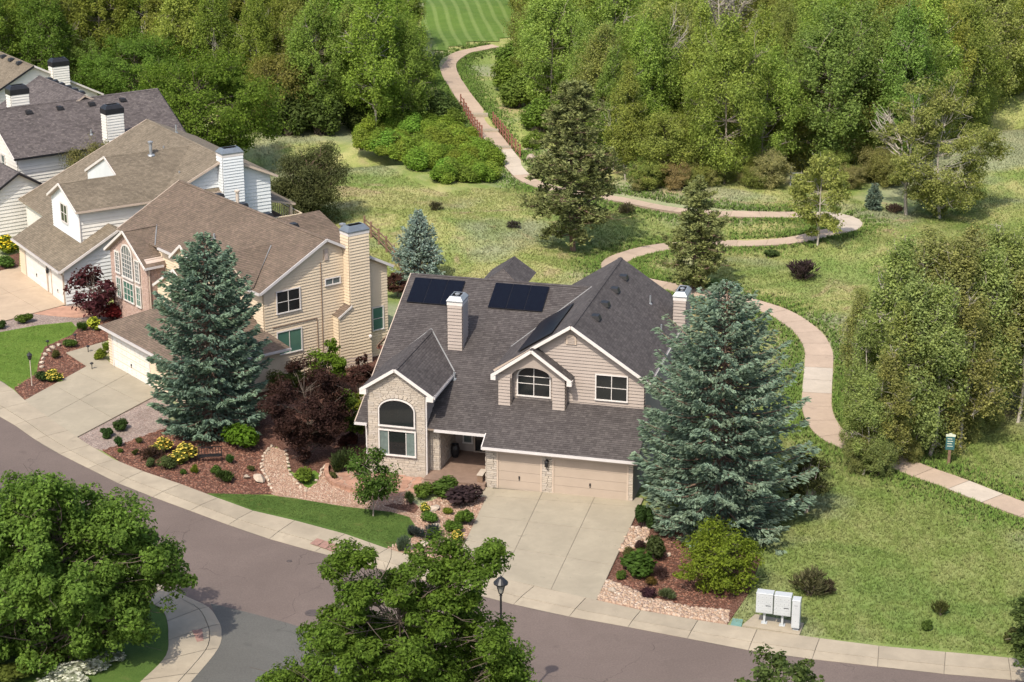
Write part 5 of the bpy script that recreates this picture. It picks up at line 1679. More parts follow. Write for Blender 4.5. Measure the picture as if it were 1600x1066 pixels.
def make_shrub(seed, n=900, leaf=.10, mat='leaf', spiky=False, flowers=0, lump=7):
    """unit dome (radius .5, height 1) of leaves on a few stems; one mesh each for stems and foliage"""
    rg = np.random.default_rng(seed)
    lb = unit(lump, rg); lb[:, 2] = np.abs(lb[:, 2])
    lc = lb * np.array([.30, .30, .55]) * rg.uniform(.5, 1, (lump, 1)) + np.array([0, 0, .22])
    lr = rg.uniform(.16, .27, lump)
    idx = rg.integers(0, lump, n)
    d = unit(n, rg); r = rg.uniform(.35, 1.08, n) ** .6
    C = lc[idx] + d * (r * lr[idx])[:, None] * np.array([1, 1, 1.15])
    C[:, 2] = np.abs(C[:, 2]) + .02
    Nn = d * .8 + np.array([0, 0, .5]) + rg.normal(size=(n, 3)) * .4
    Nn /= np.linalg.norm(Nn, axis=1, keepdims=True)
    S = leaf * rg.uniform(.6, 1.2, n)
    if spiky:
        dd = d * .6 + np.array([0, 0, .9]) + rg.normal(size=(n, 3)) * .15; dd /= np.linalg.norm(dd, axis=1, keepdims=True)
        b = np.cross(dd, rg.normal(size=(n, 3))); b /= np.linalg.norm(b, axis=1, keepdims=True)
        s = S[:, None]
        V = np.stack([C - dd * s * 1.4, C + b * s * .22, C + dd * s * 1.6, C - b * s * .22], 1).reshape(-1, 3); F = np.arange(len(V)).reshape(-1, 4)
    else:
        V, F = leaf_quads(C, Nn, S, .6, rg)
    fol = quads_mesh('foliage', V, F, [M[mat]])
    segs = [limb([rg.normal() * .04, rg.normal() * .04, -.03], c, .022, .008, rg, .1, 4) for c in lc]
    Vs, Fs = tubes(segs, 5)
    st = quads_mesh('stem', Vs, Fs, [M['bark_dark']], True)
    fl = None
    if flowers:
        fi = rg.choice(np.where(C[:, 2] > .35)[0], flowers)
        P = C[fi] + Nn[fi] * .03 + rg.normal(size=(flowers, 3)) * .02
        NV = Nn[fi] * .5 + np.array([0, 0, .8]); NV /= np.linalg.norm(NV, axis=1, keepdims=True)
        V, F = leaf_quads(P, NV, np.full(flowers, leaf * .55) * rg.uniform(.7, 1.3, flowers), .9, rg)
        fl = quads_mesh('blossom', V, F, [M['petal']])
    return st, fol, fl

def plant(name, meshes, p, scale, col, label, cat, group=None, rz=None, bark_name='trunk', crown_name='crown', fcol=None):
    """one plant: an empty at its foot with its trunk and crown (mesh data shared with its kind)"""
    p = Vector(p)
    e = empty(name, p, random.uniform(0, 6.283) if rz is None else rz, label, cat, group)
    e.scale = scale if hasattr(scale, '__len__') else (scale, scale, scale)
    t = link(bark_name, meshes[0], e)
    c = link(crown_name, meshes[1], e); c.color = (*col, 1)
    if len(meshes) > 2 and meshes[2] is not None:
        b = link('blossom', meshes[2], e); b.color = (*(fcol or (.6, .5, .08)), 1)
    return e

def jit(c, k=.12):
    f = 1 + random.uniform(-k, k)
    return tuple(max(0, x * f * (1 + random.uniform(-k * .5, k * .5))) for x in c)

def ground_at(px, py):
    p = at(px, py); p.z = float(hgt(p.x, p.y)); return p

# --- big individual trees
LEAFG = (.060, .120, .020); LEAFY = (.110, .155, .022); OLIVE = (.070, .085, .026); SPB = (.142, .205, .168); SPG = (.128, .190, .150)
sp1 = make_spruce(11, 12.4, 7.5, .40, 118, .20, .01, 3.4)
plant('spruce_tree', sp1, at(334, 672, .03), 1.0, SPG, 'tall blue green spruce in front of the beige house and its driveway', 'spruce tree')
sp2 = make_spruce(12, 13.8, 9.9, .40, 150, .20, .01, 2.9)
plant('spruce_tree', sp2, at(1121, 820, .03), 1.0, SPB, 'very large blue spruce covering the right end of the garage', 'spruce tree')
sp3 = make_spruce(13, 5.5, 4.0, .20, 46, .14, .01, 2.2)
plant('spruce_tree', sp3, ground_at(655, 440), 1.0, (.215, .290, .280), 'small silvery blue spruce behind the roof with solar panels', 'spruce tree')
sp4 = make_spruce(14, 2.2, 1.5, .20, 22, .14)
plant('spruce_tree', sp4, ground_at(1365, 328), 1.0, (.120, .170, .140), 'tiny blue spruce standing alone near the loop of the footpath', 'spruce tree')
pn1 = make_pine(21, 13.2, 9.2, 120, .09, .30, 1.45)
plant('pine_tree', pn1, ground_at(896, 392), 1.0, (.145, .165, .066), 'broad dark pine with reddish trunk in the meadow', 'pine tree', rz=.3)
pn2 = make_pine(22, 8.2, 5.4, 80, .05, .26, 1.25)
plant('pine_tree', pn2, ground_at(1082, 452), 1.0, (.160, .190, .075), 'smaller dense pine where the footpath curves behind the chimney', 'pine tree')
jn = make_broadleaf(23, 6.0, 5.0, .15, 50, 42000, .075, M['bark_red'], 'round', .2, tight=.7)
plant('juniper_tree', jn, ground_at(488, 346), (1.1, 1.1, 1.12), (.085, .092, .038), 'dark olive juniper behind the brown roofed house', 'juniper tree')
plant('juniper_tree', jn, o4 + Matrix.Rotation(R(35), 3, 'Z') @ V3(-.3, -17.5, 0), (.78, .78, 1.25), (.150, .145, .060), 'olive brown juniper between the white house and the charcoal roof', 'juniper tree')
LOA = [(-.2, 8.3, .8), (-1.1, 7.6, 1.0), (1.1, 7.4, 1.0), (2.8, 7.0, .9), (-2.4, 6.8, 1.3), (0, 6.2, 1.7), (2, 5.9, 1.5), (4, 5.6, .9), (4.6, 4.4, .9), (2.6, 3.9, 1.5), (3.7, 3.2, .9), (.5, 3.8, 1.8), (-1.6, 4.5, 1.7), (-3.3, 5.2, 1.6), (-4.5, 3.6, 1.4), (-1.6, 2.5, 1.4), (.8, 2.4, 1.4), (2.5, 2.3, 1.0), (-3.3, 2.3, 1.3), (-5.2, 5.0, 1.2), (-1, 5.2, 2.0), (-3, 3.6, 1.8), (1.5, 4.6, 1.8), (-4.6, 2.6, 1.3), (0, 3.2, 1.8), (-2.2, 5.8, 1.3), (-1.6, 1.7, 1.3), (.8, 1.6, 1.3), (2.2, 1.8, .9), (-3.4, 1.5, 1.3)]
fg1 = make_broadleaf(31, 8.6, 9.9, .9, 20, 150000, .108, M['bark_dark'], 'spread', .125, .14, nsub=9, tight=.44, lobes=LOA, lobe_r=1.28, vz=.9)
plant('shade_tree', fg1, at(112, 1032, .06), 1.0, (.105, .180, .034), 'dense round green tree on the street corner lawn', 'tree', rz=0.0)
LOB = [(-1.67, 13.14, 0.69), (-2.25, 12.03, 0.69), (1.26, 12.68, 0.78), (2.16, 12.58, 0.69), (3.6, 13.05, 0.46), (2.97, 12.21, 0.6), (-1.44, 11.29, 1.06), (0.0, 11.1, 1.01), (1.35, 11.29, 1.06), (2.34, 10.73, 0.83), (-2.7, 9.8, 1.1), (-0.9, 9.8, 1.38), (0.9, 9.8, 1.38), (2.43, 9.34, 1.1), (3.69, 9.53, 0.51), (4.05, 8.88, 0.46), (-4.23, 7.76, 1.1), (-2.7, 7.86, 1.47), (0.0, 7.86, 1.75), (2.34, 7.76, 1.38), (3.87, 7.58, 1.01), (-4.77, 6.56, 1.01), (-3.24, 6.37, 1.38), (-1.26, 6.37, 1.56), (1.08, 6.37, 1.56), (3.06, 6.28, 1.2), (4.5, 6.37, 0.83), (-4, 5.2, 1.4), (0, 5.2, 1.6), (3.6, 5.2, 1.3), (-2.2, 6.4, 1.4), (-4.9, 6.6, 1.2), (1.0, 6.4, 1.6), (2.4, 6.4, 1.4), (4.2, 6.9, 1.0), (-.6, 8.0, 1.5), (-2.0, 9.0, 1.2), (1.4, 9.0, 1.3)]
fg2 = make_broadleaf(35, 13.4, 9.4, 4.2, 20, 165000, .088, M['bark_dark'], 'spread', .125, .15, bare=0, lobes=LOB)
plant('shade_tree', fg2, at(630, 1310, .06), (.96, .96, .94), (.078, .145, .022), 'green tree with ragged open crown in the near street corner', 'tree', rz=0.0)
fg3 = make_broadleaf(36, 5.6, 3.4, .8, 20, 6000, .12, M['bark_grey'], 'round', .2)
plant('shade_tree', fg1, at(-150, 850, .06), .95, (.082, .135, .024), 'dense tree just outside the left edge whose shade falls on the road', 'tree', rz=2.0)
plant('shade_tree', fg1, at(-60, 330, .03), .8, (.10, .155, .03), 'tree at the left edge shading the white wall of the charcoal roofed house', 'tree', rz=1.0)
plant('young_tree', fg3, at(1205, 1195, .06), 1.0, (.085, .115, .035), 'young tree top poking up from the near side of the street', 'tree')
plant('young_tree', fg3, at(1640, 1062, .06), (1.1, 1.1, .75), (.075, .10, .030), 'bushy tree at the far end of the kerb past the mailboxes', 'tree')
mp = make_broadleaf(32, 10.6, 13.0, .6, 95, 60000, .125, M['bark_dark'], 'round', .145)
plant('maple_tree', mp, ground_at(322, 268), 1.0, (.108, .172, .026), 'large round bright green maple behind the white house', 'maple tree')
plant('maple_tree', mp, ground_at(214, 178), (.82, .82, .76), (.118, .180, .032), 'second bright green maple farther back behind the charcoal roof', 'maple tree', rz=2.1)
pr1 = make_broadleaf(33, 6.2, 4.3, .5, 48, 34000, .075, M['bark_dark'], 'round', .17)
plant('plum_tree', pr1, at(478, 722, .03), 1.0, (.046, .024, .021), 'dark purple plum tree beside the gravel path', 'plum tree')
pr2 = make_broadleaf(34, 3.9, 3.6, .5, 24, 2600, .15, M['bark_dark'], 'vase', .2)
plant('plum_tree', pr2, at(146, 502, .03), 1.0, (.078, .026, .034), 'loose purple leaved tree in front of the pink brick gable', 'plum tree')
yt = make_broadleaf(37, 3.3, 2.1, .9, 24, 6500, .075, M['bark_grey'], 'column', .2, .045, tight=.6, vz=1.1)
plant('young_tree', yt, at(583, 806, .07), (1.1, 1.1, 1.2), (.062, .120, .024), 'slim young tree at the edge of the front lawn', 'tree')
yb = make_broadleaf(38, 3.5, 4.9, .15, 44, 15000, .085, M['bark_dark'], 'spread', .17, multi=4, trunk_r=.05)
plant('shrub_tree', yb, at(1120, 914, .05), .9, (.140, .185, .022), 'yellow green multi stemmed shrub tree left of the mailboxes', 'shrub')
hb = make_broadleaf(39, 3.6, 2.2, .1, 20, 6000, .085, M['bark_grey'], 'column', .24, multi=3)
plant('tall_shrub', hb, at(513, 612, .03), 1.0, (.098, .170, .020), 'bright lime green tall shrub by the beige house wall', 'shrub')
plant('tall_shrub', hb, at(562, 618, .03), (.85, .85, .75), (.062, .028, .026), 'dark maroon tall shrub between the two houses', 'shrub')
plant('tall_shrub', hb, at(549, 690, .03), (1.0, 1.0, .95), (.075, .120, .020), 'mid green tall shrub left of the stone gable', 'shrub')
plant('tall_shrub', hb, at(562, 660, .03), (.8, .8, .55), (.140, .175, .020), 'yellow green shrub tucked against the left wall', 'shrub')
plant('tall_shrub', hb, at(452, 615, .03), (1.1, 1.1, .55), (.070, .095, .026), 'olive shrub behind the dark purple plum tree', 'shrub')
plant('tall_shrub', hb, at(1258, 800, .03), (1.0, 1.0, 1.05), (.062, .072, .026), 'brownish green upright shrub on the right of the very large blue spruce', 'shrub')
plant('tall_shrub', hb, at(622, 462, .03), (.9, .9, .5), (.070, .030, .026), 'maroon shrub behind the small silvery spruce', 'shrub')
pl = [make_broadleaf(40 + i, 13.4, 3.9, .6, 60, 19000, .100, M['bark_pale'], 'cone' if i % 2 else 'column', .19, .13, bare=8, tight=.6, vz=1.5, lo=.2, hi=1.2) for i in range(4)]
SUCK = []
POPL = {0: 'low leafy poplar at the grove corner nearest the path bend', 3: 'poplar with its pale trunk just left of the trail sign', 5: 'poplar standing right behind the trail sign', 9: 'small poplar leaning over the footpath bend', 16: 'short poplar at the left rear of the grove by the meadow', 15: 'poplar at the upper left end of the grove'}
POP = [(1348, 742, .52), (1380, 734, .66), (1400, 716, .80), (1420, 715, .98), (1452, 712, .90), (1500, 700, .86), (1478, 668, 1.0), (1384, 668, 1.02), (1440, 650, 1.0), (1345, 684, .66), (1530, 662, .95), (1565, 640, 1.0), (1590, 660, .85), (1620, 625, 1.0), (1500, 620, .95), (1400, 610, .90), (1338, 612, .58), (1550, 588, .92), (1600, 575, .95), (1655, 640, 1.0)]
for i, (x, y, s) in enumerate(POP):
    plant('poplar_tree', pl[i % 4], ground_at(x, y), (s * random.uniform(.9, 1.1), s * random.uniform(.9, 1.1), s * .87), jit((.225, .262, .090), .14),
          POPL.get(i, 'pale trunked poplar in the grove beside the footpath'), 'poplar tree', 'poplars in the grove beside the footpath')

for i, (x, y, s) in enumerate([(1340, 738, .30), (1372, 744, .34), (1335, 706, .30), (1425, 722, .20), (1520, 690, .24), (1545, 672, .28)]):
    SUCK.append((x, y, s))
# --- loose meadow trees in front of the wood
sap = make_broadleaf(50, 8.2, 4.6, 1.0, 28, 13000, .105, M['bark_pale'], 'column', .20, .09, bare=2)
plant('young_cottonwood', sap, ground_at(1277, 384), (1, 1, .98), (.235, .270, .080), 'slender sapling inside the bend of the footpath loop', 'tree')
sap2 = make_broadleaf(51, 11.8, 8.5, .4, 74, 36000, .105, M['bark_pale'], 'column', .14, .14, bare=3)
plant('cottonwood_tree', sap2, ground_at(1468, 342), 1.0, (.215, .245, .080), 'wide bushy cottonwood standing in front of the right hand wood', 'tree')
snag = make_broadleaf(52, 12.5, 4.8, 1.6, 26, 6500, .11, M['bark_pale'], 'column', .2, .16, bare=14)
plant('cottonwood_tree', snag, ground_at(1416, 336), 1.0, (.215, .240, .080), 'half bare pale trunked cottonwood left of the wide bushy one', 'tree')

# --- the woods
wood = {
 'cw': [make_broadleaf(60 + i, 14.5, 7.4, .4, 100, 46000, .112, M['bark_grey'], 'column', .13, .15, bare=3, tight=.62, vz=1.35, lo=.2, hi=1.25) for i in range(4)],
 'col': [make_broadleaf(70 + i, 15.0, 5.2, .5, 80, 34000, .105, M['bark_pale'], 'cone' if i != 1 else 'column', .15, .13, bare=4, tight=.62, vz=1.5, lo=.2, hi=1.25) for i in range(3)],
 'low': [make_broadleaf(80 + i, 7.5, 6.6, .2, 60, 22000, .11, M['bark_dark'], 'round', .15, .10, tight=.6, vz=1.0, lo=.2, hi=1.3) for i in range(2)],
 'bare': [make_broadleaf(90 + i, 14.0, 7.0, 2.5, 20, 420, .15, M['bark_pale'], 'vase', .22, .17, bare=30) for i in range(2)],
}
LW = [(-140, 162), (45, 158), (110, 150), (150, 140), (215, 148), (300, 158), (440, 205), (520, 214), (600, 206), (648, 190), (652, 168), (636, 125), (612, 90), (592, 40), (580, -15), (-140, -15)]
RW = [(822, 105), (838, 140), (866, 185), (908, 255), (960, 284), (1040, 291), (1160, 295), (1240, 286), (1330, 282), (1390, 298), (1450, 262), (1490, 205), (1560, 172), (1760, 140), (1760, -25), (815, -25), (812, 40)]
def where(q):
    x, y = q[0], q[1]
    if x < 745:
        a = 'behind the charcoal roofed houses' if x < 210 else 'behind the large round maple' if x < 400 else 'above the dark juniper' if x < 530 else 'left of the mown field'
        return a + (' at the wood edge' if y > 165 else ' deep in the wood' if y < 80 else '')
    a = 'right of the rusty footbridge' if x < 905 else 'behind the broad dark pine' if x < 1030 else 'above the upper footpath bend' if x < 1180 else 'behind the grey gate' if x < 1340 else 'behind the half bare cottonwood' if x < 1480 else 'by the far grassy slope'
    return a + (' at the wood edge' if y > 235 else ' deep in the wood' if y < 90 else '')
taken = []
HB = [(H4, -9, 9.2, -19, 1), (H5, -11, 8, -8, 11)]
def in_house(x, y):
    for hh, u0, u1, v0, v1 in HB:
        a = hh.rotation_euler.z; dx, dy = x - hh.location.x, y - hh.location.y
        u = dx * cos(a) + dy * sin(a); v = -dx * sin(a) + dy * cos(a)
        if u0 - 2.5 < u < u1 + 2.5 and v0 - 2.5 < v < v1 + 2.5: return True
    return False
def scatter(poly, n, gap, zone, spec):
    k = 0; tries = 0
    xs = [at(*p, 0).x for p in poly]; ys = [at(*p, 0).y for p in poly]
    while k < n and tries < 60000:
        tries += 1
        x, y = random.uniform(min(xs), max(xs)), random.uniform(min(ys), max(ys))
        q = to_px((x, y, 0))
        if not inpoly(q[0], q[1], poly) or in_house(x, y): continue
        if any((x - a) ** 2 + (y - b) ** 2 < gap * gap for a, b in taken): continue
        taken.append((x, y)); k += 1
        r = random.random(); acc = 0
        for kind, pr, cols, lab in spec:
            acc += pr
            if r <= acc: break
        if kind == 'bare' and q[1] > 105: kind, cols, lab = 'col', cols[:1], lab.replace('nearly leafless pale tree', 'narrow mid green poplar')
        s = random.uniform(.72, 1.08)
        if 1062 < q[0] < 1172 and 85 < q[1] < 235 and kind != 'low': kind, cols, lab, s = 'low', [(.190, .220, .060)], 'low olive shrub', .7
        if kind == 'low': s = random.uniform(.6, 1.1)
        plant({'cw': 'cottonwood_tree', 'col': 'poplar_tree', 'low': 'willow_shrub', 'bare': 'bare_tree'}[kind], random.choice(wood[kind]), (x, y, float(hgt(x, y))),
              (s * random.uniform(.88, 1.12), s * random.uniform(.88, 1.12), s), jit(random.choice(cols), .16), lab + ' ' + where(q), 'tree' if kind != 'low' else 'shrub', {'cw': 'cottonwoods', 'col': 'poplars', 'low': 'low shrubs', 'bare': 'bare trees'}[kind] + ' ' + where(q))
CWL = [(.180, .248, .050), (.195, .248, .052), (.138, .216, .042), (.205, .255, .064)]
CWR = [(.240, .290, .070), (.216, .278, .066), (.248, .286, .092), (.186, .256, .066)]
scatter(LW, 165, 3.5, 'in the wood behind the houses', [('cw', .60, CWL, 'spreading mid green cottonwood'), ('col', .17, CWL, 'narrow mid green poplar'), ('low', .17, [(.130, .175, .042), (.150, .170, .050)], 'low dark green shrub'), ('bare', .03, CWL, 'nearly leafless pale tree')])
scatter(RW, 290, 3.4, 'in the wood beyond the footpath', [('cw', .40, CWR, 'spreading light green cottonwood'), ('col', .33, CWR, 'narrow light green poplar'), ('low', .22, [(.190, .220, .060), (.215, .265, .070)], 'low olive shrub'), ('bare', .05, CWR, 'nearly leafless pale tree')])
for x, y in ((1102, 120), (1118, 132), (1130, 118), (1150, 108), (1092, 112), (1140, 126), (1126, 106), (1030, 205), (1262, 40), (440, 60)):
    plant('bare_tree', random.choice(wood['bare']), ground_at(x, y), random.uniform(.9, 1.1), CWR[0], 'leafless grey tree standing in a clump at the top of the picture' if x > 1090 and x < 1160 else 'single leafless pale tree among the cottonwoods', 'tree', 'leafless clump' if x > 1090 and x < 1160 else 'single leafless trees')

for x, y, s in SUCK:
    plant('sapling_thicket', random.choice(wood['low']), ground_at(x, y), (s * .85, s * .85, s), jit((.215, .245, .090), .12), 'leafy poplar sucker at the foot of the grove', 'shrub', 'poplar suckers at the foot of the grove')
# --- shrubs
SHR = {'big': [make_shrub(150 + i, 5200, .036, 'leaf', False, 0, 16) for i in range(3)], 'leafy': [make_shrub(100 + i, 1500, .075) for i in range(3)], 'fine': [make_shrub(110 + i, 2000, .055, 'leaf', False, 0, 9) for i in range(2)],
       'spiky': [make_shrub(120 + i, 900, .11, 'leaf', True) for i in range(2)], 'flower': [make_shrub(130 + i, 1200, .075, 'leaf', False, 420) for i in range(2)],
       'brush': [make_shrub(140 + i, 700, .085, 'leaf', True, 0, 10) for i in range(2)]}
def shrub(px, py, wpx, hpx, kind, col, label, cat='shrub', group=None, fcol=None):
    py -= wpx * .14
    p = ground_at(px, py)
    if p.y < 135: p = at(px, py, .05)
    s = to_px(p)[2]
    w = wpx * 1.12 / s; hh = hpx * 1.08 / s / .86
    return plant('flowering_shrub' if kind == 'flower' else 'shrub', random.choice(SHR[kind]), p, (w, w, max(.25, hh * .95)), col, label, cat, group, None, 'stem', 'foliage', fcol)
GRN = (.062, .110, .022); DKG = (.040, .072, .020); OLV = (.080, .090, .030); LIM = (.125, .170, .022); BLU = (.085, .115, .100); PUR = (.050, .024, .030); GRY = (.100, .120, .080)
YEL = (.52, .42, .08)
for a in [
 (84, 600, 32, 17, 'flower', GRN, 'yellow flowering shrub in the mulch near the lamp post', 'shrub', None, YEL), (66, 598, 26, 15, 'leafy', DKG, 'dark green shrub beside the yellow flowering one by the lamp post'),
 (110, 545, 22, 13, 'leafy', GRN, 'round green shrub on the mulch strip above the stone edging'), (88, 562, 16, 12, 'fine', OLV, 'small olive shrub inside the stone edging'),
 (158, 565, 26, 15, 'fine', LIM, 'lime green mound beside the white garage door'), (167, 550, 16, 14, 'fine', LIM, 'smaller lime mound behind the one by the white garage door'),
 (146, 520, 28, 18, 'flower', LIM, 'yellow green perennial clump below the purple leaved tree', 'plant', None, (.5, .5, .06)), (128, 520, 18, 14, 'spiky', GRN, 'grassy green clump left of the yellow perennials'),
 (182, 506, 52, 22, 'fine', (.120, .018, .024), 'red barberry hedge below the pink brick gable'), (39, 508, 28, 15, 'leafy', (.075, .115, .020), 'globe shaped green shrub on grey gravel'),
 (3, 516, 18, 13, 'leafy', DKG, 'dark green globe shrub at the left edge of the gravel'), (12, 402, 44, 26, 'flower', LIM, 'large yellow shrub left of the white garage', 'shrub', None, (.55, .48, .03)), (10, 424, 34, 20, 'leafy', GRN, 'green shrub below the large yellow one by the white garage'),
 (190, 676, 28, 17, 'leafy', DKG, 'dark green mound on grey gravel by the driveway edge'), (167, 686, 24, 14, 'leafy', DKG, 'low dark green mound nearer the sidewalk on grey gravel'), (185, 700, 18, 17, 'fine', (.035, .075, .020), 'deep green dwarf conifer at the gravel edge'), (189, 708, 9, 7, 'leafy', GRN, 'tiny green plant beside the dwarf conifer'),
 (254, 712, 38, 22, 'flower', (.11, .14, .03), 'yellow flowering shrub at the foot of the tall spruce', 'shrub', None, YEL), (288, 728, 48, 27, 'flower', (.11, .13, .03), 'wide yellow flowering shrub left of the black bench', 'shrub', None, YEL), (238, 722, 40, 18, 'brush', (.060, .040, .030), 'dark brown low brush in front of the yellow flowers'),
 (236, 732, 18, 13, 'fine', (.085, .120, .050), 'pale green mound nearest the sidewalk bed'), (262, 737, 32, 18, 'fine', (.075, .110, .040), 'wide green mound below the yellow flowers'), (286, 743, 11, 9, 'leafy', GRN, 'small dark tuft right of the wide green mound'), (304, 741, 14, 12, 'spiky', LIM, 'lime grassy tuft in the mulch bed'),
 (337, 744, 20, 14, 'leafy', GRN, 'green shrub below the black bench'), (351, 757, 32, 16, 'spiky', DKG, 'dark green spreading plant near the pale boulder'), (360, 727, 18, 14, 'spiky', (.05, .11, .03), 'blue green grass tuft right of the black bench'), (378, 708, 62, 40, 'leafy', (.085, .160, .016), 'bright green rounded shrub between spruce and plum tree'),
 (218, 694, 14, 9, 'fine', OLV, 'small olive tuft in mulch at the spruce foot'), (212, 712, 12, 8, 'spiky', OLV, 'sparse grassy tuft near the sidewalk'), (392, 738, 14, 9, 'fine', OLV, 'small olive plant above the pale boulder'), (275, 708, 12, 8, 'fine', PUR, 'small purple tuft under the spruce'),
 (474, 758, 38, 22, 'leafy', (.090, .150, .022), 'low bright green patch inside the gravel loop'), (538, 742, 44, 34, 'spiky', (.050, .072, .028), 'dark lavender mound in the raised bed'), (545, 700, 32, 20, 'leafy', (.075, .032, .028), 'small maroon shrub at the stone wall corner'), (519, 750, 14, 11, 'leafy', OLV, 'olive tuft at the edge of the raised bed'),
 (663, 783, 34, 24, 'leafy', (.090, .150, .026), 'broad leaved light green plant by the porch steps'), (700, 782, 52, 28, 'leafy', (.075, .130, .026), 'large light green plant left of the driveway'), (724, 796, 58, 32, 'leafy', (.045, .030, .034), 'dark purple spreading shrub at the driveway edge'), (640, 790, 17, 19, 'spiky', (.09, .125, .05), 'upright grassy clump near the young tree'),
 (664, 804, 22, 15, 'flower', (.09, .14, .03), 'green plant with yellow flowers among the rocks', 'plant', None, YEL), (672, 820, 28, 18, 'leafy', (.09, .155, .026), 'light green mound below the yellow flowers in the rock garden'), (727, 824, 36, 25, 'leafy', (.070, .125, .020), 'green mound against the driveway, upper of three'), (708, 836, 30, 20, 'leafy', (.075, .130, .020), 'green mound against the driveway, middle of three'), (714, 852, 26, 18, 'flower', (.075, .120, .022), 'green mound against the driveway, lowest of three', 'shrub', None, YEL),
 (672, 846, 42, 17, 'spiky', (.045, .058, .060), 'slate blue grey clump in the rock garden'), (648, 842, 26, 16, 'spiky', (.050, .062, .062), 'slate blue clump beside the lawn tip'), (632, 864, 26, 24, 'spiky', (.090, .130, .090), 'bluish green fescue near the sidewalk'), (655, 862, 17, 11, 'leafy', GRN, 'small green plant between rocks near the sidewalk'), (700, 806, 16, 12, 'leafy', LIM, 'lime tuft between the purple shrub and the rocks'), (690, 868, 18, 10, 'fine', OLV, 'low olive creeper at the lower rock edge'),
 (1006, 830, 32, 42, 'leafy', DKG, 'dark green upright shrub at the garage corner'), (1024, 878, 38, 40, 'leafy', (.055, .075, .026), 'olive green shrub below the large spruce'), (982, 872, 22, 12, 'fine', OLV, 'small olive mound by the driveway near pale rocks'), (992, 903, 64, 34, 'leafy', (.052, .098, .018), 'wide green shrub beside the driveway'), (970, 906, 18, 14, 'leafy', GRN, 'small green plant at the driveway edge'), (1028, 872, 8, 8, 'leafy', GRN, 'tiny green tuft under the spruce skirt'),
 (1032, 908, 30, 18, 'brush', (.070, .040, .042), 'purplish brush in the right mulch bed'), (1018, 917, 20, 12, 'fine', (.10, .07, .02), 'orange brown tuft in the right mulch bed'), (1013, 937, 26, 17, 'fine', (.055, .026, .036), 'purple barberry near the pebble border'), (1042, 940, 30, 15, 'spiky', (.10, .12, .06), 'grey green clump near the pebble border'), (1000, 860, 20, 12, 'fine', (.05, .03, .03), 'dark maroon tuft by the pale rocks'),
 (1262, 936, 66, 38, 'brush', (.105, .100, .055), 'dry brownish brush behind the mailboxes'), (1290, 930, 34, 20, 'brush', (.07, .055, .04), 'dark twiggy brush right of the dry brush'), (1470, 965, 34, 22, 'brush', OLV, 'brownish tuft in the near meadow'), (1446, 985, 22, 14, 'leafy', GRN, 'green weed patch above the far kerb'), (1590, 1010, 40, 30, 'leafy', OLV, 'rough shrub above the end of the sidewalk'),
 (1252, 442, 58, 27, 'brush', (.060, .042, .046), 'dark purple brown brush alone in the meadow'), (680, 331, 26, 12, 'brush', (.085, .075, .05), 'small grey brown brush above the silvery spruce'), (802, 359, 28, 10, 'brush', (.07, .06, .06), 'low purple grey brush left of the broad pine'), (980, 338, 32, 16, 'brush', (.11, .10, .06), 'tan brush right of the broad pine'), (1206, 405, 26, 12, 'leafy', (.08, .12, .04), 'small green weed patch below the path loop'), (1398, 338, 34, 14, 'brush', (.09, .06, .055), 'reddish dry brush under the half bare cottonwood'), (1310, 275, 46, 26, 'leafy', (.10, .15, .03), 'light green shrub behind the grey gate'), (1190, 290, 70, 26, 'fine', (.13, .14, .05), 'wide pale shrub left of the grey gate'),
 (58, 1040, 110, 40, 'leafy', (.085, .115, .022), 'broad yellow green perennial bed under the corner tree'), (-12, 1046, 80, 40, 'leafy', (.08, .11, .022), 'leafy perennials at the lower left edge'), (20, 1075, 70, 30, 'leafy', (.075, .105, .022), 'low green perennials below the corner tree bed'),
]: shrub(*a)
for i, (x, y, w_, h_) in enumerate([(100, 1066, 70, 12), (150, 1050, 64, 13), (118, 1078, 60, 12), (176, 1040, 44, 11), (75, 1085, 60, 12), (128, 1056, 60, 12)]):
    shrub(x, y, w_, h_, 'flower', (.26, .29, .22), 'white flowering ground cover on the corner', 'plant', 'white ground cover on the corner', (.46, .48, .42))
TP = [(556, 204), (640, 190), (712, 204), (772, 256), (778, 286), (700, 290), (625, 262), (565, 232)]
tg = [at(*q) for q in TP]; tt = []
while len(tt) < 95:
    x, y = random.uniform(min(p.x for p in tg), max(p.x for p in tg)), random.uniform(min(p.y for p in tg), max(p.y for p in tg))
    if not inpoly(x, y, [(p.x, p.y) for p in tg]): continue
    tt.append((x, y)); w_ = random.uniform(1.9, 3.4)
    plant('shrub', random.choice(SHR['big']), (x, y, float(hill(x, y)) - .1), (w_, w_ * random.uniform(.8, 1.2), random.uniform(1.1, 2.4)), jit((.185, .265, .044), .16), 'bright green thicket shrub below the footbridge', 'shrub', 'thicket shrubs below the footbridge', None, 'stem', 'foliage')
for x, y, w_, h_ in [(560, 205, 60, 44), (620, 200, 70, 40), (690, 200, 70, 44), (500, 215, 80, 60), (450, 215, 70, 70)]:
    shrub(x, y + 6, w_, h_, 'big', jit((.085, .12, .032), .15), 'dark shrub along the foot of the left wood', 'shrub', 'dark shrubs along the left wood')
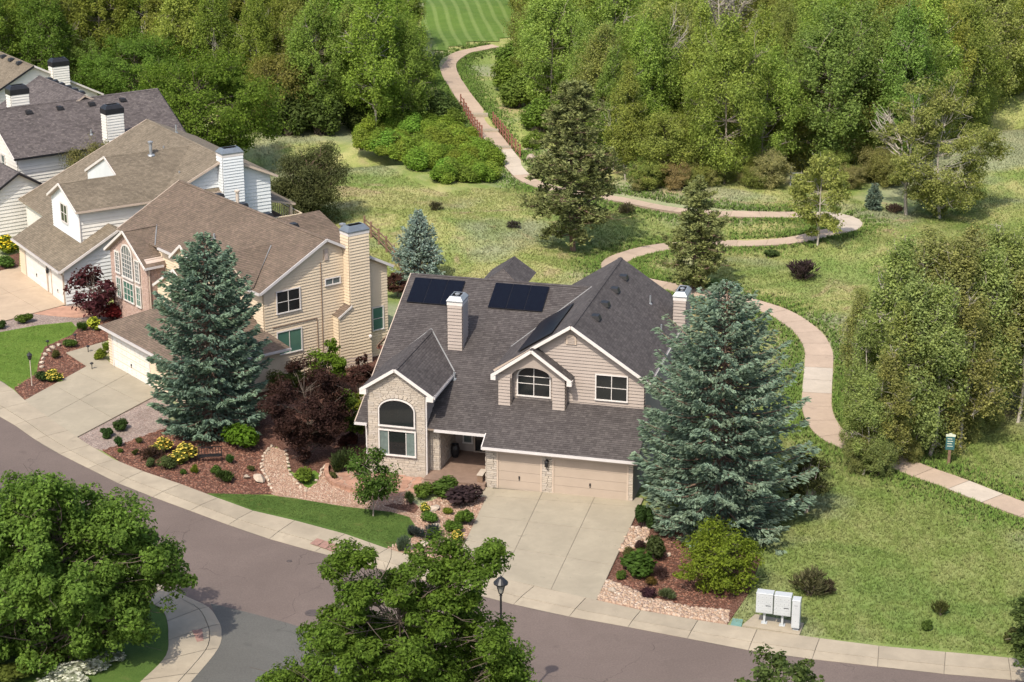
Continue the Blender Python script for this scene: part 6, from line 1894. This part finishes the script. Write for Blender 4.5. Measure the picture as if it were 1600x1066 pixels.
for i in range(30):
    x = random.uniform(900, 1420); y = 290 + random.uniform(-8, 8) - (max(0, x - 1320) * .05)
    s = random.uniform(.2, .42)
    plant('shrub', random.choice(wood['low']), ground_at(x, y), (s * 1.2, s * 1.2, s * random.uniform(.7, 1.1)), jit(random.choice([(.22, .26, .07), (.20, .22, .075), (.26, .25, .11)]), .15), 'rough undergrowth bush along the front of the right wood', 'shrub', 'undergrowth bushes along the right wood')
    continue
    shrub(x, y, random.uniform(40, 80), random.uniform(24, 44), random.choice(['big', 'fine', 'fine']), jit(random.choice([(.18, .22, .06), (.16, .18, .055), (.22, .21, .09)]), .15), 'rough undergrowth bush along the front of the right wood', 'shrub', 'undergrowth bushes along the right wood')
for x, y, w_, h_ in [(790, 150, 60, 40), (812, 178, 70, 46), (845, 205, 70, 44), (850, 165, 60, 40), (800, 115, 60, 40), (835, 232, 44, 26)]:
    shrub(x, y, w_, h_, 'big', jit((.14, .21, .04), .12), 'green bush on the right bank of the footbridge', 'shrub', 'bushes by the footbridge')
# dark foundation shrubs by the shaded wall of the charcoal roofed house
for x in (20, 32): shrub(x, 362, 26, 16, 'leafy', DKG, 'dark shrub against the shaded white wall', 'shrub', 'dark shrubs against the shaded wall')
# ------------------------------------------------------------------ grass blades, chips and pebbles
EXCL = []
def on_path(x, y):
    return False
def blades(name, poly_px, n, h0, wd, mat, near_only=None, z0=None, seed=5, keep=None):
    rg = np.random.default_rng(seed)
    g = [at(*p, 0) for p in poly_px]
    xs = [p.x for p in g]; ys = [p.y for p in g]
    poly = [(p.x, p.y) for p in g]
    P = np.empty((0, 2))
    px_ = np.array([p[0] for p in poly]); py_ = np.array([p[1] for p in poly])
    while len(P) < n:
        q = np.stack([rg.uniform(min(xs), max(xs), n), rg.uniform(min(ys), max(ys), n)], 1)
        ins = np.zeros(n, bool); j = len(poly) - 1
        for i in range(len(poly)):
            c = ((py_[i] > q[:, 1]) != (py_[j] > q[:, 1])) & (q[:, 0] < (px_[j] - px_[i]) * (q[:, 1] - py_[i]) / (py_[j] - py_[i] + 1e-12) + px_[i])
            ins ^= c; j = i
        q = q[ins]
        if keep is not None: q = q[keep(q[:, 0], q[:, 1])]
        if near_only: q = q[rg.random(len(q)) < np.clip((near_only / q[:, 1]) ** 1.5, 0, 1)]
        P = np.concatenate([P, q])
    P = P[:n]
    z = hgt(P[:, 0], P[:, 1]) if z0 is None else np.full(n, z0)
    C = np.stack([P[:, 0], P[:, 1], z - .01], 1)
    k = 3
    C = np.repeat(C, k, 0); m = len(C)
    a = rg.uniform(0, 2 * pi, m); ln = h0 * rg.uniform(.5, 1.3, m); lean = rg.uniform(.15, .75, m)
    d = np.stack([np.cos(a), np.sin(a), np.zeros(m)], 1); s = np.stack([-np.sin(a), np.cos(a), np.zeros(m)], 1)
    b = C + d * rg.uniform(0, .10, m)[:, None] * (h0 / .25)
    tip = b + d * (ln * lean)[:, None] + np.array([0, 0, 1.]) * (ln * np.sqrt(1 - lean ** 2 * .8))[:, None]
    V = np.stack([b - s * wd, b + s * wd, tip], 1).reshape(-1, 3)
    return link(name, quads_mesh(name, V, np.arange(len(V)).reshape(-1, 3), [M[mat]]), kind='stuff')

pl_xy = np.array([(p.x, p.y) for p in path_line])
kb = np.array([(p.x, p.y) for p in inner])
house_boxes = [(H1, -7.6, 8.7, -.6, 17.2), (H2, -14, 3.2, -1, 19.2), (H3, -.4, 20, 0, 16.4), (H4, -9, 9.2, -19, 0), (H5, -10, 7, -7.5, 10)]
def keep_meadow(x, y):
    d = np.min((x[:, None] - pl_xy[None, :, 0]) ** 2 + (y[:, None] - pl_xy[None, :, 1]) ** 2, 1)
    k = d > 1.02 ** 2
    yk = np.interp(x, kb[:, 0], kb[:, 1])
    k &= y > yk + .12
    for hh, u0, u1, v0, v1 in house_boxes:
        a = hh.rotation_euler.z; dx, dy = x - hh.location.x, y - hh.location.y
        u = dx * cos(a) + dy * sin(a); v = -dx * sin(a) + dy * cos(a)
        k &= ~((u > u0) & (u < u1) & (v > v0) & (v < v1))
    return k
def kp(x, y):
    out = np.zeros(len(x), bool)
    for i in range(0, len(x), 20000): out[i:i + 20000] = keep_meadow(x[i:i + 20000], y[i:i + 20000])
    return out
MEADOW = [(1255, 994), (1700, 1036), (1800, 700), (1760, 120), (1560, 165), (1500, 215), (1420, 330), (1300, 300), (1000, 300), (900, 300), (815, 280), (690, 300), (560, 245), (440, 196), (395, 190), (400, 340), (560, 420), (620, 445), (900, 470), (1060, 530), (1010, 800), (1192, 880), (1168, 930), (1140, 972)]
blades('meadow_grass', MEADOW, 190000, .145, .022, 'blades', 96, None, 5, kp)
def verge(n, seed):
    rg = np.random.default_rng(seed)
    i = rg.integers(0, len(path_line) - 1, n); f = rg.random(n)
    A = np.array([(p.x, p.y) for p in path_line]); d = A[i + 1] - A[i]; nn = np.stack([-d[:, 1], d[:, 0]], 1); nn /= np.linalg.norm(nn, axis=1, keepdims=True)
    off = (1.0 + np.abs(rg.normal(size=n)) * 1.1) * rg.choice([-1, 1], n)
    P = A[i] + d * f[:, None] + nn * off[:, None]
    P = P[kp(P[:, 0], P[:, 1])]
    k = 4; C = np.repeat(np.stack([P[:, 0], P[:, 1], hgt(P[:, 0], P[:, 1]) - .01], 1), k, 0); m = len(C)
    a = rg.uniform(0, 2 * pi, m); ln = .2 * rg.uniform(.5, 1.3, m)
    d3 = np.stack([np.cos(a), np.sin(a), np.zeros(m)], 1); s = np.stack([-np.sin(a), np.cos(a), np.zeros(m)], 1)
    b = C + d3 * rg.uniform(0, .1, m)[:, None]; tip = b + d3 * (ln * .5)[:, None] + np.array([0, 0, 1.]) * ln[:, None]
    V = np.stack([b - s * .035, b + s * .035, tip], 1).reshape(-1, 3)
    link('verge_grass', quads_mesh('verge_grass', V, np.arange(len(V)).reshape(-1, 3), [M['verge']]), kind='stuff')
verge(26000, 9)
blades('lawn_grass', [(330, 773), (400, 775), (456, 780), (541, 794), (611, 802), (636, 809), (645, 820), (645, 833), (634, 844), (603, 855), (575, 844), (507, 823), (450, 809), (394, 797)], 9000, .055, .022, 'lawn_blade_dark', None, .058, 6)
blades('lawn_grass', [(-60, 532), (0, 521), (60, 510), (110, 505), (118, 513), (110, 522), (68, 541), (58, 566), (55, 583), (22, 604), (0, 592), (-60, 560)], 9000, .055, .022, 'lawn_blade', None, .032, 7)

def scatter_bits(name, polys, n, size, mat, z, seed, flat=.6, cube=True):
    rg = np.random.default_rng(seed)
    Vs = []; Fs = []
    cub = np.array([(-1, -1, -1), (1, -1, -1), (1, 1, -1), (-1, 1, -1), (-.7, -.7, 1), (.7, -.7, 1), (.7, .7, 1), (-.7, .7, 1)], float)
    cf = np.array([(4, 5, 6, 7), (0, 1, 5, 4), (1, 2, 6, 5), (2, 3, 7, 6), (3, 0, 4, 7)])
    tot = []
    for px_ in polys:
        poly = [(p.x, p.y) for p in G_(px_)]
        xs = [p[0] for p in poly]; ys = [p[1] for p in poly]
        k = 0; m = int(n / len(polys))
        while k < m:
            x, y = rg.uniform(min(xs), max(xs)), rg.uniform(min(ys), max(ys))
            if inpoly(x, y, poly): tot.append((x, y)); k += 1
    T = np.array(tot); m = len(T)
    s = size * rg.uniform(.5, 1.35, (m, 1)) * rg.uniform(.7, 1.3, (m, 3)); s[:, 2] *= flat
    a = rg.uniform(0, 2 * pi, m)
    B = cub[None] * s[:, None, :] * rg.uniform(.8, 1.2, (m, 8, 3))
    X = B[:, :, 0] * np.cos(a)[:, None] - B[:, :, 1] * np.sin(a)[:, None]; Y = B[:, :, 0] * np.sin(a)[:, None] + B[:, :, 1] * np.cos(a)[:, None]
    V = np.stack([X + T[:, 0:1], Y + T[:, 1:2], B[:, :, 2] + z + s[:, 2:3] * .5], -1).reshape(-1, 3)
    F = (cf[None] + (np.arange(m) * 8)[:, None, None]).reshape(-1, 4)
    return link(name, quads_mesh(name, V, F, [M[mat]]), kind='stuff')
scatter_bits('pebbles', [[(947, 907), (975, 918), (1020, 937), (1080, 950), (1140, 955), (1136, 976), (1066, 965), (997, 952), (934, 938)]], 1900, .062, 'pebble', .045, 1, .7)
scatter_bits('pebbles', [[(985, 824), (1015, 828), (1010, 850), (976, 862), (967, 862)]], 260, .07, 'pebble', .045, 2, .7)
scatter_bits('pebbles', [[(424, 697), (447, 708), (449, 735), (454, 742), (482, 765), (497, 754), (504, 735), (512, 745), (517, 758), (540, 768), (640, 779), (640, 790), (540, 789), (456, 777), (424, 770), (421, 760), (408, 735), (412, 712)]], 3400, .036, 'pebble_pink', .05, 3, .6)
scatter_bits('pebbles', [[(655, 792), (700, 772), (735, 777), (765, 774), (724, 850), (700, 882), (660, 872), (604, 857), (652, 838), (650, 820)]], 1700, .045, 'pebble_pink', .05, 4, .6)
scatter_bits('wood_chips', [[(160, 704), (262, 668), (400, 690), (412, 705), (406, 730), (420, 760), (426, 771), (324, 771), (281, 756), (197, 726)]], 3200, .05, 'chip', .028, 5, .35)
scatter_bits('wood_chips', [[(22, 606), (57, 583), (60, 566), (70, 543), (112, 524), (150, 507), (190, 492), (172, 530), (103, 552), (153, 582), (38, 625)]], 1800, .05, 'chip', .03, 6, .35)
scatter_bits('wood_chips', [[(986, 862), (1050, 830), (1160, 890), (1136, 955), (1080, 948), (1020, 936), (960, 905)]], 1900, .05, 'chip', .03, 7, .35)

# ------------------------------------------------------------------ rocks
def rock_mesh(seed, n=15):
    rg = np.random.default_rng(seed)
    import bmesh
    bm = bmesh.new(); bmesh.ops.create_icosphere(bm, subdivisions=2, radius=.5)
    pl_ = unit(n, rg); of = rg.uniform(.20, .38, n)
    for v in bm.verts:
        for p, o in zip(pl_, of):
            dd = v.co.x * p[0] + v.co.y * p[1] + v.co.z * p[2]
            if dd > o: v.co -= Vector(p) * (dd - o)
        v.co += Vector(rg.normal(size=3) * .012)
    me = bpy.data.meshes.new('boulder'); bm.to_mesh(me); bm.free(); me.materials.append(M['boulder']); return me
RK = [rock_mesh(200 + i) for i in range(5)]
def rock(px, py, w, h_, label, group=None, z=.05):
    p = at(px, py, z); s = to_px(p)[2]
    o = link('boulder', random.choice(RK), None, label=label, cat='rock', group=group)
    o.location = p + V3(0, 0, h_ / s * .25); o.scale = (w / s * 1.15, w / s * .9, h_ / s * 1.2); o.rotation_euler = (0, 0, random.uniform(0, 6))
rock(405, 752, 26, 17, 'large pale boulder where the mulch bed meets the gravel path')
rock(385, 747, 14, 8, 'small pinkish rock left of the large pale boulder')
rock(676, 797, 34, 12, 'long flat tan rock in the rock garden by the purple shrub')
rock(683, 825, 16, 11, 'pale round rock in the middle of the rock garden')
rock(664, 853, 26, 15, 'tan rock beside the fescue in the rock garden')
rock(690, 850, 18, 12, 'tan rock between the slate clump and the driveway mounds')
rock(640, 858, 16, 9, 'low tan rock at the tip of the front lawn')
rock(998, 845, 15, 14, 'pale upright rock below the dark shrub at the garage corner')
rock(1045, 870, 12, 12, 'pinkish rock under the edge of the large spruce')
rock(958, 925, 18, 10, 'pale boulder in the pebble border near the driveway')
for i, (x, y) in enumerate([(116, 535), (103, 538), (92, 541), (83, 545), (76, 550), (71, 556), (68, 562), (66, 568), (66, 575)]):
    rock(x, y, 11, 8, 'pale edging stone curving round the neighbour lawn', 'edging stones round the neighbour lawn', .04)
edge = [(424, 699), (417, 706), (411, 715), (409, 726), (411, 737), (417, 747), (422, 758), (446, 706), (449, 718), (451, 730), (455, 744), (465, 757), (478, 768), (494, 752), (502, 740), (506, 732), (512, 728), (420, 703), (414, 710), (410, 720), (409, 731), (414, 742), (420, 752), (424, 764), (448, 712), (450, 724), (452, 736), (460, 752), (470, 762), (500, 745), (503, 735), (508, 730)]
for x, y in edge: rock(x, y, 8, 6, 'tan edging stone along the curved gravel path', 'edging stones along the gravel path', .05)
for i in range(14):
    x, y = 820 + random.uniform(-6, 26), 208 + random.uniform(-14, 44); p = at(x, y); s = to_px(p)[2]
    o = link('boulder', RK[i % 5], None, label='pale creek rock under the rusty footbridge railing', cat='rock', group='creek rocks by the footbridge')
    w = random.uniform(.7, 1.7); o.location = (p.x, p.y, float(hgt(p.x, p.y)) + .15); o.scale = (w, w, w * .6); o.rotation_euler = (0, 0, i)
rb = MB()
rw = smooth_line(G_([(512, 730), (510, 742), (516, 754), (530, 762), (548, 768), (560, 770)], .05), .38)
rw_e = empty('retaining_wall', rw[0], 0, 'low curved red stone edging wall of the raised bed', 'wall')
for a, b in zip(rw, rw[1:]):
    for zz in (.0, .13):
        mb = MB(); c = (a + b) / 2 - rw[0] + V3(0, 0, zz + .07); d = (b - a)
        mb.obox(c, d * .48, V3(0, 0, 1).cross(d.normalized()) * random.uniform(.10, .13), (0, 0, .06))
        mb.obj('stone', M['flag'], rw_e)

# ------------------------------------------------------------------ street furniture and small things
pe = at(1215, 975, .115)
def mailbox(px, py, wide, tall, label, ped, rows, cols, group=None):
    p = at(px, py, .115)
    e = empty('mailbox', p, R(-15), label, 'mailbox', group)
    w, d = wide / 2, .24
    b = MB(); b.hexa([(-w, -d, ped), (w, -d, ped), (w, d, ped), (-w, d, ped), (-w, -d, tall), (w, -d, tall), (w, d, tall - .02), (-w, d, tall - .02)])
    b.obj('cabinet', M['mail'], e)
    t = MB(); t.hexa([(-w - .015, -d - .02, tall), (w + .015, -d - .02, tall), (w + .015, d + .02, tall), (-w - .015, d + .02, tall), (-w, -d, tall + .05), (w, -d, tall + .05), (w, d, tall + .03), (-w, d, tall + .03)]); t.obj('roof_cap', M['mail'], e)
    q = MB(); r = .05 if wide > .5 else .12
    q.box(-r, r, -.06, .06, .03, ped); q.box(-.14, .14, -.14, .14, 0, .03); q.obj('pedestal', M['mail'], e)
    for i in range(cols):
        for j in range(rows):
            x0 = -w + .02 + (wide - .04) * i / cols; x1 = -w + .02 + (wide - .04) * (i + 1) / cols
            z0 = ped + .03 + (tall - ped - .07) * j / rows; z1 = ped + .03 + (tall - ped - .07) * (j + 1) / rows
            m = MB(); m.box(x0 + .006, x1 - .006, -d - .012, -d - .001, z0 + .006, z1 - .006)
            dd = m.obj('mail_door', M['mail'], e)
            k = MB(); k.box((x0 + x1) / 2 - .012, (x0 + x1) / 2 + .012, -d - .018, -d - .010, (z0 + z1) / 2 - .02, (z0 + z1) / 2 + .005); k.obj('lock', M['mail_dark'], dd)
    sl = MB()
    if wide > .5: sl.box(.06, .30, -d - .028, -d - .012, ped + (tall - ped) * .40, ped + (tall - ped) * .40 + .035)
    else: sl.box(-.08, .08, -d - .02, -d - .010, tall - .25, tall - .235)
    sl.obj('mail_slot', M['mail_dark'], e)
mailbox(1194, 973, .80, 1.62, 'leftmost of two wide grey cluster mailboxes on a concrete pad', .62, 4, 4)
mailbox(1222, 977, .80, 1.62, 'middle grey cluster mailbox, between the wide and the narrow one', .62, 4, 4)
mailbox(1243, 983, .38, 1.58, 'narrow tall grey parcel locker at the right of the mailboxes', .16, 2, 1)
lid = sheet('utility_lid', G_([(1145, 966), (1161, 968), (1158, 980), (1141, 978)], .06), .062, M['teal_lid'], .05, None, None)
tag(lid, 'small teal utility box lid beside the mailbox pad', 'utility lid')

def lamp_post(p, h_, label):
    e = empty('street_lamp', p, 0, label, 'street lamp')
    q = MB(); q.lathe([(.14, 0), (.15, .25), (.09, .35), (.085, .75), (.055, .85), (.045, h_ - .95), (.07, h_ - .93), (.05, h_ - .86), (.09, h_ - .82), (.11, h_ - .78)], (0, 0, 0), 14); q.obj('pole', M['black'], e)
    c = MB()
    for k in range(4):
        a = pi / 4 + k * pi / 2
        c.bar((.10 * cos(a), .10 * sin(a), h_ - .80), (.25 * cos(a), .25 * sin(a), h_ - .34), .028, .028)
    c.obj('lamp_frame', M['black'], e)
    g = MB(); g.lathe([(.09, h_ - .78), (.20, h_ - .35), (.02, h_ - .34)], (0, 0, 0), 8); g.obj('lamp_glass', M['lampglass'], e)
    r = MB(); r.lathe([(.31, h_ - .36), (.32, h_ - .31), (.24, h_ - .22), (.13, h_ - .10), (.05, h_ - .06), (.05, h_ - .02), (.012, h_ + .03)], (0, 0, 0), 16); r.obj('lamp_hood', M['black'], e)
    return e
lamp_post(at(783, 1128, .1), 7.0, 'black street lamp with lantern head beside the ragged green tree')

def manhole(px, py, r, label):
    p = at(px, py, .008)
    e = empty('manhole_cover', p, 0, label, 'manhole cover')
    m = MB(); m.lathe([(r * 1.12, 0), (r * 1.1, .012), (r * 1.0, .012)], (0, 0, 0), 24); m.obj('ring', M['iron'], e)
    m = MB(); m.lathe([(r * .98, 0), (r * .97, .016), (r * .1, .017)], (0, 0, 0), 24); m.obj('cover', M['iron'], e)
manhole(488, 958, .33, 'large iron manhole cover near the seam of the side road')
manhole(452, 877, .13, 'small round valve cover in the road below the front lawn')
manhole(531, 882, .07, 'tiny valve cover close to the sidewalk kerb')
for q, lab in (([(484, 849), (495, 841), (532, 853), (522, 862)], 'red brick ramp tiles set in the sidewalk below the front lawn'), ([(300, 985), (316, 983), (318, 1001), (308, 1003)], 'red brick ramp tiles on the shaded street corner')):
    g = G_(q, .115); e = empty('ramp_tiles', g[0], 0, lab, 'paving')
    for i in range(6):
        for j in range(3):
            f = lambda u, v: (g[0].lerp(g[1], u)).lerp(g[3].lerp(g[2], u), v)
            P = [f((i + .04) / 6, (j + .04) / 3), f((i + .96) / 6, (j + .04) / 3), f((i + .96) / 6, (j + .96) / 3), f((i + .04) / 6, (j + .96) / 3)]
            P = [Vector((p.x - g[0].x, p.y - g[0].y, .0)) for p in P]
            if (P[1] - P[0]).cross(P[3] - P[0]).z < 0: P = P[::-1]
            m = MB(); m.hexa([p + V3(0, 0, -.01) for p in P] + [p + V3(0, 0, .012) for p in P]); m.obj('brick', M['redbrick'], e)

# trail sign
p = ground_at(1482, 726); e = empty('trail_sign', p, R(-8), 'small teal trail sign on a wooden post beside the footpath', 'sign')
m = MB(); m.box(-.08, .08, -.05, .05, -.1, 1.75); m.obj('post', M['wood'], e)
m = MB(); m.box(-.25, .25, -.09, -.052, .95, 1.75); pn = m.obj('sign_panel', M['sign_teal'], e)
m = MB(); m.prism([(-.27, -.052, 1.752), (.27, -.052, 1.752), (.27, -.052, 1.88), (.12, -.052, 1.90), (.06, -.052, 1.96), (-.06, -.052, 1.96), (-.12, -.052, 1.90), (-.27, -.052, 1.88)], (0, -.045, 0)); m.obj('sign_header', M['sign_cream'], e)
m = MB()
for i in range(4): m.box(-.17, .10 + .05 * (i % 2), -.094, -.0905, 1.60 - i * .15, 1.64 - i * .15)
m.obj('sign_lines', M['sign_cream'], pn)

# garden lamp, path lights, bench
p = at(50, 603, .03); e = empty('garden_lamp', p, 0, 'slim pale garden lamp post with dark top on the neighbour lawn edge', 'lamp post')
m = MB(); m.lathe([(.06, 0), (.04, .05), (.03, .3), (.03, 1.75)], (0, 0, 0), 8); m.obj('post', M['tan_pole'], e)
m = MB(); m.lathe([(.05, 1.75), (.12, 1.82), (.15, 2.05), (.19, 2.08), (.06, 2.22), (.01, 2.3)], (0, 0, 0), 8); m.obj('lantern', M['black'], e)
proto = None
for x, y in ((138, 551), (144, 578), (75, 543), (118, 533)):
    q = at(x, y, .05)
    if proto is None:
        proto = empty('path_light', q, 0, 'small black path light along the neighbour walk', 'path light', 'path lights along the neighbour walk')
        m = MB(); m.lathe([(.03, 0), (.025, .38), (.05, .40)], (0, 0, 0), 8); m.obj('stake', M['black'], proto)
        m = MB(); m.lathe([(.06, .38), (.13, .44), (.12, .47), (.03, .52)], (0, 0, 0), 10); m.obj('shade', M['black'], proto)
    else:
        copy_tree(proto).location = q
p = at(329, 722, .03); e = empty('garden_bench', p, R(8), 'low black metal bench in the mulch bed', 'bench')
m = MB()
for i in range(5): m.box(-.68, .68, -.2 + i * .09, -.14 + i * .09, .40, .425)
m.obj('seat', M['black'], e)
m = MB()
for i in range(9): m.box(-.66 + i * .16, -.63 + i * .16, .25, .275, .42, .82)
m.box(-.70, .70, .24, .285, .80, .84); m.obj('backrest', M['black'], e)
for sx in (-.66, .66):
    for sy in (-.18, .22):
        m = MB(); m.tube([(sx, sy, 0), (sx, sy, .42)], .02, 6); m.obj('leg', M['black'], e)
    m = MB(); m.bar((sx, -.2, .62), (sx, .26, .64), .04, .025); m.bar((sx, -.19, .42), (sx, -.19, .62), .025, .025); m.obj('armrest', M['black'], e)
p = o1 + Matrix.Rotation(-R(14.5), 3, 'Z') @ V3(-.35, .35, .335)
e = empty('porch_bench', p, R(75), 'small pale wooden bench on the porch deck', 'bench')
m = MB(); m.box(-.45, .45, -.18, .18, .42, .47); m.obj('seat', M['tan_pole'], e)
for sx in (-.38, .38):
    m = MB(); m.box(sx - .03, sx + .03, -.15, .15, 0, .42); m.obj('leg', M['wood'], e)
p = o1 + Matrix.Rotation(-R(14.5), 3, 'Z') @ V3(-2.72, 3.2, .335)
e = empty('planter', p, 0, 'dark urn standing in the shaded porch', 'planter')
m = MB(); m.lathe([(.16, 0), (.24, .25), (.26, .55), (.20, .75), (.22, .80), (.18, .80), (.16, .70)], (0, 0, 0), 12); m.obj('urn', M['black'], e)

# air conditioner
p = at(495, 563, .05); e = empty('air_conditioner', p, R(38), 'round topped white air conditioner against the beige wall', 'air conditioner')
m = MB(); m.lathe([(.42, 0), (.44, .04), (.44, .78), (.46, .80), (.46, .86), (.40, .88)], (0, 0, 0), 20); m.obj('casing', M['trim'], e)
m = MB()
for r in (.12, .2, .28, .36): m.lathe([(r, .885), (r + .012, .90), (r + .024, .885)], (0, 0, 0), 20)
m.obj('fan_grille', M['iron'], e)

# pergola behind the house
p = o1 + Matrix.Rotation(-R(14.5), 3, 'Z') @ V3(-9.2, 14.2, 0)
e = empty('pergola', p, -R(14.5), 'dark red wooden pergola behind the left end of the grey roof', 'pergola')
for x in (-1.4, 1.2):
    for y in (0, 3.0):
        m = MB(); m.box(x - .08, x + .08, y - .08, y + .08, 0, 2.5); m.obj('post', M['pergola'], e)
for y in (0, 3.0):
    m = MB(); m.box(-1.8, 1.6, y - .06, y + .06, 2.5, 2.72); m.obj('beam', M['pergola'], e)
for i in range(9):
    m = MB(); m.box(-1.7 + i * .4, -1.63 + i * .4, -.4, 3.4, 2.72, 2.86); m.obj('rafter', M['wood'], e)

# split rail fence
fp = [ground_at(x, y) for x, y in ((570, 362), (580, 371), (592, 382), (604, 394), (616, 408), (626, 424))]
e = empty('rail_fence', fp[0], 0, 'weathered split rail fence above the small silvery spruce', 'fence')
for a, b in zip(fp, fp[1:]):
    for zz in (.35, .72, 1.05):
        m = MB(); m.bar(a - fp[0] + V3(0, 0, zz), b - fp[0] + V3(0, 0, zz + random.uniform(-.04, .04)), .07, .09); m.obj('rail', M['wood'], e)
for a in fp:
    m = MB(); q = a - fp[0]; m.box(q.x - .08, q.x + .08, q.y - .08, q.y + .08, q.z - .2, q.z + 1.3); m.obj('post', M['wood'], e)

# footbridge railings
def seg_path(y0, y1):
    return [p for p in path_line if y0 < to_px(p)[1] < y1 and to_px(p)[0] < 850 and to_px(p)[0] > 690]
bp = seg_path(160, 258)
e = empty('footbridge', bp[0], 0, 'concrete footbridge with rusty brown railings over the creek', 'bridge')
for sgn in (1, -1):
    side = []
    for i, p in enumerate(bp):
        d = (bp[min(i + 1, len(bp) - 1)] - bp[max(0, i - 1)]).normalized(); n = Vector((-d.y, d.x, 0)).normalized()
        side.append(Vector((p.x, p.y, float(hill(p.x, p.y)))) + n * sgn * 1.08 - bp[0])
    side = [q for q in side if ((163 < to_px(q + bp[0])[1] < 216) if to_px(q + bp[0])[0] < to_px(bp[min(range(len(bp)), key=lambda k: (bp[k] - bp[0] - q).length)])[0] else (192 < to_px(q + bp[0])[1] < 254))][::2]
    for a in side:
        m = MB(); m.box(a.x - .07, a.x + .07, a.y - .07, a.y + .07, a.z - .5, a.z + 1.25); m.obj('post', M['rust'], e)
    for a, b in zip(side, side[1:]):
        for zz in (.3, .65, 1.05):
            m = MB(); m.bar(a + V3(0, 0, zz), b + V3(0, 0, zz), .05, .07); m.obj('rail', M['rust'], e)
for k in (.2, .5, .8):
    q = bp[int(k * (len(bp) - 1))] - bp[0]
    m = MB(); m.box(q.x - 1.0, q.x + 1.0, q.y - .4, q.y + .4, -2.2, .0); m.obj('pier', M['walk'], e)

# grey gate beyond the loop
ga, gb = ground_at(1235, 290), ground_at(1308, 290)
e = empty('gate', ga, 0, 'grey metal gate posts with rail at the wood edge', 'gate')
d = gb - ga
for t_, hh in ((0, 1.7), (1, 1.7)):
    q = d * t_; m = MB(); m.tube([q, q + V3(0, 0, hh)], .07, 8); m.obj('post', M['galv'], e)
for zz in (.5, 1.1):
    m = MB(); m.tube([V3(0, 0, zz), d + V3(0, 0, zz)], .04, 6); m.obj('rail', M['galv'], e)
# pale shelter far in the wood
p = ground_at(957, 92); e = empty('picnic_shelter', p, R(10), 'pale flat roofed picnic shelter far in the wood', 'shelter')
m = MB(); m.box(-1.3, 1.3, -.9, .9, 2.3, 2.5); m.obj('roof', M['tan_pole'], e)
for sx in (-1.1, 1.1):
    for sy in (-.7, .7):
        m = MB(); m.box(sx - .07, sx + .07, sy - .07, sy + .07, 0, 2.3); m.obj('post', M['wood'], e)
